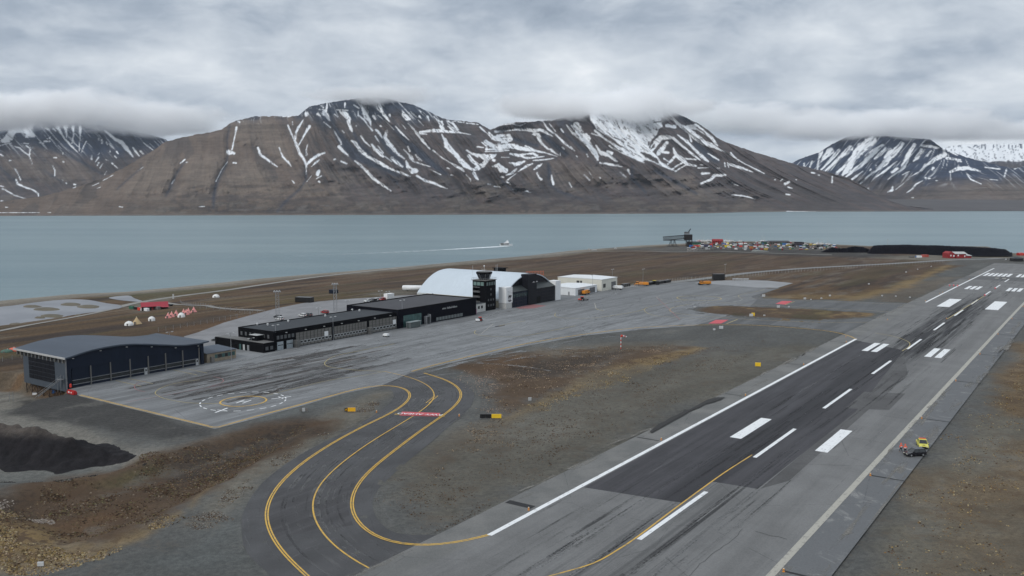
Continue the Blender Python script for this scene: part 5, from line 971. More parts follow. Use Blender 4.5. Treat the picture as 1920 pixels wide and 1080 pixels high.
for x in (519.5, 526.5, 533.5, 540.5, 547.5):
    y0 = s_at(x, -173.5)-100; m = MB(); m.box(.003, y0, 4.1, .08, y0+1.2, 5.5); o = m.build('window', mat('grey_blind', (.09, .095, .10), .6), tm)
for x0, x1 in ((520, 531.5), (537.5, 549.5)):
    y0 = s_at(x0, -173.5)-100; y1 = s_at(x1, -173.5)-100; m = MB()
    for j in range(6): m.box(.003, y0, .05+j*.52, .06, y1, .05+j*.52+.49)
    g_ = m.build('garage_door', mat('pale_blue_door', (.30, .34, .36), .6), tm)
    for j in range(4): m = MB(); yy = y0+.3+j*(y1-y0-.4)/4; m.box(.063, yy, 1.65, .08, yy+.5, 1.95); m.build('window', GLASS, g_)
for px in (553, 690): y0 = s_at(px, -173.5)-100; m = MB(); m.box(.003, y0-.9, 1.3, 2.2, y0+1.0, 2.9); m.box(.2, y0-.7, 0, 2.0, y0+.8, 1.297); m.build('porch', mat('grey_canopy', (.13, .13, .125), .7), tm)
for px in (612, 739.5): y0 = s_at(px, -173.4)-100; m = MB(); m.box(.13, y0-1.0, 2.3, .22, y0+1.0, 4.2); m.build('sign_board', WPT, tm)
for k in range(7): m = MB(); y0 = 6+k*9.7; m.box(.003, y0-.25, 6.2, .6, y0+.25, 6.45); m.build('floodlight', FRAME, tm)
for k in range(7): m = MB(); x0 = -19+k*2.6; m.box(x0, -.08, 4.5, x0+1.0, -.003, 5.9); m.build('window', mat('grey_blind', (.09, .095, .10), .6), tm)
an = MB(); an.box(-28, -5.2, -.3, .6, -.003, 3.6); ao = an.build('west_annex', BLK, tm); m = MB(); m.box(-27.8, -5.0, 3.603, .4, -.1, 3.7); m.build('roof', ROOFL, ao)
m = MB(); m.box(-10, -3.2, 3.703, -5.5, -.003, 5.6); m.box(-10.1, -3.3, 5.6, -5.4, -.003, 5.72); m.build('roof_hood', BLK, ao); m = MB(); m.box(-10.1, -3.3, 5.723, -5.4, -.1, 5.8); m.build('hood_cover', FRAME, ao)
for x0, mt in ((-13.5, TEAL), (-11.3, FRAME), (-8.8, GALV)): m = MB(); m.box(x0, -5.28, 0, x0+1.1, -5.203, 2.2); m.build('door', mt, ao)
for y0 in (-4.4, -2.2): m = MB(); m.box(.603, y0, .9, .66, y0+1.3, 2.2); m.build('window', mat('grey_blind', (.09, .095, .10), .6), ao)
hall = MB(); hall.box(-30.5, 68.403, -.6, .9, 125.5, 7.9); ho = hall.build('departure_hall', mat('dark_navy_cladding', (.0045, .005, .0095), .75, .15, .4, spec=.08), tm)
m = MB(); m.box(-30.1, 68.8, 7.903, .5, 125.1, 8.0); m.build('roof', ROOFM, ho); m = MB(); m.box(-30.5, 68.41, 7.91, .9, 68.8, 8.4); m.box(.5, 68.8, 7.91, .9, 125.5, 8.4); m.box(-30.5, 68.8, 7.91, -30.1, 125.5, 8.4); m.box(-30.1, 125.1, 7.91, .5, 125.5, 8.4); m.build('parapet', BLK, ho)
for k in range(8): m = MB(); x0 = s_at(756.5+k*4.25, -172.6)-100; x1 = s_at(756.5+(k+1)*4.25, -172.6)-100-.12; m.box(.903, x0, .1, .97, x1, 5.4); m.build('glass_panel', TEAL, ho)
for k in range(9): m = MB(); x0 = s_at(818+k*5.6, -172.6)-100; x1 = s_at(818+(k+1)*5.6, -172.6)-100-.5; m.box(.903, x0, .5, 1.0, x1, 2.0); m.build('window', mat('pale_reflecting_glass', (.16, .18, .18), .3), ho)
m = MB(); y0 = s_at(797, -172)-100; m.box(.903, y0, 0, 2.6, y0+.3, 3.4); m.box(.903, y0+2.6, 0, 2.6, y0+2.9, 4.4); m.box(.903, y0, 3.403, 2.6, y0+2.9, 3.6); m.build('gate_frame', GALV, ho)
yy = (s_at(827, -172.6, 5.4)+s_at(859, -172.6, 5.4))/2-100; text_mesh('lettering', 'avinor  Svalbard lufthavn', 1.35, FRAME, ho, (.96, yy, 5.7), 0, .03, rot=(math.pi/2, 0, math.pi/2), wid=.84)
# glass shelter, magenta kiosk
gs = bframe('glass_shelter', s_at(769, -168.5), -168.5, .1); tag(gs, 'small glass and steel shelter in front of the teal-glazed terminal wall', 'shelter')
m = MB()
for x, y in ((-2, 0), (0, 0), (-2, 7), (0, 7)): m.box(x-.08, y-.08, 0, x+.08, y+.08, 2.6)
m.build('frame', GALV, gs); m = MB(); m.box(-2.3, -.3, 2.603, .3, 7.3, 2.75); m.build('roof', mat('pale_glass_roof', (.30, .34, .35), .3), gs); m = MB(); m.box(-.03, .1, .1, .0, 6.9, 2.5); m.box(-1.9, -.03, .1, -.1, 0, 2.5); m.build('glass_wall', mat('grey_glass', (.08, .10, .10), .15, spec=.8), gs)
kz = bframe('magenta_kiosk', 223.2, -174.4, .1); tag(kz, 'small grey and magenta cabin at the foot of the control tower', 'cabin')
m = MB(); m.box(-5.2, 0, -.3, 0, 5.0, 2.5); m.build('body', GREYP, kz); m = MB(); m.box(.003, .1, 0, .08, 4.9, 2.45); m.build('front_panel', MAG, kz); m = MB(); m.box(-2.6, -.06, 0, -1.8, -.003, 2.0); m.build('door', BLK, kz)
# -- control tower
ct = bframe('control_tower', 239.8, -177.4, -.3); tag(ct, 'black control tower with flared glazed cab between terminal and arched hangar', 'control tower')
m = MB(); m.box(-3.6, 0, 0, 0, 9.0, 15.6); m.box(-8.2, 3.2, 0, -3.603, 9.0, 15.6); m.box(-8.2, 0, 12.2, -3.603, 3.197, 15.6); m.box(-8.2, 0, 0, -7.9, 3.197, 12.197); m.build('wall', BLK, ct)
for z in (4.2, 6.9, 9.5, 12.0): m = MB(); m.box(-7.89, -.35, z, -3.61, 3.19, z+.16); b_ = m.build('balcony', GALV, ct); m = MB(); m.box(-7.89, -.35, z+.16, -3.61, -.3, z+.95) if z < 12 else m.box(-7.89, -.35, z+.16, -3.61, -.3, z+.3); m.build('railing', mat('dim_rail', (.09, .09, .09), .6), b_)
for k in range(4): m = MB(); y = .9+k*2.05; m.box(.003, y, 13.0, .06, y+1.35, 14.7); m.build('window', mat('pale_teal_glass', (.13, .17, .165), .2), ct)
for k in range(3): m = MB(); x = -7.6+k*2.3; m.box(x, -.06, 13.0, x+1.9, -.003, 14.8); m.build('window', mat('bright_teal_glass', (.16, .24, .225), .2), ct)
for y, z in ((4.2, 10.4), (4.2, 7.7), (2.0, 5.0), (4.2, 5.0), (6.3, 5.0), (2.0, 2.2), (4.2, 2.2), (6.3, 2.2)): m = MB(); m.box(.003, y, z, .06, y+1.0, z+1.1); m.build('window', mat('grey_blind', (.09, .095, .10), .6), ct)
m = MB(); m.box(-8.7, -.5, 15.603, .5, 9.5, 15.8); m.build('deck', GREYP, ct)
m = MB()
for i in range(20):
    x, y = [(-8.6+i*9/5 if i < 5 else 0), -.4][0], 0
for (xa, ya, xb, yb) in ((-8.6, -.4, .4, -.4), (.4, -.4, .4, 9.4), (.4, 9.4, -8.6, 9.4), (-8.6, 9.4, -8.6, -.4)):
    m.rod((xa, ya, 16.8), (xb, yb, 16.8), .04, 4)
    for k in range(7): u = k/7; m.rod((xa+(xb-xa)*u, ya+(yb-ya)*u, 15.8), (xa+(xb-xa)*u, ya+(yb-ya)*u, 16.8), .035, 4)
m.build('railing', GALV, ct)
def ngon(m, cx, cy, r0, z0, r1, z1, n=8, ph=math.pi/8): m.lathe([(r0, z0), (r1, z1)], cx, cy, n)
m = MB(); m.lathe([(2.7, 15.8), (2.8, 16.3), (3.9, 18.8), (4.15, 18.9), (4.15, 19.7), (.1, 19.75)], -4.1, 4.5, 8); cab = m.build('cab', mat('cab_dark_glass', (.014, .018, .026), .25, spec=.7), ct)
m = MB()
for i in range(8):
    th = 2*math.pi*i/8; m.rod((-4.1+2.83*math.cos(th), 4.5+2.83*math.sin(th), 16.3), (-4.1+3.95*math.cos(th), 4.5+3.95*math.sin(th), 18.8), .07, 4)
m.build('mullion', GALV, cab); m = MB(); m.lathe([(4.2, 18.85), (4.2, 19.78), (4.0, 19.8)], -4.1, 4.5, 8); m.build('roof_edge', BLK, cab)
m = MB(); m.lathe([(3.9, 19.803), (3.7, 19.95), (.1, 20.0)], -4.1, 4.5, 12); m.build('roof', ROOFL, cab); m = MB(); m.rod((-4.1, 4.5, 20.0), (-4.1, 4.5, 22.6), .06, 5); m.rod((-5.4, 4.5, 20.9), (-2.8, 4.5, 20.9), .04, 4); m.rod((-4.8, 3.5, 20.0), (-4.8, 3.5, 21.6), .04, 4); m.lathe([(.1, 22.3), (.35, 22.5), (.35, 22.9), (.1, 23.1)], -4.1, 4.5, 8); m.build('antenna', WPT, cab)
m = MB(); m.box(-8, -8.6, -.2, 0, -.003, 4.4); lw = m.build('white_annex', mat('off_white_render', (.50, .50, .48), .8), ct)
for y in (-6.4, -3.8): m = MB(); m.box(.003, y, 1.9, .07, y+1.4, 3.3); m.build('window', GLASS, lw)
m = MB(); m.box(-8.05, -8.7, 4.403, .1, -.05, 4.55); m.build('roof', ROOFD, lw)
# -- arched hangar
ah = bframe('arched_hangar', 281.5, -178.0, -.6); tag(ah, 'big barrel-roofed hangar with a pale curved roof and dark grid-panelled front', 'hangar')
R_ = 27.0; 
def arc(n=28, e=0.0): return [(-R_*math.cos(math.pi*i/n), 4.6+12.0*(1-abs(math.cos(math.pi*i/n))**2.25)) for i in range(n+1)]
A_ = arc(); m = MB()
for (y0, z0), (y1, z1) in zip(A_, A_[1:]):
    m.quad([(-58, y0, z0), (.6, y0, z0), (.6, y1, z1), (-58, y1, z1)]); m.quad([(.6, y0, z0-.5), (-58, y0, z0-.5), (-58, y1, z1-.5), (.6, y1, z1-.5)]); m.quad([(.6, y0, z0), (.6, y0, z0-.5), (.6, y1, z1-.5), (.6, y1, z1)])
arf = m.build('roof', WROOF, ah)
for px, py in ((811, 534), (823, 538)): g = G(px, py, 9.5); s_, t_ = ST(g[0], g[1]); y_ = s_-281.5; z_ = float(np.interp(y_, [p[0] for p in A_], [p[1] for p in A_])); m = MB(); m.box(t_+178-.3, y_-.3, z_-.5, t_+178+.3, y_+.3, z_+.8); m.build('roof_vent', GALV, arf)
m = MB(); m.box(-57.8, -R_+.2, -.5, .2, -R_+.6, 5.0); m.box(-57.8, R_-.6, -.5, .2, R_-.2, 5.0); m.prism([(y, z-.52) for y, z in A_], -57.9, -57.6, axis='x'); m.build('side_wall', mat('beige_wall', (.40, .36, .28), .8), ah)
GRD = mat('dark_grid_panel', (.009, .010, .014), .5, .2, .6, spec=.2)
m = MB(); m.prism([(y, z-.52) for y, z in A_], -.4, .0, axis='x'); m.box(-.4, -R_+.6, 0, 0, R_-.6, 4.6); fw = m.build('front_wall', GRD, ah)
m = MB()
for k in range(-9, 10): y = k*2.2; z = float(np.interp(y, [p[0] for p in A_], [p[1] for p in A_])); m.box(.003, y-.05, 10.2, .06, y+.05, z-.6)
for z in (11.4, 12.8, 14.2):
    ya = R_*(1-(z+.5-4.6)/12.0)**(1/2.25); m.box(.063, -ya, z-.04, .10, ya, z+.04)
m.build('mullion', mat('grid_line', (.045, .042, .048), .5), fw)
def block(y0, y1, glass):
    m = MB(); m.prism([(0.003, 0), (4.2, 0), (4.2, 8.6), (0.003, 10.9)], y0, y1, axis='y'); b = m.build('front_block', NAVY if glass else GRD, ah)
    m = MB(); m.quad([(.003, y0, 10.93), (4.4, y0, 8.62), (4.4, y1, 8.62), (.003, y1, 10.93)]); m.quad([(4.4, y0, 8.5), (4.4, y0, 8.62), (4.4, y1, 8.62), (4.4, y1, 8.5)][::-1]); m.build('sloping_roof', mat('dark_green_grey_roof', (.040, .048, .048), .5), b)
    n = int((y1-y0)/1.6); m = MB()
    for k in range(1, n): y = y0+(y1-y0)*k/n; m.box(4.203, y-.05, .1, 4.25, y+.05, 8.5)
    for z in (1.8, 3.5, 5.2, 6.9): m.box(4.253, y0, z-.04, 4.29, y1, z+.04)
    m.build('mullion', MATS['grid_line'], b)
    if glass:
        for k in range(10): m = MB(); a0 = y0+(y1-y0)*k/10; m.box(4.293, a0+.15, 5.6, 4.33, a0+(y1-y0)/10-.1, 7.6); m.build('window', mat('dim_teal_glass', (.022, .045, .048), .2, .6, .5, spec=.8), b)
    return b
Q = lambda px: s_at(px, -173.8)-281.5
qa, qb, qc, qd, qe, qf = Q(948), Q(959.8), Q(989), Q(1004.5), Q(1040.5), Q(1050)
block(qb, qc, True); rb = block(qd, qe, False)
m = MB(); m.box(0.003, qc+.003, 0, 4.8, qd-.003, 16.9); m.build('stair_tower', GRD, ah)
m = MB(); m.box(4.3, qd+.2, .1, 4.45, qd+4.6, 4.2); m.build('doorway_shade_panel', mat('interior_shade', (.006, .006, .006), .9), rb)  # solid black panel painted as the shade inside a doorway
m = MB(); m.box(-.2, qa, 3.4, 4.6, qb-.003, 11.6); m.build('white_pylon', WPT, ah); m = MB(); m.box(-.2, qa+.2, 0, 4.3, qb-.1, 3.397); m.build('porch', mat('off_white_render', (.50, .50, .48), .8), ah)
INK = mat('black_ink', (.03, .03, .035), .6)
for j in range(4):
    m = MB(); m.box(4.603, qa+1.4, 9.4-j*.75, 4.62, qb-.5, 9.58-j*.75); m.build('text_line', mat('grey_ink', (.30, .30, .31), .7), ah)
# walking bear emblem on the pylon, with its reflection
def bear(zs, z0):
    prof = [(-1.5, 1.2), (-1.3, 1.75), (-.7, 1.85), (-.1, 1.7), (.5, 1.8), (.9, 1.6), (1.35, 1.45), (1.6, 1.15), (1.35, .98), (.95, 1.05), (.8, .8), (.95, .1), (.55, .05), (.4, .7), (.1, .8), (.2, .05), (-.15, .02), (-.3, .75), (-.8, .7), (-.65, .05), (-1.05, 0), (-1.15, .65), (-1.45, .1), (-1.75, .15), (-1.6, .8)]
    return [((qa+qb)/2+.6+x, z0+zs*z) for x, z in prof]
m = MB(); P = bear(1, 5.55); m.prism(P[::-1], 4.603, 4.64, axis='x'); m.build('bear_emblem', INK, ah)
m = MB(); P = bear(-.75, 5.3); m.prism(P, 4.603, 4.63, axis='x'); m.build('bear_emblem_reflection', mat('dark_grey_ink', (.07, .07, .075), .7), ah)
m = MB(); m.box(-.2, qe+.003, 0, 4.6, qf, 11.2); m.build('white_pylon', WPT, ah)
for y in ((qc+qd)/2-1, (qc+qd)/2+2): m = MB(); m.rod((4.8, y, 12.2), (6.2, y, 12.6), .08, 5); m.lathe([(.1, 12.3), (.5, 12.5), (.45, 13.0), (.1, 13.1)], 6.2, y, 8); m.build('spotlight', GALV, ah)
m = MB(); m.box(-30, 8.0, 14.5, -25, 13.0, 17.6); m.box(-31, 7.6, 17.603, -24, 13.4, 17.9); m.build('roof_hatch', BLK, ah)
for x, y in ((-30, -12), (-22, -1), (-24, 3)): m = MB(); m.rod((x, y, 15.0), (x, y, 20.5), .07, 4); m.build('antenna', FRAME, ah)
# -- white service sheds
def shed(name, s, t, L, D, hh, wm, rm, lbl, doors, flat=True, z=None):
    p = W2(s, t); o = bframe(name, s, t, float(Tbase(*p))+.05 if z is None else z); tag(o, lbl, 'shed')
    m = MB(); m.box(-D, 0, -.4, 0, L, hh); m.build('wall', wm, o)
    m = MB(); m.prism([(-D-.2, hh+.01), (.25, hh+.01), (.25, hh+.18), (-D/2, hh+.65), (-D-.2, hh+.18)], -.2, L+.2, axis='y'); m.build('roof', rm, o)
    for y0, w, z1 in doors:
        m = MB(); n = 7
        for j in range(n): m.box(.003, y0, .05+j*(z1-.1)/n, .06, y0+w, .05+(j+1)*(z1-.1)/n-.05)
        m.build('door', mat('grey_roller_door', (.12, .12, .125), .6), o)
    return o
w1 = shed('service_shed', 329.0, -177.0, 26.0, 21.0, 4.3, WHT, WHT, 'low white shed with two grey roller doors beside the arched hangar', [(3.0, 7.5, 3.4), (17, 6.5, 3.4)])
m = MB(); m.box(-14, -.06, 0, -13, -.003, 2.1); m.build('side_door', GALV, w1); m = MB(); m.box(-5, -.06, 0, -4, -.003, 2.1); m.build('side_door', GALV, w1)
w2 = shed('service_shed', 361.0, -177.0, 20.5, 32.0, 7.2, CREAM, WHT, 'taller cream shed with a large grey door behind the low white shed', [(12.5, 6.0, 5.0)])
m = MB(); m.box(.003, 2.0, 2.0, .1, 5.0, 4.4); m.build('vent_panel', mat('dark_vent', (.05, .05, .05), .6), w2); m = MB(); m.box(-18, -.1, 4.4, -16, -.003, 5.8); m.box(-15.4, -.1, 4.4, -14, -.003, 5.8); m.build('louvre', MATS['dark_vent'], w2)
# white tank behind the arched hangar
def at(px, py): return g3(px, py)
def yaw_px(p, q): a = g3(*p); b = g3(*q); return math.atan2(b[1]-a[1], b[0]-a[0])
g = at(780, 546); tk = empty('storage_tank', g, math.radians(55-90+30)); tag(tk, 'long white horizontal tank lying behind the arched hangar', 'tank')
m = MB(); m.rod((-8, 0, 2.1), (8, 0, 2.1), 1.6, 14); m.rod((-8.5, 0, 2.1), (-8, 0, 2.1), 1.2, 14, 1.6); m.rod((8, 0, 2.1), (8.5, 0, 2.1), 1.6, 14, 1.2); m.build('vessel', WPT, tk, True); m = MB(); m.box(-6, -1.2, 0, -5.4, 1.2, 1.2); m.box(5.4, -1.2, 0, 6, 1.2, 1.2); m.build('saddle', GREYP, tk); m = MB()
for k in range(12): m.rod((-7.5+k*1.36, 2.6, 0), (-7.5+k*1.36, 2.6, 4.2), .04, 4)
m.rod((-7.5, 2.6, 4.2), (7.5, 2.6, 4.2), .04, 4); m.build('railing', GALV, tk)
# orange slatted antenna array beyond the hangar
g = at(1003, 519); la = empty('antenna_array', g, -PHI+math.pi/2+math.radians(-34)); tag(la, 'orange-red slatted antenna array on the tundra behind the arched hangar', 'antenna array')
for k in range(12):
    m = MB(); x = -7+k*1.27; m.box(x-.12, -.1, .8, x+.12, .1, 4.3); m.build('slat', mat('orange_red_paint', (.60, .17, .10), .6), la)
for z in (1.2, 3.9): m = MB(); m.box(-7.3, .103, z, 7.3, .2, z+.2); m.build('rail', MATS['orange_red_paint'], la)
for x in (-6, 0, 6): m = MB(); m.rod((x, .3, 0), (x, .3, 1.2), .12, 5); m.build('post', GALV, la)
# ------------------------------------------------------------------ masts
def mast(px, py, top, lbl, both=True, arm=1.2):
    g = at(px, py); hgt = ZH(g[1], top)-g[2]; o = empty('light_mast', g, -PHI); tag(o, lbl, 'light mast', 'light masts round the apron and car park')
    m = MB(); m.rod((0, 0, 0), (0, 0, hgt), .13, 6, .07); m.build('pole', GALV, o); m = MB(); m.rod((0, -arm, hgt), (0, arm, hgt), .06, 4); m.build('crossarm', GALV, o)
    for y in ((-arm, arm) if both else (arm,)): m = MB(); m.box(-.15, y-.35, hgt-.12, .45, y+.35, hgt+.14); m.build('lamp_head', FRAME, o)
    return o
for a in [(434, 676, 624.5, 'thin light mast before the timber annex wall'), (517.5, 657.5, 609.5, 'light mast at the near front corner of the black terminal'), (625, 638, 594, 'light mast before the grey terminal panels, red box at its foot'), (754.5, 614.5, 563, 'tall light mast where the taller terminal hall begins'),
          (471.5, 658, 634, 'short lamp post on the paved yard beside the terminal annex'), (597, 590, 577, 'lamp post in the car park among the parked cars'), (651, 583, 563.5, 'lamp post at the corner of the terminal hall by the car park'), (713, 566, 545.5, 'lamp post near the white cabin behind the terminal hall'),
          (1111, 549, 515.5, 'mast rising in front of the cream shed'), (1148, 536, 505, 'double-headed mast behind the far corner of the cream shed'), (1205.5, 528, 504.5, 'mast standing alone by the long boundary fence'), (727, 564, 546.5, 'lamp post right of the white cabin behind the terminal hall'),
          (318, 632, 622.5, 'short floodlight just beyond the wavy hangar roof'), (1359.5, 512, 495.5, 'slim white lamp post beside the access road on the tundra')]: mast(*a)
def lattice(px, py, top, lbl):
    g = at(px, py); hgt = ZH(g[1], top)-g[2]; o = empty('lattice_mast', g, .3); tag(o, lbl, 'lattice mast'); w = .75
    for x, y in ((-w, -w), (w, -w), (w, w), (-w, w)): m = MB(); m.rod((x, y, 0), (x, y, hgt), .10, 4); m.build('leg', GALV, o)
    m = MB(); n = int(hgt/1.6)
    for k in range(n):
        z0 = k*hgt/n; z1 = (k+1)*hgt/n
        for (xa, ya), (xb, yb) in (((-w, -w), (w, -w)), ((w, -w), (w, w)), ((w, w), (-w, w)), ((-w, w), (-w, -w))): m.rod((xa, ya, z0), (xb, yb, z1), .05, 3); m.rod((xa, ya, z1), (xb, yb, z1), .05, 3)
    m.build('bracing', GALV, o); m = MB(); m.box(-1.7, -1.0, hgt, 1.7, 1.0, hgt+.25); m.build('platform', GALV, o)
    for k in range(3): m = MB(); m.box(-1.5+k*1.1, -1.2, hgt+.25, -.9+k*1.1, -.9, hgt+.9); m.build('lamp_head', FRAME, o)
lattice(521, 603, 547.5, 'grey lattice floodlight mast, the one standing nearer the tents'); lattice(629, 584, 533.5, 'grey lattice floodlight mast beside the small dark hut')
# ------------------------------------------------------------------ cars and airport vehicles
TYRE = MB(); TYRE.rod((-.12, 0, 0), (.12, 0, 0), .34, 12); _ty = TYRE.build('wheel', RUB); RIM = MB(); RIM.rod((-.13, 0, 0), (.13, 0, 0), .19, 8); _ri = RIM.build('rim', GALV, _ty); WME = _ty.data; RME = _ri.data; bpy.data.objects.remove(_ri); bpy.data.objects.remove(_ty)
def wheel(par, x, y, r=.34, wd=1.0):
    o = bpy.data.objects.new('wheel', WME); COL.objects.link(o); o.parent = par; o.location = (x, y, r); o.scale = (wd, r/.34, r/.34); q = bpy.data.objects.new('rim', RME); COL.objects.link(q); q.parent = o
def car(loc, rz, paintm, lbl, kind='suv', group=None, name=None, cat='car', L=4.6, Wd=1.85, Hh=1.7, tall=1.0):
    o = empty(name or 'parked_car', loc, rz); tag(o, lbl, cat, group)
    w = Wd/2; h1 = .95*tall; hb = .35
    m = MB()   # body: side profile along y (front = +y) with shoulders pulled in
    prof = {'suv': [(-L/2, hb+.1), (-L/2+.05, h1-.05), (-L/2+.15, h1), (L/2-1.2, h1+.02), (L/2-.25, h1-.14), (L/2, h1-.35), (L/2, hb+.05), (L/2-.15, hb-.05), (-L/2+.15, hb-.05)],
            'pickup': [(-L/2, hb+.15), (-L/2, h1+.05), (L/2-1.2, h1+.05), (L/2-.2, h1-.08), (L/2, h1-.3), (L/2, hb+.05), (L/2-.15, hb-.05), (-L/2+.1, hb-.02)]}[kind]
    n = len(prof)
    for k, (xx, sc_) in enumerate(((-w, .96), (-w*.94, 1.0), (w*.94, 1.0), (w, .96))):
        for y, z in prof: m.v.append((xx, y*sc_, hb+(z-hb)*(sc_ if k in (0, 3) else 1)))
    for k in range(3):
        for i in range(n): j = (i+1) % n; m.f.append((k*n+j, k*n+i, (k+1)*n+i, (k+1)*n+j)); m.mi.append(0)
    m.f.append(tuple(range(n))); m.f.append(tuple(3*n+i for i in reversed(range(n)))); m.mi += [0, 0]
    m.build('body', paintm, o)
    ya, yb, yc, yd = {'suv': (-L/2+.1, -L/2+.45, .35, 1.15), 'pickup': (-.75, -.6, .55, 1.25)}[kind]
    def cab(z0, z1, sh, mt, nm, tp=.16):
        m = MB(); u0 = (z0-h1)/(Hh-h1); u1 = (z1-h1)/(Hh-h1)
        def ring(u, z): a = ya+(yb-ya)*u+sh; b = yd+(yc-yd)*u-sh; x = w*.94-tp*u-sh; return [(-x, a, z), (x, a, z), (x, b, z), (-x, b, z)]
        m.v = ring(u0, z0)+ring(u1, z1); m.f = [(3, 2, 1, 0), (4, 5, 6, 7)]+[(i, (i+1) % 4, 4+(i+1) % 4, 4+i) for i in range(4)]; m.mi = [0]*6; return m.build(nm, mt, o)
    cab(h1, Hh-.1, .02, GLASS, 'windows'); cab(Hh-.1, Hh, 0, paintm, 'roof')
    m = MB()
    for y, yt in ((ya, yb), (yd, yc), ((ya+yd)/2, (ya+yd)/2)):
        for sx in (-1, 1): m.rod((sx*w*.93, y, h1), (sx*(w*.93-.15), yt, Hh-.05), .05, 4)
    m.build('pillar', paintm, o)
    if kind == 'pickup': m = MB(); m.box(-w+.15, -L/2+.12, h1+.053, w-.15, -.85, h1+.1); m.build('load_bed', BLKP, o)
    for sx in (-1, 1):
        for y in (-L*.31, L*.31): wheel(o, sx*(w-.10), y, .36)
        m = MB(); m.box(sx*(w-.42)-.2, L/2-.06, h1-.42, sx*(w-.42)+.2, L/2+.03, h1-.24); m.build('headlight', LENS, o); m = MB(); m.box(sx*(w-.25)-.12, -L/2-.03, h1-.4, sx*(w-.25)+.12, -L/2+.03, h1-.1); m.build('tail_light', REDH, o)
        m = MB(); m.box(sx*(w+.02), yd-.35, h1+.05, sx*(w+.2), yd-.2, h1+.22); m.build('mirror', paintm, o)
    m = MB(); m.box(-.5, L/2-.02, hb+.12, .5, L/2+.035, hb+.28); m.build('grille', BLKP, o)
    m = MB(); m.box(-w*.9, L/2-.03, hb-.06, w*.9, L/2+.06, hb+.1); m.box(-w*.9, -L/2-.06, hb-.02, w*.9, -L/2+.03, hb+.12); m.build('bumper', BLKP, o)
    return o
CB = mat('black_car_paint', (.010, .010, .014), .25, spec=.6); CG = mat('grey_car_paint', (.08, .085, .09), .3, spec=.6); CW = mat('white_car_paint', (.65, .66, .66), .35); CR = mat('red_car_paint', (.34, .03, .03), .35); CY = mat('yellow_car_paint', (.60, .56, .11), .45)
def fz(p, k=1.05): return tuple(p[:2])+(p[2]+.08,)
g = at(1729, 838); yc_ = car((g[0], g[1], .10), 2.86, CY, 'bright yellow airport pickup with beacon bar parked beside the runway edge', 'pickup', name='yellow_pickup', cat='pickup truck', L=4.9, Wd=2.0, Hh=1.85)
m = MB(); m.box(-.7, -.35, 1.86, .7, .0, 2.0); m.build('beacon_bar', REDH, yc_); m = MB(); m.box(-.25, 2.12, .93, .25, 2.3, .99); m.build('bonnet_vent', BLKP, yc_)
g = at(1715, 855); car((g[0], g[1], .10), math.radians(100), CB, 'black car parked beside the yellow pickup at the runway edge', 'suv', name='black_car', L=4.7)
cars = [(407.5, 638.5, CG, 'dark grey estate car parked left of the terminal annex', 2.0), (524, 600, CW, 'white car parked at the foot of the nearer lattice mast', .9), (521, 596.5, CB, 'dark car behind the white one at the nearer lattice mast', .9), (567, 593.5, CW, 'white van-like car at the left of the car park row', .9), (578, 592.5, CG, 'dark grey car beside the white car in the car park', .9),
        (609, 587.5, CR, 'red car parked behind the long terminal roof', .9), (689, 566.5, CW, 'white car at the left of the row behind the terminal hall', 2.6), (700, 565.5, CB, 'black car in the row behind the terminal hall', 2.6), (704, 564.5, CW, 'white car right of the black one behind the terminal hall', 2.6), (716.5, 563.5, CR, 'dark red car behind the terminal hall near the white cabin', 2.6)]
for px, py, pm, lb, rz in cars:
    g = at(px, py); car((g[0], g[1], g[2]+.07), rz, pm, lb, group='cars parked in the landside car park', Hh=1.6)
def bigbox(name, px, py, rz, dims, mt, lbl, cat, parts, lift=.08):
    g = at(px, py); o = empty(name, (g[0], g[1], g[2]+lift), rz); tag(o, lbl, cat); L, Wd, hh = dims
    for nm, mtt, bx in parts: m = MB(); [m.box(*b) for b in bx]; m.build(nm, mtt, o)
    return o
def truck(name, px, py, rz, lbl, cabm, bodym, L=6.5, plough=None, cat='airport vehicle'):
    o = bigbox(name, px, py, rz, (L, 2.4, 2.8), cabm, lbl, cat, [('chassis', BLKP, [(-1.0, -L/2, .6, 1.0, L/2, .9)]), ('body', bodym, [(-1.2, -L/2, .903, 1.2, L/2-2.2, 2.3), (-1.0, -L/2+.4, 2.3, 1.0, L/2-2.6, 2.55)]), ('cab', cabm, [(-1.15, L/2-2.0, .903, 1.15, L/2, 1.9), (-1.05, L/2-1.9, 2.5, 1.05, L/2-.3, 2.7)]), ('windows', GLASS, [(-1.1, L/2-1.95, 1.903, 1.1, L/2-.1, 2.497)])])
    for sx in (-1, 1):
        for y in (-L*.3, L*.3): wheel(o, sx*1.05, y, .52, 1.6)
    if plough: m = MB(); m.box(-1.6, L/2+.4, .2, 1.6, L/2+.6, 1.3); m.box(-.3, L/2, .5, .3, L/2+.4, .7); m.build('plough_blade', plough, o)
    return o
def tractor(px, py, rz, lbl, pm, cat='tractor', k=1.0):
    g = at(px, py); o = empty('apron_tractor', (g[0], g[1], g[2]+.08), rz); tag(o, lbl, cat)
    m = MB(); m.box(-.6, -.9, .6, .6, 1.7, 1.25); m.box(-.45, 1.7, .7, .45, 1.95, 1.15); m.build('body', pm, o); m = MB(); m.box(-.7, -1.1, 1.253, .7, .5, 2.3); m.build('cab_windows', GLASS, o); m = MB(); m.box(-.8, -1.2, 2.303, .8, .6, 2.45); m.build('roof', pm, o)
    for sx in (-1, 1): wheel(o, sx*.85, -.7, .7, 1.8); wheel(o, sx*.75, 1.2, .45, 1.4)
    o.scale = (k, k, k); return o
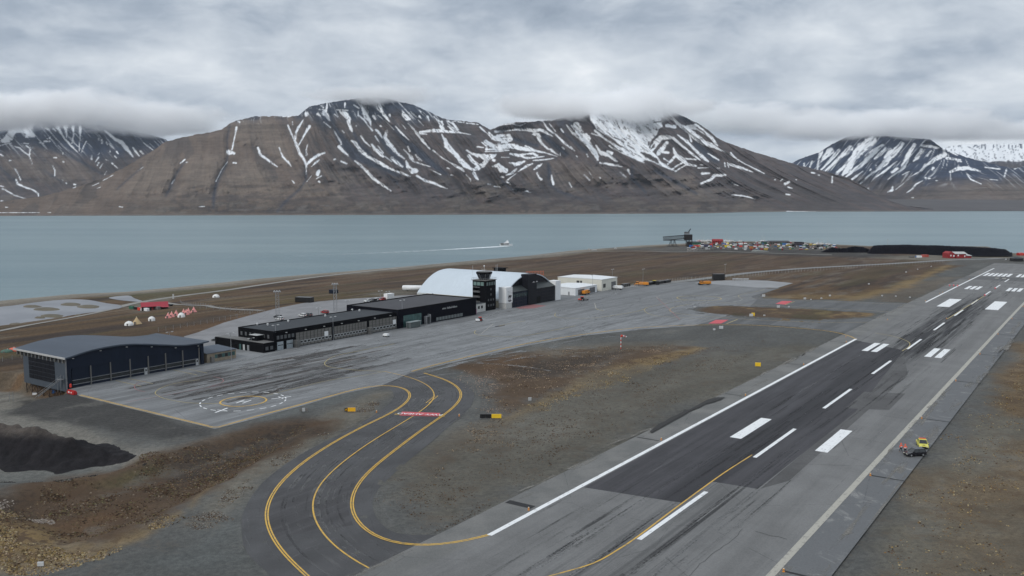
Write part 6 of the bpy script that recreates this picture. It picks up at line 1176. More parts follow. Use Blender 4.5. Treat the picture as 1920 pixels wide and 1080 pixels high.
tractor(1090.5, 564.5, 1.3, 'red apron tractor alone on the apron before the low white shed', REDH); bigbox('baggage_trailer', 1097.5, 563, 1.3, (4, 1.6, 1), BLKP, 'black low trailer hitched behind the red apron tractor', 'trailer', [('bed', BLKP, [(-.8, -2, .5, .8, 2, .7)]), ('rack', GALV, [(-.8, -2, .7, -.72, 2, 1.5), (.72, -2, .7, .8, 2, 1.5)]), ('wheel', RUB, [(-.9, -1.5, 0, -.7, -.9, .5), (.7, -1.5, 0, .9, -.9, .5), (-.9, .9, 0, -.7, 1.5, .5), (.7, .9, 0, .9, 1.5, .5)])])
tractor(900, 602.5, .4, 'small red and white tug on the apron before the control tower', REDH, 'tug', .8); bigbox('ground_power_unit', 895.6, 603, .4, (2, 1.4, 1.2), WPT, 'white ground power unit left of the red tug on the apron', 'power unit', [('body', WPT, [(-.7, -1, .3, .7, 1, 1.1)]), ('hatch', GREYP, [(.703, -.6, .5, .73, .6, .95)]), ('wheel', RUB, [(-.75, -.8, 0, -.55, -.4, .35), (.55, -.8, 0, .75, -.4, .35), (-.75, .4, 0, -.55, .8, .35), (.55, .4, 0, .75, .8, .35)])])
bigbox('baggage_cart', 724, 631.5, 1.0, (2.4, 1.5, 1.2), WPT, 'small white cart standing alone before the terminal front', 'cart', [('body', WPT, [(-.8, -1.1, .4, .8, 1.1, 1.2)]), ('drawbar', GALV, [(-.06, 1.1, .4, .06, 2.3, .5)]), ('wheel', RUB, [(-.9, -.9, 0, -.7, -.4, .45), (.7, -.9, 0, .9, -.4, .45), (-.9, .4, 0, -.7, .9, .45), (.7, .4, 0, .9, .9, .45)])])
truck('yellow_loader', 1098.5, 552.5, -.6, 'orange-yellow loader parked at the low white shed door', ORG, ORG, 6.0, None); truck('snow_sweeper', 1155.5, 543, 1.1, 'white sweeper truck with a yellow blade beside the cream shed', REDH, WPT, 8.5, ORG); truck('orange_truck', 1322, 534.5, 1.9, 'orange airport truck standing alone on the far apron', ORG, ORG, 8.0, BLKP)
truck('yellow_truck', 1204, 536, 1.2, 'orange-yellow truck in the vehicle row by the boundary fence', ORG, ORG, 8.5, ORG); truck('yellow_truck', 1229.5, 533.8, .4, 'smaller yellow truck between dark containers by the boundary fence', YEL, BLKP, 5.5); truck('dark_flatbed', 1116, 545.5, -.5, 'dark lifting platform truck between the two white sheds', BLKP, GALV, 7)
def container(px, py, rz, L, Wd, hh, mt, lbl, cat='container', group=None, lift=.05, name='container'):
    g = at(px, py); o = empty(name, (g[0], g[1], g[2]+lift), rz); tag(o, lbl, cat, group); m = MB(); m.box(-Wd/2, -L/2, .1, Wd/2, L/2, hh); n = int(L/.9)
    for k in range(n): y = -L/2+(k+.5)*L/n; m.box(Wd/2, y-.18, .25, Wd/2+.07, y+.18, hh-.2); m.box(-Wd/2-.07, y-.18, .25, -Wd/2, y+.18, hh-.2)
    m.build('body', mt, o); m = MB(); m.box(-Wd/2+.1, -L/2-.05, .25, -.03, -L/2, hh-.15); m.box(.03, -L/2-.05, .25, Wd/2-.1, -L/2, hh-.15); m.build('door', mt, o); m = MB(); m.box(-Wd/2-.08, -L/2-.02, hh, Wd/2+.08, L/2+.02, hh+.1); m.build('roof_rim', mt, o); return o
for px, py, L, lb in [(1173, 537.5, 9, 'low black bin right of the sweeper by the fence'), (1213, 534.5, 4, 'small dark bin right of the orange-yellow truck'), (1221, 534, 8, 'long low black bin left of the smaller yellow truck'), (1238, 532.2, 8, 'low black bin right of the smaller yellow truck'), (1250, 530.5, 9, 'last low black bin at the right end of the row')]: container(px, py, -PHI, L, 2.4, 1.9, BLKP, lb, 'bin')
container(1343, 525.5, math.pi/2+.1, 5.2, 3.2, 4.4, BLKP, 'tall black box, left one of the pair by the far apron', 'container'); container(1351, 525, math.pi/2+.1, 5.2, 3.2, 4.3, BLKP, 'tall black box, right one of the pair by the far apron', 'container')
container(571, 566.5, 1.25, 9.5, 4.2, 2.7, BLKP, 'low black hut alone on the tundra beyond the car park', 'hut', name='hut'); container(625.5, 550.5, .9, 4.5, 3.5, 2.3, NAVY, 'small dark hut behind the right lattice mast', 'hut', name='hut'); container(729.5, 562, -PHI, 5.5, 3, 3.4, WPT, 'small white cabin behind the terminal hall', 'cabin', name='cabin')
bigbox('jersey_barrier', 135, 739, 0, (6, 1, 1), REDH, 'red and white plastic barrier row at the hangar corner', 'barrier', [('body', mat('crimson_plastic', (.42, .02, .02), .4), [(-1.9, -.5, 0, 1.9, .5, .8), (-1.9, -.3, .8, 1.9, .3, 1.1)]), ('white_panel', WPT, [(-1.2, -.53, .35, -.4, -.505, .75), (.3, -.53, .35, .8, -.505, .75)])]).rotation_euler = (0, 0, -.62)
bigbox('blue_drum', 101.5, 737, .3, (1, 1, 1), BLUE, 'blue drum under the raised end of the hangar', 'drum', [('shell', BLUE, [(-.5, -.4, 0, .5, .4, 1.1)]), ('lid', BLKP, [(-.52, -.42, 1.103, .52, .42, 1.18)])], .0)
bigbox('white_crate', 66, 740, .2, (1, 1, 1), WPT, 'white crate under the stilts of the wavy-roofed hangar', 'crate', [('shell', WPT, [(-.7, -.4, 0, .7, .4, .7)]), ('lid', GREYP, [(-.72, -.42, .703, .72, .42, .8)])], .0)
# ------------------------------------------------------------------ windsock, signs, lights
g = at(1164, 654.5); ws = empty('windsock', g, .5); tag(ws, 'red and white banded windsock pole on the infield', 'windsock'); top = ZH(g[1], 629)-g[2]
for k in range(7): m = MB(); m.rod((0, 0, k*top/7), (0, 0, (k+1)*top/7-.002), .13, 8); m.build('pole_band', REDH if k % 2 == 0 else WPT, ws)
for k in range(4): m = MB(); m.rod((.15+k*.62, 0, top-.1-k*.16), (.15+(k+1)*.62, 0, top-.1-(k+1)*.16), .42-.06*k, 10, .36-.06*k); m.build('sock_band', REDH if k % 2 == 0 else WPT, ws)
m = MB(); m.rod((0, 0, top), (1.6, 0, top+.1), .04, 4); m.build('frame', GALV, ws)
def board(px, py, wd, hh, cells, lbl, rz, cat='airfield sign', grp=None):
    g = at(px, py); o = empty('taxiway_sign', g, rz); tag(o, lbl, cat, grp); x = -wd/2
    for mt, frac, tx, tm_ in cells:
        w = wd*frac; m = MB(); m.box(x+.01, -.12, .25, x+w-.01, .12, .25+hh); pn = m.build('panel', mt, o)
        if tx: text_mesh('lettering', tx, hh*.8, tm_, pn, (x+w/2, -.125, .25+hh/2), 0, .005, rot=(math.pi/2, 0, 0), wid=1.1)
        x += w
    for k in range(3): m = MB(); xx = -wd/2+.2+k*(wd-.4)/2; m.rod((xx, 0, 0), (xx, 0, .25), .05, 5); m.build('leg', GALV, o)
    return o
YS = mat('sign_yellow', (.80, .42, .02), .5); YS2 = mat('sign_amber', (.80, .52, .03), .5)
board(656.5, 773, 2.9, 1.0, [(BLKP, .28, 'A', YS), (YS, .72, '', None)], 'orange and black sign left of the taxiway bend', .05)
board(920, 785.5, 5.6, 1.05, [(BLKP, .27, '', None), (BLKP, .27, '', None), (YS2, .46, '', None)], 'long black and yellow sign right of the taxiway bend', .0)
board(1421, 688, 1.9, 1.25, [(YS2, 1.0, '', None)], 'small yellow sign alone on the infield near the runway', -.2)
board(569.5, 773, 2.2, .9, [(GREYP, .33, '', None), (FRAME, .33, '', None), (GREYP, .34, '', None)], 'grey backs of a sign between helipad and taxiway', .1)
board(993.5, 752.5, .9, .9, [(FRAME, 1.0, '', None)], 'small white box on the infield right of the taxiway bend', .3, 'box')
for px, py, w, lb in [(76.5, 1064, 1.3, 'white box at the bottom-left corner on dry grass'), (1352, 617.5, 2.5, 'white sign back, the larger one near the infield tip'), (1339, 620, 1.4, 'small white box left of the sign back at the infield tip'), (1408.5, 594, 2.5, 'white sign back on the grass island beside a yellow panel'),
      (1433, 593.5, 1.3, 'small white box right of the yellow panel on the grass island'), (1459.5, 577.5, 2.2, 'white sign back at the upper edge of the grass island'), (1479, 577, 1.2, 'small white box right of the sign back at the island edge'), (1302.5, 577.5, 1.2, 'white box at the left tip of the grass island'),
      (1431.5, 557, 2.6, 'white sign back on the grass corner left of the far taxiway'), (1509, 562, 2.0, 'white box on the tundra side of the far taxiway, leftmost of four'), (1520.5, 563, 1.0, 'tiny white box right of the leftmost one by the far taxiway'), (1540, 561, 1.3, 'white box on the tundra side of the far taxiway, third of four'), (1556, 556, 1.6, 'white box on the tundra near the runway, last of four'),
      (1629, 534, 1.6, 'small white box on the brown tundra wedge'), (1699, 511.5, 1.6, 'white box on the tundra wedge near the runway threshold'), (1720.5, 506, 1.2, 'tiny white box on the tundra above the golden grass edge'), (1746, 500.5, 1.2, 'tiny white box furthest up the golden grass edge'), (1654, 556, 1.2, 'tiny white box on gravel by the runway, leftmost of three'), (1679.5, 557, 1.2, 'tiny white box on gravel by the runway, middle of three'), (1706, 559, 1.2, 'tiny white box on gravel by the runway, rightmost of three'),
      (405, 558.5, 1.0, 'small grey box left of the lone white dome tent'), (1886, 487.5, 2.0, 'white box left of the black shed past the runway'), (1382, 524, 1.4, 'white post at the left end of the pale pipework')]:
    board(px, py, w*.72, w*.5, [(mat('dull_white_paint', (.52, .53, .53), .6), 1.0, '', None)], lb, .1, 'box')
board(1412, 593.5, 1.6, 1.6, [(YS2, 1.0, '', None)], 'yellow panel on the grass island beside a white sign back', 0)
g = at(1388, 526.5); pf = empty('pipework', g, 0); tag(pf, 'pale pipe manifold at the edge of the concrete pad', 'pipework')
for k in range(6): m = MB(); m.rod((-5+k*2, 0, 0), (-5+k*2, 0, 1.5), .12, 5); m.build('leg', FRAME, pf)
m = MB(); m.rod((-5.5, 0, 1.5), (6, 0, 1.5), .25, 6); m.rod((-5.5, 0, .9), (6, 0, .9), .18, 6); m.build('pipe', FRAME, pf)
# runway edge lights
rl = empty('runway_light', (0, 0, 0)); m = MB(); m.lathe([(.22, 0), (.22, .06), (.07, .08), (.07, .28), (.16, .3), (.18, .45), (.1, .56), (.02, .58)], 0, 0, 8); m.build('body', ORG, rl); m = MB(); m.lathe([(.15, .47), (.13, .57), (.02, .62)], 0, 0, 8); m.build('lens', LENS, rl)
side = {0: 'right', 1: 'left'}; first = True
NTH = ['nearest', 'second', 'third', 'fourth', 'fifth', 'sixth', 'seventh', 'eighth', 'ninth', 'tenth', 'eleventh', 'twelfth', 'thirteenth']
for sd in (0, 1):
    c = 0
    for k in range(0, 12):
        s_ = 13.5+57.3*k
        if sd == 1 and (250 < s_ < 405): continue
        p = W2(s_, 46.3 if sd == 0 else -1.1); z = float(Tbase(*p))+.12; lb = '%s amber edge light along the %s edge of the runway' % (NTH[c], side[sd]); c += 1
        if first: rl.location = (p[0], p[1], z); tag(rl, lb, 'runway light', 'amber lights along the runway edges'); first = False
        else: dup(rl, (p[0], p[1], z), 0, label=lb, cat='runway light', group='amber lights along the runway edges')
for (px, py, lb) in [(706, 774, 'amber taxiway light left of the red painted marking'), (861, 781, 'amber taxiway light right of the red painted marking'), (1774.5, 598.5, 'amber light on the centreline near the far taxiway'), (1664, 600.5, 'amber light at the right tip of the grass island'), (1586, 632.5, 'amber light at the infield tip by the runway'), (1762, 552, 'amber light on the runway edge before the aiming bars')]:
    g = at(px, py); dup(rl, (g[0], g[1], g[2]+.12), 0, label=lb, cat='runway light', group='amber lights along the runway edges')
for px, py, lb in [(1780.5, 537, 'red light on gravel left of the runway, first of three'), (1788, 537, 'red light on gravel left of the runway, middle of three'), (1795.5, 537.5, 'red light at the runway edge, last of three'), (1866, 542.5, 'red light on the centreline, the farther of two'), (1846.5, 555.5, 'red light on the centreline, the nearer of two')]:
    g = at(px, py); o = empty('red_light', (g[0], g[1], g[2]+.12)); tag(o, lb, 'runway light'); m = MB(); m.lathe([(.3, 0), (.3, .08), (.12, .1), (.12, .4)], 0, 0, 8); m.build('base', REDH, o); m = MB(); m.lathe([(.42, .4), (.5, .75), (.3, 1.0), (.02, 1.05)], 0, 0, 8); m.build('lens', mat('pink_red_lens', (.75, .12, .14), .3), o)
# ------------------------------------------------------------------ fences
def fence(pts, step, hh, lbl, pm=None, wires=True):
    P = resample([at(*p)[:2] for p in pts], step); o = empty('fence', (P[0][0], P[0][1], 0)); tag(o, lbl, 'fence'); pm = pm or GALV
    m = MB(); m.rod((0, 0, 0), (0, 0, hh), .07, 4); m.rod((0, 0, hh), (.25, -.25, hh+.35), .04, 3); me = None
    m2 = MB(); prev = None
    for q in P[:299]:
        z = float(T(q[0], q[1]))-.05; l = (q[0]-P[0][0], q[1]-P[0][1], z)
        if me is None: c = m.build('post', pm, o); me = c.data
        else: c = bpy.data.objects.new('post', me); COL.objects.link(c); c.parent = o
        c.location = l
        if prev and wires:
            for k in (.35, .7, .98): m2.rod((prev[0], prev[1], prev[2]+hh*k), (l[0], l[1], l[2]+hh*k), .018, 3)
        prev = l
    if wires: m2.build('wire', pm, o)
fence([(1147, 545), (1200, 537), (1240, 530.5), (1290, 525.5), (1338, 525)], 3.0, 2.4, 'pale boundary fence behind the row of apron vehicles', FRAME)
fence([(1354, 521), (1400, 518.5), (1450, 513), (1520, 508), (1600, 502.5), (1680, 497.5), (1770, 492)], 4.2, 2.4, 'long boundary fence along the access road on the tundra', FRAME)
fence([(297, 622.5), (330, 617), (370, 610), (410, 603), (445, 596)], 4.0, 1.8, 'post and wire fence between the tents and the car park'); fence([(345, 573.5), (400, 579), (450, 583), (496, 588)], 4.0, 1.7, 'wire fence along the pale track beyond the tents')
fence([(338, 567), (362, 578), (420, 582), (470, 590)], 4.5, 1.5, 'low fence on the tundra left of the pale track'); fence([(-40, 755), (3, 756), (25, 753)], 3.2, 3.0, 'tall wire fence at the left edge beside the raised hangar end'); fence([(5, 678), (40, 672)], 3.5, 1.6, 'short wire fence on the tundra beyond the wavy hangar')
# ------------------------------------------------------------------ camp and lodge by the lagoon
def dome(px, py, r, hh, lbl, mt=WPT, name='dome_tent', prof=None):
    KT = .86
    g = at(px, py); o = empty(name, g, random.uniform(0, 3)); tag(o, lbl, 'tent'); m = MB()
    pr = prof or [(r, 0), (r*.98, hh*.35), (r*.85, hh*.62), (r*.6, hh*.84), (r*.28, hh*.97), (.03, hh)]
    m.lathe(pr, 0, 0, 14); m.build('canvas', mt, o, True); m = MB(); m.lathe([(.18, hh*.9), (.18, hh+.25), (.03, hh+.3)], r*.1, 0, 6); m.build('vent', FRAME, o)
    m = MB(); a = -math.pi/2-o.rotation_euler.z; m.box(r*.9*math.cos(a)-.35, r*.9*math.sin(a)-.35, 0, r*.9*math.cos(a)+.35, r*.9*math.sin(a)+.35, 1.3*min(1, hh/2.5)); m.build('door', GREYP, o); o.scale = (KT, KT, KT); return o
CANV = mat('white_canvas', (.70, .70, .68), .8, .05, .6); TANC = mat('tan_canvas', (.46, .34, .19), .85, .1, .6); PINK = mat('pale_red_canvas', (.66, .27, .25), .8, .08, .6)
dome(242, 610, 2.3, 2.2, 'low white dome tent left of the tan tipi', CANV); dome(284.5, 601.5, 1.8, 2.3, 'white round tent standing alone right of the tan tipi', CANV, 'round_tent', [(1.8, 0), (1.8, 1.35), (1.2, 2.0), (.4, 2.35), (.05, 2.4)]); dome(340, 594.5, 2.1, 2.4, 'white dome tent among the pale red tipis', CANV, 'round_tent', [(2.1, 0), (2.0, 1.0), (1.4, 1.9), (.5, 2.5), (.05, 2.5)]); dome(405, 557.5, 2.6, 2.3, 'lone white dome tent beside the coast road', CANV)
dome(27, 657.5, 2.6, 1.4, 'orange-red low tent just left of the wavy hangar roof', mat('orange_red_canvas', (.62, .12, .07), .7)); dome(13, 660, 2.5, 1.2, 'dull green low tent left of the orange-red one', mat('green_canvas', (.07, .13, .10), .8))
def tipi(px, py, r, hh, lbl, mt): 
    o = dome(px, py, r, hh, lbl, mt, 'tipi_tent', [(r, 0), (r*.80, hh*.16), (r*.40, hh*.58), (.12, hh)]); return o
tipi(256.5, 607, 2.7, 3.6, 'tan tipi tent with a dark opening beside the white dome', TANC)
PTI = [(315.5, 595.8, 'pale red tipi, leftmost of the three in the near row'), (322, 594, 'pale red tipi, middle of the three in the near row'), (330.5, 591.5, 'pale red tipi, rightmost of the three in the near row'), (344.5, 588.8, 'pale red tipi just behind the white dome tent'), (349.5, 589.5, 'pale red tipi, front one of the huddled group behind the dome'), (353.5, 587, 'pale red tipi, back one of the huddled group behind the dome'), (363.5, 584.7, 'pale red tipi standing alone at the right end')]
for i, (px, py, lb) in enumerate(PTI): tipi(px, py, 1.85, 2.9, lb, PINK)
g = at(290, 580.5); lo = empty('red_roofed_lodge', g, math.radians(24)); tag(lo, 'dark wooden lodge with a red gabled roof beside the lagoon', 'lodge')
lo.scale = (.70, .80, .85)
m = MB(); m.box(-9, -3.6, 0, 9, 3.6, 2.7); m.prism([(-3.6, 2.7), (3.6, 2.7), (0, 4.6)], -8.95, 8.95, axis='x'); m.build('wall', mat('dark_timber', (.030, .024, .020), .85), lo)
m = MB(); 
for sy in (-1, 1): m.quad([(-9.6, sy*4.4, 2.45), (9.6, sy*4.4, 2.45), (9.6, 0, 4.85), (-9.6, 0, 4.85)][::sy]); m.quad([(-9.6, sy*4.4, 2.3), (9.6, sy*4.4, 2.3), (9.6, 0, 4.7), (-9.6, 0, 4.7)][::-sy])
m.quad([(1.0, -4.4, 2.46), (6.0, -6.4, 1.95), (9.6, -6.4, 1.95), (9.6, -4.4, 2.46)]); m.build('roof', mat('red_sheet_roof', (.30, .030, .045), .55, .1, .3), lo)
for x in (-7, -4, 1, 4, 7): m = MB(); m.box(x-.5, -3.68, .9, x+.5, -3.603, 2.0); m.build('window', GLASS, lo)
m = MB(); m.box(-2, -3.68, 0, -1.1, -3.603, 2.1); m.build('door', DRED, lo); m = MB()
for k in range(14): m.rod((-6+k*1.1, -6.5-.3*(k % 3), 0), (-6+k*1.1, -6.5-.3*(k % 3), 1.1), .06, 4)
m.build('deck_railing', GREYP, lo)
rr = random.Random(11)
for px, py, mt, lb, nm in [(247, 579.5, GRN, 'dark green trailer at the left of the lodge yard', 'trailer'), (256, 580.5, BLKP, 'black crate stack left of the lodge', 'crate'), (262.5, 582, REDH, 'small red crate in the lodge yard', 'crate'), (267.5, 582.5, WPT, 'white crate beside the red one in the lodge yard', 'crate'), (275, 583.5, WPT, 'white covered vehicle before the lodge', 'vehicle'), (296, 580.5, GREYP, 'grey sledge pile right of the lodge door', 'sledge'), (306, 579, FRAME, 'pale boat hull lying right of the lodge', 'boat'), (311, 577.5, GREYP, 'grey crate at the right end of the lodge', 'crate'), (320, 574, BLKP, 'dark kennel hut right of the lodge', 'hut')]:
    container(px, py, rr.uniform(.8, 2), rr.uniform(1.8, 3.2), 1.4, rr.uniform(1.0, 1.6), mt, lb, nm, name=nm)
board(325, 561, 1.0, 3.0, [(FRAME, 1.0, '', None)], 'pale post marker beside the coast road above the lodge', 0, 'marker')
# ------------------------------------------------------------------ people beside the runway
def person(loc, rz, lbl, lower, stride):
    o = empty('person', loc, rz); tag(o, lbl, 'person')
    J = dict(p=(0, 0, .95), c=(0, -.01, 1.2), n=(0, 0, 1.45), h=(0, .03, 1.58), hh=(0, .04, 1.72), ls=(-.19, 0, 1.40), le=(-.27, -.03, 1.14), lw=(-.24, .09, .93), lh=(-.22, .15, .86), rs=(.19, 0, 1.40), re=(.28, -.03, 1.14), rw=(.26, .07, .92), rh=(.25, .12, .84),
         lt=(-.10, 0, .88), lk=(-.13, stride*.5+.03, .50), la=(-.14, stride*.6, .09), lf=(-.15, stride*.6+.17, .04), rt=(.10, 0, .88), rk=(.12, -stride*.4+.03, .50), ra=(.13, -stride*.9, .09), rf=(.14, -stride*.9+.17, .04))
    Rr = dict(p=.16, c=.15, n=.07, h=.09, hh=.10, ls=.085, le=.06, lw=.045, lh=.045, rs=.085, re=.06, rw=.045, rh=.045, lt=.105, lk=.075, la=.055, lf=.045, rt=.105, rk=.075, ra=.055, rf=.045)
    E_ = [('p', 'c'), ('c', 'n'), ('n', 'h'), ('h', 'hh'), ('n', 'ls'), ('ls', 'le'), ('le', 'lw'), ('lw', 'lh'), ('n', 'rs'), ('rs', 're'), ('re', 'rw'), ('rw', 'rh'), ('p', 'lt'), ('lt', 'lk'), ('lk', 'la'), ('la', 'lf'), ('p', 'rt'), ('rt', 'rk'), ('rk', 'ra'), ('ra', 'rf')]
    def skin(name, keys, grow, mt):
        ks = [k for k in J if k in keys]; me = bpy.data.meshes.new(name); me.from_pydata([J[k] for k in ks], [(ks.index(a), ks.index(b)) for a, b in E_ if a in ks and b in ks], []); ob = bpy.data.objects.new(name, me); COL.objects.link(ob)
        sm_ = ob.modifiers.new('s', 'SKIN'); ob.modifiers.new('d', 'SUBSURF').levels = 1
        for i, k in enumerate(ks): r = Rr[k]+grow; me.skin_vertices[0].data[i].radius = (r, r*.85)
        me.skin_vertices[0].data[0].use_root = True; dg = bpy.context.evaluated_depsgraph_get(); m2 = bpy.data.meshes.new_from_object(ob.evaluated_get(dg)); bpy.data.objects.remove(ob)
        m2.name = name; m2.materials.clear(); m2.materials.append(mt); q = bpy.data.objects.new(name, m2); COL.objects.link(q); q.parent = o; return q
    skin('body', set(J), 0, SKIN); skin('jacket', {'c', 'n', 'ls', 'le', 'lw', 'rs', 're', 'rw'}, .03, mat('hi_vis_orange_red', (.85, .10, .04), .7)); skin('trousers', {'p', 'lt', 'lk', 'la', 'rt', 'rk', 'ra'}, .02, lower)
    m = MB(); m.lathe([(.215, 1.02), (.23, 1.10), (.225, 1.17)], 0, 0, 12); m.build('reflective_band', WPT, o); m = MB(); m.lathe([(.125, 1.60), (.135, 1.68), (.12, 1.78), (.06, 1.85), (.01, 1.86)], 0, .03, 10); m.build('cap', mat('hi_vis_orange_red', (.85, .10, .04), .7), o); o.scale = (1.15, 1.15, 1.15)
g = at(1689, 848.5); person((g[0], g[1], .10), .3, 'person in a red-orange jacket and dark trousers, the left one by the runway', mat('dark_trousers', (.02, .022, .03), .8), .22); g = at(1697, 850.5); person((g[0], g[1], .10), -.2, 'person in a red-orange jacket and black trousers, nearer the black car', mat('black_trousers', (.012, .012, .014), .8), .12)
# ------------------------------------------------------------------ harbour, conveyor, coal heap
def mpp(y): return y/1659.0
def hb(px, py, w, h, depth, mt, roofm, name, lbl, cat, grp=None, gable=False, rz=0.0):
    g = g3(px, py); k = mpp(g[1]); w *= k; h *= k; o = empty(name, (g[0], g[1], g[2]-.1), rz+random.uniform(-.25, .25)); tag(o, lbl, cat, grp)
    m = MB(); m.box(-w/2, -depth/2, 0, w/2, depth/2, h*(.68 if gable else .93)); m.build('body', mt, o)
    m = MB()
    if gable: m.prism([(-depth/2-.3, h*.68), (depth/2+.3, h*.68), (0, h)], -w/2-.3, w/2+.3, axis='x'); m.build('roof', roofm, o)
    else: m.box(-w/2-.06, -depth/2-.06, h*.93, w/2+.06, depth/2+.06, h); m.build('roof', roofm, o)
    if w > 6:
        for i in range(int(w/3.4)): m = MB(); x = -w/2+1.2+i*3.2; m.box(x, -depth/2-.08, h*.25, x+1.3, -depth/2-.003, h*.5); m.build('window', GLASS if mt is not BLKP else GREYP, o)
    else: m = MB(); m.box(-w*.42, -depth/2-.06, .2, -.04, -depth/2-.003, h*.85); m.box(.04, -depth/2-.06, .2, w*.42, -depth/2-.003, h*.85); m.build('door', mt, o)
    return o
pal = [('red', mat('weathered_red', (.28, .05, .045), .7), 5), ('dark red', DRED, 5), ('white', mat('dull_white_paint', (.52, .53, .53), .6), 6), ('grey', GREYP, 16), ('blue', mat('weathered_blue', (.06, .13, .26), .7), 3), ('green', GRN, 3), ('yellow', mat('weathered_yellow', (.42, .32, .08), .7), 2), ('black', BLKP, 11), ('orange', mat('weathered_orange', (.38, .16, .05), .7), 1), ('pale steel', FRAME, 5)]
bag = [p for p in pal for _ in range(p[2])]; hr = random.Random(5)
hb(1345, 456.5, 19, 8.5, 9, DRED, DRED, 'warehouse', 'largest dark red warehouse at the back of the harbour yard', 'warehouse', gable=True)
hb(1459, 457.5, 38, 6.5, 14, mat('brown_grey_wall', (.10, .09, .08), .8), ROOFM, 'warehouse', 'long brown-grey warehouse in the middle of the harbour', 'warehouse', gable=True); hb(1498, 462, 14, 8.5, 12, mat('dark_purple_grey', (.05, .045, .055), .7), BLK, 'warehouse', 'dark shed with a jutting roof right of the long brown-grey warehouse', 'warehouse')
hb(1305, 458, 16, 5.5, 9, GRN, ROOFD, 'warehouse', 'dark green shed beside the coal conveyor tower', 'warehouse', gable=True); hb(1434, 457, 12, 5, 9, GRN, ROOFD, 'warehouse', 'small dark green shed left of the long brown-grey warehouse', 'warehouse', gable=True)
for px, py, w, h, mt, lb in [(1295.5, 463, 6, 3.6, BLUE, 'pale blue container at the left end of the front row'), (1307, 463.5, 12, 4, RED, 'long red container beside the pale blue one'), (1322, 463, 12, 5, mat('dark_violet', (.05, .05, .09), .6), 'dark violet container in the harbour front row'), (1333.5, 462.5, 5, 6, RED, 'red and white container standing upright in the front row'),
      (1363, 463.5, 8, 4, YEL, 'bright yellow container at the front of the harbour yard'), (1371.5, 463.5, 7, 3.5, GRN, 'green container right of the bright yellow one'), (1389, 463, 5, 2.8, REDH, 'small orange-red container right of the green one'), (1357.5, 459, 7, 3, BLUE, 'blue container behind the bright yellow one'), (1364.5, 458, 4, 3.5, YEL, 'smaller yellow container behind the blue one'), (1355, 456, 10, 3, WPT, 'long white container behind the blue one'), (1527, 462, 4.5, 4.2, YEL, 'yellow container at the right of the harbour near the boats'), (1471, 459.5, 7, 4, BLUE, 'blue container before the long brown-grey warehouse'), (1500, 463.5, 5, 3.2, BLUE, 'blue container under the jutting roof shed')]:
    hb(px, py, w, h, 3, mt, mt, 'container', lb, 'container')
SZ = lambda w: 'tiny' if w < 2.2 else ('small' if w < 4.2 else 'long')
for i in range(255):
    u = hr.random(); px = 1291+u*279; lo_ = 467.5+2.0*math.sin(u*3); up = 454.0 if px < 1480 else 454.0+(px-1480)*.085; v_ = hr.random()**.8; py = up+(lo_-up)*v_
    nm, mt, _ = bag[hr.randrange(len(bag))]; w = hr.uniform(1.2, 6.5); h = hr.uniform(1.6, 4.6); wr = hr.random() < .4; gb = hr.random() < .3
    zn = 'beside the coal conveyor' if u < .14 else 'near the red warehouse' if u < .36 else 'left of the brown-grey warehouse' if u < .52 else 'before the brown-grey warehouse' if u < .68 else 'by the jutting-roof shed' if u < .84 else 'near the coal heap end'
    hb(px, py, w, h, hr.uniform(2, 4), mt, WPT if wr else mt, 'container' if not gb else 'hut', '%s %s %s %s%s, %s row, %s' % ('tall' if h > 3.6 else 'low' if h < 2.4 else 'mid-height', SZ(w), nm, 'hut' if gb else 'container', ' with white top' if wr else '', 'back' if v_ < .33 else 'middle' if v_ < .66 else 'front', zn), 'hut' if gb else 'container', 'containers and huts in the harbour yard', gable=gb)
rk = random.Random(9); m = MB()
for i in range(900):
    u = rk.random(); px = 1288+u*290; py = 469+2.2*math.sin(u*3)+rk.gauss(0, 1.6)-4*rk.random()**3; g = G(px, py, -6.2); r_ = rk.uniform(.3, 1.3); a = rk.random()*6
    b = len(m.v); m.v += [(g[0]+r_*math.cos(a+k_*2.1), g[1]+r_*math.sin(a+k_*2.1), -6.9) for k_ in range(3)]+[(g[0], g[1], -6.9+r_*1.3)]; m.f += [(b, b+1, b+3), (b+1, b+2, b+3), (b+2, b, b+3)]; m.mi += [0]*3
o = m.build('rubble', mat('pale_rubble', (.22, .21, .20), .9, .4, .05)); o['kind'] = 'stuff'
hb(1719, 482.5, 5, 3, 3, BLUE, BLUE, 'container', 'blue container, left end of the row before the coal heap', 'container'); hb(1723.5, 482.8, 8, 3.6, 3, WPT, WPT, 'container', 'white container in the row before the coal heap', 'container'); hb(1734, 482, 11, 4.8, 4, mat('faded_red', (.40, .09, .07), .7), MATS['faded_red'], 'container', 'faded red container in the row before the coal heap', 'container'); hb(1709, 482.5, 8, 1.6, 3, BLKP, BLKP, 'container', 'low black bin left of the blue container', 'container')
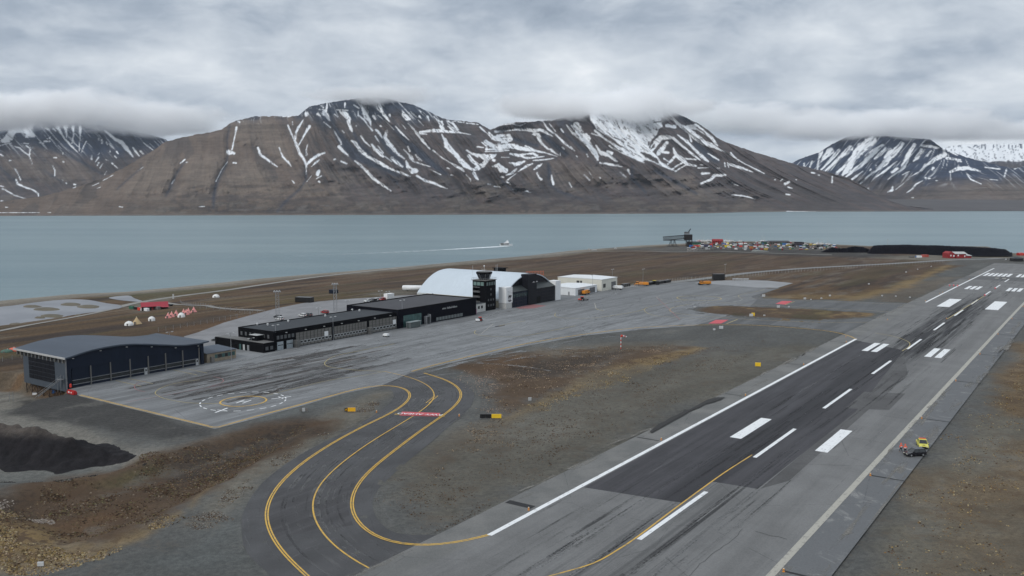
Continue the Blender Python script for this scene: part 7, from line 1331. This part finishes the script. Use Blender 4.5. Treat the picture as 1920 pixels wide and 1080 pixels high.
# red lodge past the runway
g = g3(1796, 483.5); k = mpp(g[1]); o = empty('red_house', (g[0], g[1], g[2]), .05); tag(o, 'big red timber house with pale roofs beside the coal heap', 'house')
def rbx(m, a, b, z0, z1, d0, d1): m.box(a*k, d0, z0*k, b*k, d1, z1*k)
m = MB(); m.box(-24*k, -5, 0, -12*k, 6, 9*k); m.prism([(-24*k, 9*k), (-12*k, 9*k), (-18*k, 12.5*k)], -5, 6, axis='y'); m.box(-12*k+.003, -3, 0, 12*k, 8, 7.5*k); m.box(12*k+.003, -3, 0, 23*k, 5, 4*k); m.box(-9*k, -6.5, 0, -2*k, -3.003, 3.6*k); m.build('wall', DRED, o)
m = MB(); m.prism([(-3.6, 7.5*k+.01), (8.6, 7.5*k+.01), (8.6, 9.0*k), (2.5, 11.5*k), (-3.6, 8.2*k)], -12*k+.1, 14*k, axis='x'); m.prism([(-3.6, 4*k+.01), (5.4, 4*k+.01), (5.4, 6.4*k), (-3.6, 4.6*k)], 14.1*k, 24*k, axis='x'); m.build('roof', mat('pale_roof_sheet', (.42, .42, .41), .6), o)
for x, z, w_ in ((-20, 3.6, 2), (-14.5, 3, 2.4), (-4, 3.6, 2.4), (9, 2, 2)): m = MB(); d_ = -5 if x < -12 else -3; m.box((x)*k, d_-.12, z*k, (x+w_)*k, d_-.003, (z+3)*k); m.build('window', WPT, o)
g = g3(1907, 489.5); k = mpp(g[1]); o = empty('black_shed', tuple(g), .1); tag(o, 'black open-fronted shed at the right edge past the runway end', 'shed')
m = MB(); m.box(-8*k, -3, 0, 8*k, 5, 5.2*k); m.build('wall', BLKP, o); m = MB(); m.quad([(-9*k, -4, 5.6*k), (9*k, -4, 5.6*k), (9*k, 5.5, 7.6*k), (-9*k, 5.5, 7.6*k)]); m.quad([(-9*k, -4, 5.25*k), (9*k, -4, 5.25*k), (9*k, -4, 5.6*k), (-9*k, -4, 5.6*k)]); m.build('roof', ROOFD, o)
m = MB(); m.box(-11*k, 6, 0, -10*k, 6.5, 4*k); m.box(10*k, 0, 0, 16*k, 3, 2.5*k); m.build('screen', GREYP, o)
hb(1913, 478.5, 9, 5, 6, RED, RED, 'hut', 'small red hut at the right edge behind the black shed', 'hut', gable=True)
for px, py, tp, lb in [(1887, 478, 469, 'slim pale pole on the shore ridge by the coal heap'), (1664, 462, 450, 'thin pole rising behind the coal heap')]:
    g = g3(px, py); o = empty('pole', tuple(g)); tag(o, lb, 'pole'); m = MB(); hh = ZH(g[1], tp)-g[2]; m.rod((0, 0, 0), (0, 0, hh), .22, 5); m.build('shaft', FRAME, o); m = MB(); m.box(-.5, -.5, hh, .5, .5, hh+.8); m.build('cap', FRAME, o)
# coal heap
def heap(name, outline_px, base_row, depth, mt, ny=26, seed=3, rough=.8):
    xs = np.linspace(outline_px[0][0], outline_px[-1][0], 260); tp = np.interp(xs, *zip(*outline_px)); V = []
    for i, (x, t) in enumerate(zip(xs, tp)):
        g = G(x, base_row(x), -5.5); y0 = g[1]; hh = max(0.0, ZH(y0+depth*.4, t)-(-6.0)); 
        for j in range(ny):
            u = j/(ny-1); y = y0+depth*u; prof = sst(0, .36, u)*sst(1, .6, u); z = -6.0+hh*prof+(vn(x*.9, u*9, seed)-.5)*rough*prof*(1 if 0 < prof < .99 else .6); V.append(((x-960)/F*(y*CP+64*SP), y, z))
    o = npmesh(name, np.array(V), gridfaces(len(xs), ny)[:, ::-1], mt, kind='structure'); return o
COAL = mat('coal', (.006, .006, .009), .95, .35, .25, spec=.05)
heap('coal_heap', [(1618, 479), (1626, 474), (1637, 461.5), (1650, 460.5), (1680, 460), (1700, 459.5), (1720, 460.5), (1755, 461), (1790, 462.5), (1820, 463.5), (1850, 465), (1872, 467), (1884, 468.5), (1892, 473), (1898, 478)], lambda x: 479.5-.6*(x-1618)/280, 60, COAL)
heap('coal_heap', [(1535, 475), (1550, 468), (1560, 464), (1572, 466), (1585, 465.5), (1600, 462.5), (1615, 463), (1628, 467), (1640, 475)], lambda x: 476.5, 26, COAL, seed=8, rough=1.4)
heap('gravel_heap', [(1405, 473.5), (1412, 469), (1418, 468), (1432, 470), (1442, 471.5), (1448, 473.8)], lambda x: 474.6, 14, mat('pale_gravel_heap', (.19, .20, .19), .95), seed=9)
# coal conveyor
g = g3(1290, 461.5); cvy = empty('coal_conveyor', tuple(g)); tag(cvy, 'black lattice coal conveyor with boom and crane head on the shore', 'conveyor'); k = mpp(g[1]); IRON = mat('dark_iron', (.018, .016, .017), .7)
def Q2(px, py): return ((px-1290)*k, -(py-461.5)*k)
for yy in (-2.2, 2.2):
    m = MB(); a = Q2(1243, 444); b = Q2(1286, 440.5); c = Q2(1243.5, 450.5); d = Q2(1286, 447.5); m.rod((a[0], yy, a[1]), (b[0], yy, b[1]), .35, 4); m.rod((c[0], yy, c[1]), (d[0], yy, d[1]), .45, 4); n = 11
    for i in range(n+1):
        u = i/n; p = (a[0]+(b[0]-a[0])*u, a[1]+(b[1]-a[1])*u); q = (c[0]+(d[0]-c[0])*u, c[1]+(d[1]-c[1])*u); m.rod((p[0], yy, p[1]), (q[0], yy, q[1]), .18, 4)
        if i < n: u2 = (i+1)/n; q2 = (c[0]+(d[0]-c[0])*u2, c[1]+(d[1]-c[1])*u2); p2 = (a[0]+(b[0]-a[0])*u2, a[1]+(b[1]-a[1])*u2); m.rod((p[0], yy, p[1]), (q2[0], yy, q2[1]), .2, 4); m.rod((q[0], yy, q[1]), (p2[0], yy, p2[1]), .14, 4)
    m.build('boom_truss', IRON, cvy)
m = MB(); m.box(c[0], -2, c[1]-.2, d[0], 2, c[1]+.2); m.build('belt_deck', IRON, cvy)
for x0, x1, xm in ((1254, 1260, 1258), (1262, 1268.5, 1264)):
    m = MB()
    for yy in (-2.5, 2.5): t = Q2(xm, 449.5); 
    for yy in (-2.5, 2.5):
        m.rod((Q2(x0, 461)[0], yy*1.5, -.5), (t[0], yy, t[1]), .3, 4); m.rod((Q2(x1, 461)[0], yy*1.5, -.5), (t[0], yy, t[1]), .3, 4)
    m.box(Q2(x0-3, 461)[0], -4.5, -.6, Q2(x1+3, 461)[0], 4.5, .5); m.build('trestle', IRON, cvy)
m = MB(); m.box(Q2(1283, 0)[0], -3.5, Q2(0, 450)[1], Q2(1297, 0)[0], 3.5, Q2(0, 439.5)[1]); m.build('transfer_tower', IRON, cvy); m = MB()
for x in (1287, 1292, 1296.5):
    for yy in (-3, 3): m.rod((Q2(x, 0)[0], yy, -.5), (Q2(x, 0)[0], yy, Q2(0, 450)[1]), .5, 4)
m.box(Q2(1289, 0)[0], -3, 0, Q2(1297, 0)[0], 3, Q2(0, 453)[1]); m.build('leg', IRON, cvy)
m = MB(); m.box(Q2(1283, 0)[0], -2, Q2(0, 438.6)[1], Q2(1292, 0)[0], 2, Q2(0, 435.6)[1]); m.build('crane_cab', mat('dim_white', (.20, .20, .21), .7), cvy); m = MB(); m.box(Q2(1282, 0)[0], -2.3, Q2(0, 435.5)[1], Q2(1290, 0)[0], 2.3, Q2(0, 434.8)[1]); m.rod((Q2(1290, 0)[0], 0, Q2(0, 436)[1]), (Q2(1294.5, 0)[0], 0, Q2(0, 428.5)[1]), .9, 4, .6); m.rod((Q2(1283.5, 0)[0], 0, Q2(0, 435)[1]), (Q2(1293, 0)[0], 0, Q2(0, 430)[1]), .12, 4); m.build('jib', IRON, cvy)
# boats in the harbour: white hulls and yacht masts
def boat(px, py, L, hh, mastpx, lbl, grp=None, cruise=False):
    k = mpp(G(px, py, SEA)[1]); g = G(px, py, SEA); o = empty('boat', (g[0], g[1], SEA), 0); tag(o, lbl, 'boat', grp); L *= k; hh *= k; w = L*.15
    m = MB(); n = 9
    for j, (zz, s_) in enumerate(((-.3, .75), (hh*.28, .95), (hh*.45, 1.0))):
        for i in range(n): u = i/(n-1); x = (-L/2+L*u)*(1 if s_ == 1 else .97); ww = w*s_*(1-max(0, (u-.55)/.45)**2)*(.8+.2*min(1, u*6)); m.v += [(x, -ww, zz+hh*.12*max(0, u-.6)), (x, ww, zz+hh*.12*max(0, u-.6))]
    for j in range(2):
        for i in range(n-1):
            a = (j*n+i)*2; b = ((j+1)*n+i)*2; m.f += [(a, a+2, b+2, b), (a+1, b+1, b+3, a+3)]
    for i in range(n-1): a = (2*n+i)*2; m.f.append((a, a+2, a+3, a+1))
    m.f.append((0, 2*n, 2*n+1, 1)); m.f.append((2*n, 4*n, 4*n+1, 2*n+1)); m.mi = [0]*len(m.f); m.build('hull', WPT, o)
    m = MB(); m.box(-L*.18, -w*.7, hh*.45+.003, L*.22, w*.7, hh*.8); m.build('cabin', WPT, o); m = MB(); m.box(-L*.16, -w*.73, hh*.55, L*.23, w*.73, hh*.7); m.build('windows', GLASS, o)
    if mastpx: m = MB(); m.rod((0, 0, hh*.8), (0, 0, mastpx*k), .22, 5, .12); m.rod((-.9, 0, mastpx*k*.75), (.9, 0, mastpx*k*.75), .1, 4); m.build('mast', FRAME, o)
    return o, L, hh, w
for i, (px, py, L, h_, mp_, lb) in enumerate([(1316.5, 452.6, 9, 4, 24, 'white yacht with the tallest mast behind the harbour'), (1320.5, 452, 6, 3, 16, 'white yacht with a shorter mast right of the tallest'), (1361, 452, 8, 4, 17, 'white yacht behind the red warehouse, taller mast of the pair'), (1364.5, 452.2, 6, 3, 14, 'white yacht behind the red warehouse, shorter mast of the pair'), (1428.5, 452.2, 7, 3, 16, 'white yacht alone above the middle of the harbour'), (1433, 452.4, 5, 3, 12, 'small white yacht right of the lone one'),
      (1311, 452.6, 10, 4.5, 0, 'white motor boat moored left of the tallest mast'), (1328, 452.4, 14, 4, 0, 'long white motor boat left of the red warehouse'), (1370, 452.6, 12, 3.6, 0, 'white motor boat right of the red warehouse'), (1534, 457.2, 9, 4, 11, 'white boat at the right end with a thin mast'), (1541, 457.4, 8, 4, 10, 'second white boat from the right end with a thin mast'), (1552, 458, 10, 3.2, 9, 'white boat at the right end of the harbour, flattest one'), (1388, 452.8, 8, 3, 0, 'small white motor boat behind the middle of the harbour')]): boat(px, py, L, h_, mp_, lb, 'boats moored in the harbour')
bt, L, hh, w = boat(949, 461.3, 25, 8, 0, 'white cruise boat trailing a wake across the fjord', None)
m = MB(); m.box(-L*.40, -w*1.02, hh*.30, L*.2, w*1.02, hh*.44); m.build('dark_hull_band', BLKP, bt); m = MB(); m.box(-L*.42, -w*.75, hh*.45+.003, -L*.18, w*.75, hh*.62); m.build('aft_deckhouse', GREYP, bt); m = MB(); m.box(-L*.05, -w*.5, hh*.803, L*.2, w*.5, hh*1.05); m.box(L*.03, -w*.3, hh*1.053, L*.16, w*.3, hh*1.3); m.build('wheelhouse', WPT, bt); m = MB(); m.rod((L*.08, 0, hh*1.3), (L*.08, 0, hh*1.7), .12, 4); m.build('mast', FRAME, bt); m = MB(); m.box(-L*.44, -w*.78, hh*.623, -L*.16, w*.78, hh*.66); m.build('awning', BLKP, bt)
def foam():
    s = SH('wake_foam'); v = s.coord('Object', (.05, .25, 1)); at = s.n('ShaderNodeAttribute', {'attribute_name': 'dens'}); no = s.noise(v, 1.0, 6, .7)
    a = s.rng(s.ma('ADD', no, at.outputs['Fac']), .62, .95); b = s.n('ShaderNodeBsdfPrincipled', Base_Color=(.80, .84, .85), Roughness=.7); tr = s.n('ShaderNodeBsdfTransparent'); mx = s.n('ShaderNodeMixShader', Fac=a); s.t.links.new(tr.outputs[0], mx.inputs[1]); s.t.links.new(b.outputs[0], mx.inputs[2]); s.t.links.new(mx.outputs[0], s.out.inputs['Surface']); return s.m
P = [G(a, b, SEA)[:2] for a, b in [(955, 461.8), (938, 462.4), (915, 463.6), (880, 465.6), (830, 468.4), (770, 471.5), (700, 474.6), (620, 477.5), (520, 480.5), (420, 483)]]; Wd = [4, 13, 14, 12, 9, 10, 12, 16, 22, 30]; Dn = [1.2, 1.2, 1.1, .8, .45, .32, .26, .20, .12, .0]
P2 = [P[0]]; V = []; A = []
for i, p in enumerate(P):
    a = P[max(i-1, 0)]; b = P[min(i+1, len(P)-1)]; d = np.array(b)-np.array(a); d /= np.linalg.norm(d); nn = np.array((-d[1], d[0]))
    for k_ in (-1, -.5, 0, .5, 1): q = np.array(p)+nn*Wd[i]*k_*.5; V.append((q[0], q[1], SEA+.06)); A.append(Dn[i]*(1-abs(k_)*.9))
npmesh('wake_foam', np.array(V), gridfaces(len(P), 5), foam(), {'dens': np.array(A)}, kind='structure')
for px, py, w, h, lb in [(1104, 468, 3, 2.5, 'tiny pale hut, left one on the shore beyond the tundra'), (1114, 469.5, 9, 1.8, 'low row of white boats on the beach'), (1154, 466.5, 4, 2.2, 'pale hut, right one on the shore beyond the tundra')]: hb(px, py, w, h, 3, FRAME, FRAME, 'hut', lb, 'hut')
# ------------------------------------------------------------------ dark gravel mound in the near left corner
def mound():
    global MOUND; P = MOUND = np.array([g3(a, b)[:2] for a, b in [(-260, 872), (0, 879), (60, 887), (120, 886), (180, 878), (240, 864), (264, 853), (235, 842), (200, 833), (140, 824), (60, 820), (-260, 820)]]); c0 = P.min(0)-2; c1 = P.max(0)+2
    nx, ny = 230, 110; X, Y = np.meshgrid(np.linspace(c0[0], c1[0], nx), np.linspace(c0[1], c1[1], ny), indexing='ij'); x = X.ravel(); y = Y.ravel(); d = -sdp(x, y, P)+(fbm(x/6, y/6, 4, 79)-.5)*6
    hh = 7.6*sst(0, 13, d)+(fbm(x/5, y/5, 4, 70)-.5)*2.4*sst(1, 8, d)+(fbm(x/1.5, y/1.5, 3, 74)-.5)*.9*sst(0, 3, d); z = T(x, y)-.25+.25*sst(-.5, .6, d)+hh*(d > -1)-.6*(d < -.6)
    top = sst(4.6, 6.6, hh); n = fbm(x/2.5, y/2.5, 3, 77); col = np.array((.017, .016, .018))[None]*(.75+.5*n)[:, None]; col = col*(1-top[:, None]*.7)+np.array((.105, .090, .080))[None]*top[:, None]*.7*(.5+n)[:, None]  # brown gravel top, its paler tone also painting in light to look raised
    return npmesh('gravel_mound', np.stack([x, y, z], 1), gridfaces(nx, ny)[:, ::-1], MATS['_ground'], {'zone': col, 'speck': x*0}, kind='structure')
mound()
# ------------------------------------------------------------------ scattered stones and tussocks
def scatter(name, areas, mt, seed):
    r = np.random.RandomState(seed); V = []; Fq = []; Cc = []
    base = np.array([(1, 0, 0), (0, 1, 0), (-1, 0, 0), (0, -1, 0), (0, 0, 1.0)]); fc = np.array([(0, 1, 4), (1, 2, 4), (2, 3, 4), (3, 0, 4)])
    for poly, n, s0, s1, cols, cl in areas:
        A = np.array([G(a, b)[:2] for a, b in poly]); c0, c1 = A.min(0), A.max(0); q = r.rand(int(n*22), 2)*(c1-c0)+c0; k = sdp(q[:, 0], q[:, 1], A) < (fbm(q[:, 0]/7, q[:, 1]/7, 3, seed+4)-.62)*16; q = q[k]
        nn = fbm(q[:, 0]/9, q[:, 1]/9, 4, seed); q = q[(nn+(r.rand(len(nn))-.5)*.22) > cl][:int(n*1.9)]; s_, t_ = ST(q[:, 0], q[:, 1]); q = q[(t_ < -8) | (t_ > 53.5)]
        z = T(q[:, 0], q[:, 1])-.04; sz = (s0+(s1-s0)*r.rand(len(q))**2.5)*.62; ang = r.rand(len(q))*6.3; b = len(V) and sum(len(v) for v in V)
        b = sum(len(v) for v in V); ca, sa = np.cos(ang), np.sin(ang); P = base[None]*sz[:, None, None]*np.stack([.7+.6*r.rand(len(q)), .7+.6*r.rand(len(q)), .45+.5*r.rand(len(q))], 1)[:, None, :]
        x = P[:, :, 0]*ca[:, None]-P[:, :, 1]*sa[:, None]+q[:, 0:1]; y = P[:, :, 0]*sa[:, None]+P[:, :, 1]*ca[:, None]+q[:, 1:2]; zz = P[:, :, 2]+z[:, None]
        V.append(np.stack([x, y, zz], 2).reshape(-1, 3)); Fq.append((fc[None]+(np.arange(len(q))*5)[:, None, None]+b).reshape(-1, 3)); cc = np.array(cols)[r.randint(0, len(cols), len(q))]*(.7+.6*r.rand(len(q)))[:, None]; Cc.append(np.repeat(cc, 5, 0))
    return npmesh(name, np.vstack(V), np.vstack(Fq), mt, {'zone': np.vstack(Cc), 'speck': np.zeros(sum(len(v) for v in V))}, smooth=False, kind='stuff')
BR = [(.055, .035, .022), (.04, .027, .02), (.11, .075, .045), (.075, .045, .03)]; TNC = [(.20, .15, .10), (.26, .20, .14), (.14, .10, .06)]; ST_ = [(.20, .195, .185), (.14, .135, .13), (.07, .068, .066)]; GD = [(.26, .19, .09), (.20, .14, .06), (.14, .10, .05), (.30, .25, .15)]
inf = [(810, 900), (880, 830), (960, 775), (1100, 715), (1290, 655), (1440, 635), (1400, 680), (1250, 760), (1100, 850), (950, 930), (850, 985), (790, 985), (740, 960), (760, 920)]
scatter('tussocks', [(inf, 5200, .10, .42, BR, .47), ([(850, 695), (960, 668), (1060, 652), (1290, 645), (1290, 660), (1130, 715), (960, 795), (900, 800), (880, 740)], 3600, .12, .5, BR+TNC, .45), ([(935, 790), (1010, 752), (1090, 716), (1200, 675), (1310, 650), (1260, 680), (1120, 735), (1000, 775)], 1800, .12, .45, GD, .40),
    ([(-150, 990), (0, 940), (60, 985), (180, 1040), (330, 960), (340, 965), (200, 1045), (100, 1085), (-200, 1110)], 7500, .12, .5, GD+BR[:1]+TNC, .33), ([(-200, 970), (0, 935), (150, 885), (330, 840), (560, 790), (600, 800), (480, 870), (330, 965), (200, 1020), (60, 1000), (-100, 1000)], 12000, .10, .5, BR+BR+[(.13, .10, .06), (.10, .09, .045), (.16, .13, .10)], .30),
    ([(340, 990), (420, 915), (520, 845), (640, 785), (720, 745), (690, 780), (590, 835), (480, 905), (430, 960), (380, 1000)], 4200, .08, .34, BR+ST_+[(.21, .18, .13)], .34), ([(1500, 1180), (1640, 1000), (1760, 850), (1880, 700), (1960, 610), (2100, 700), (2100, 1180)], 9000, .10, .42, BR+GD+[(.17, .10, .045), (.14, .085, .04)], .50), ([(700, 940), (740, 900), (850, 880), (1000, 890), (900, 980), (820, 1000), (750, 1000)], 1300, .08, .3, BR, .45)], ground.data.materials[0], 21)
scatter('gravel_stones', [([(-100, 893), (0, 884), (60, 890), (120, 888), (190, 880), (262, 858), (290, 855), (240, 872), (150, 895), (60, 900), (-100, 905)], 2200, .12, .6, [(.02, .02, .021), (.05, .047, .045), (.12, .115, .105)], .35), ([(-100, 935), (20, 930), (70, 965), (130, 990), (90, 1010), (0, 985), (-100, 985)], 1500, .12, .5, [(.22, .19, .17), (.17, .145, .13), (.28, .25, .22)], .42), ([(820, 720), (870, 695), (980, 668), (960, 700), (930, 735), (930, 775), (900, 775), (880, 740)], 1100, .1, .4, [(.30, .22, .17), (.22, .16, .13)], .35), ([(960, 690), (1030, 670), (1100, 668), (1200, 655), (1280, 650), (1200, 672), (1080, 715), (1000, 735)], 1500, .1, .4, TNC+[(.30, .22, .17)], .48),
    ([(900, 780), (960, 785), (1010, 760), (960, 830), (880, 860), (800, 900), (830, 850)], 1500, .1, .36, TNC+BR, .42)], ground.data.materials[0], 33)

# ------------------------------------------------------------------ cloud banks resting on the mountain tops
def cloud(px, py, Y, rx, ry, rd, k, thr=.42, sc_=2.9):
    """soft-edged vapour bank: centre seen at (px, py) and standing at distance Y; half sizes in metres"""
    z = ZH(Y, py); x = (px-960)/F*(Y*CP-(z-H)*SP)
    m = MB(); n = 20
    for i in range(1, 10):
        a = math.pi*i/10
        for j in range(n): b = 2*math.pi*j/n; m.v.append((math.sin(a)*math.cos(b), math.sin(a)*math.sin(b), math.cos(a)))
    t = len(m.v); m.v += [(0, 0, 1), (0, 0, -1)]
    for i in range(8):
        for j in range(n): m.f.append((i*n+j, (i+1)*n+j, (i+1)*n+(j+1) % n, i*n+(j+1) % n))
    for j in range(n): m.f.append((t, j, (j+1) % n)); m.f.append((t+1, 8*n+(j+1) % n, 8*n+j))
    m.mi = [0]*len(m.f)
    s = SH('cloud_vapour'); tc = s.n('ShaderNodeTexCoord'); v = tc.outputs['Object']
    ln = s.n('ShaderNodeVectorMath', {'operation': 'LENGTH'}, Vector=v)
    mp = s.n('ShaderNodeMapping', Vector=v); mp.inputs['Scale'].default_value = (rx/700, rd/700, ry/350); mp.inputs['Location'].default_value = (px*.01, py*.02, 0)
    no = s.noise(mp.outputs[0], sc_, 6, .6, .6)
    r = s.n('ShaderNodeVectorMath', {'operation': 'LENGTH'}, Vector=v).outputs['Value']; e = s.ma('SUBTRACT', 1.0, r)
    den = s.rng(s.ma('ADD', s.ma('MULTIPLY', s.ma('SUBTRACT', no, .5), 3.2), s.ma('MULTIPLY', e, 1.5)), thr-.35, thr+.75)
    den = s.ma('MULTIPLY', s.ma('MULTIPLY', den, s.rng(r, 1.0, .7)), k)
    vol = s.n('ShaderNodeVolumePrincipled', Color=(1, 1, 1), Density=den); vol.inputs['Anisotropy'].default_value = 0.0
    s.t.links.new(vol.outputs[0], s.out.inputs['Volume'])
    o = m.build('cloud', s.m); o.location = (x, Y, z); o.scale = (rx, rd, ry); o['kind'] = 'structure'
sc.cycles.volume_step_rate = 2.0; sc.cycles.volume_max_steps = 96
for c in [(-60, 212, 6600, 900, 170, 500, .012), (130, 205, 6700, 800, 190, 500, .012), (300, 225, 6900, 700, 170, 500, .010), (725, 178, 5750, 420, 90, 260, .010), (640, 178, 5750, 300, 60, 260, .006), (1010, 196, 5500, 330, 110, 300, .010), (1095, 205, 5450, 420, 130, 360, .012), (1190, 196, 5450, 330, 150, 360, .014), (1285, 198, 5500, 230, 80, 260, .010),
          (1400, 222, 7600, 1000, 180, 500, .008), (1560, 235, 6900, 800, 150, 500, .010), (1730, 232, 6900, 800, 160, 500, .010), (1880, 245, 7400, 800, 110, 500, .008)]: cloud(*c)
hz = MB(); hz.box(-39000, -3700, -16, 39000, 30500, 1000); s = SH('thin_haze'); vol = s.n('ShaderNodeVolumePrincipled', Color=(.80, .88, 1.0), Density=1.6e-5); s.t.links.new(vol.outputs[0], s.out.inputs['Volume']); o = hz.build('haze', s.m); o['kind'] = 'stuff'
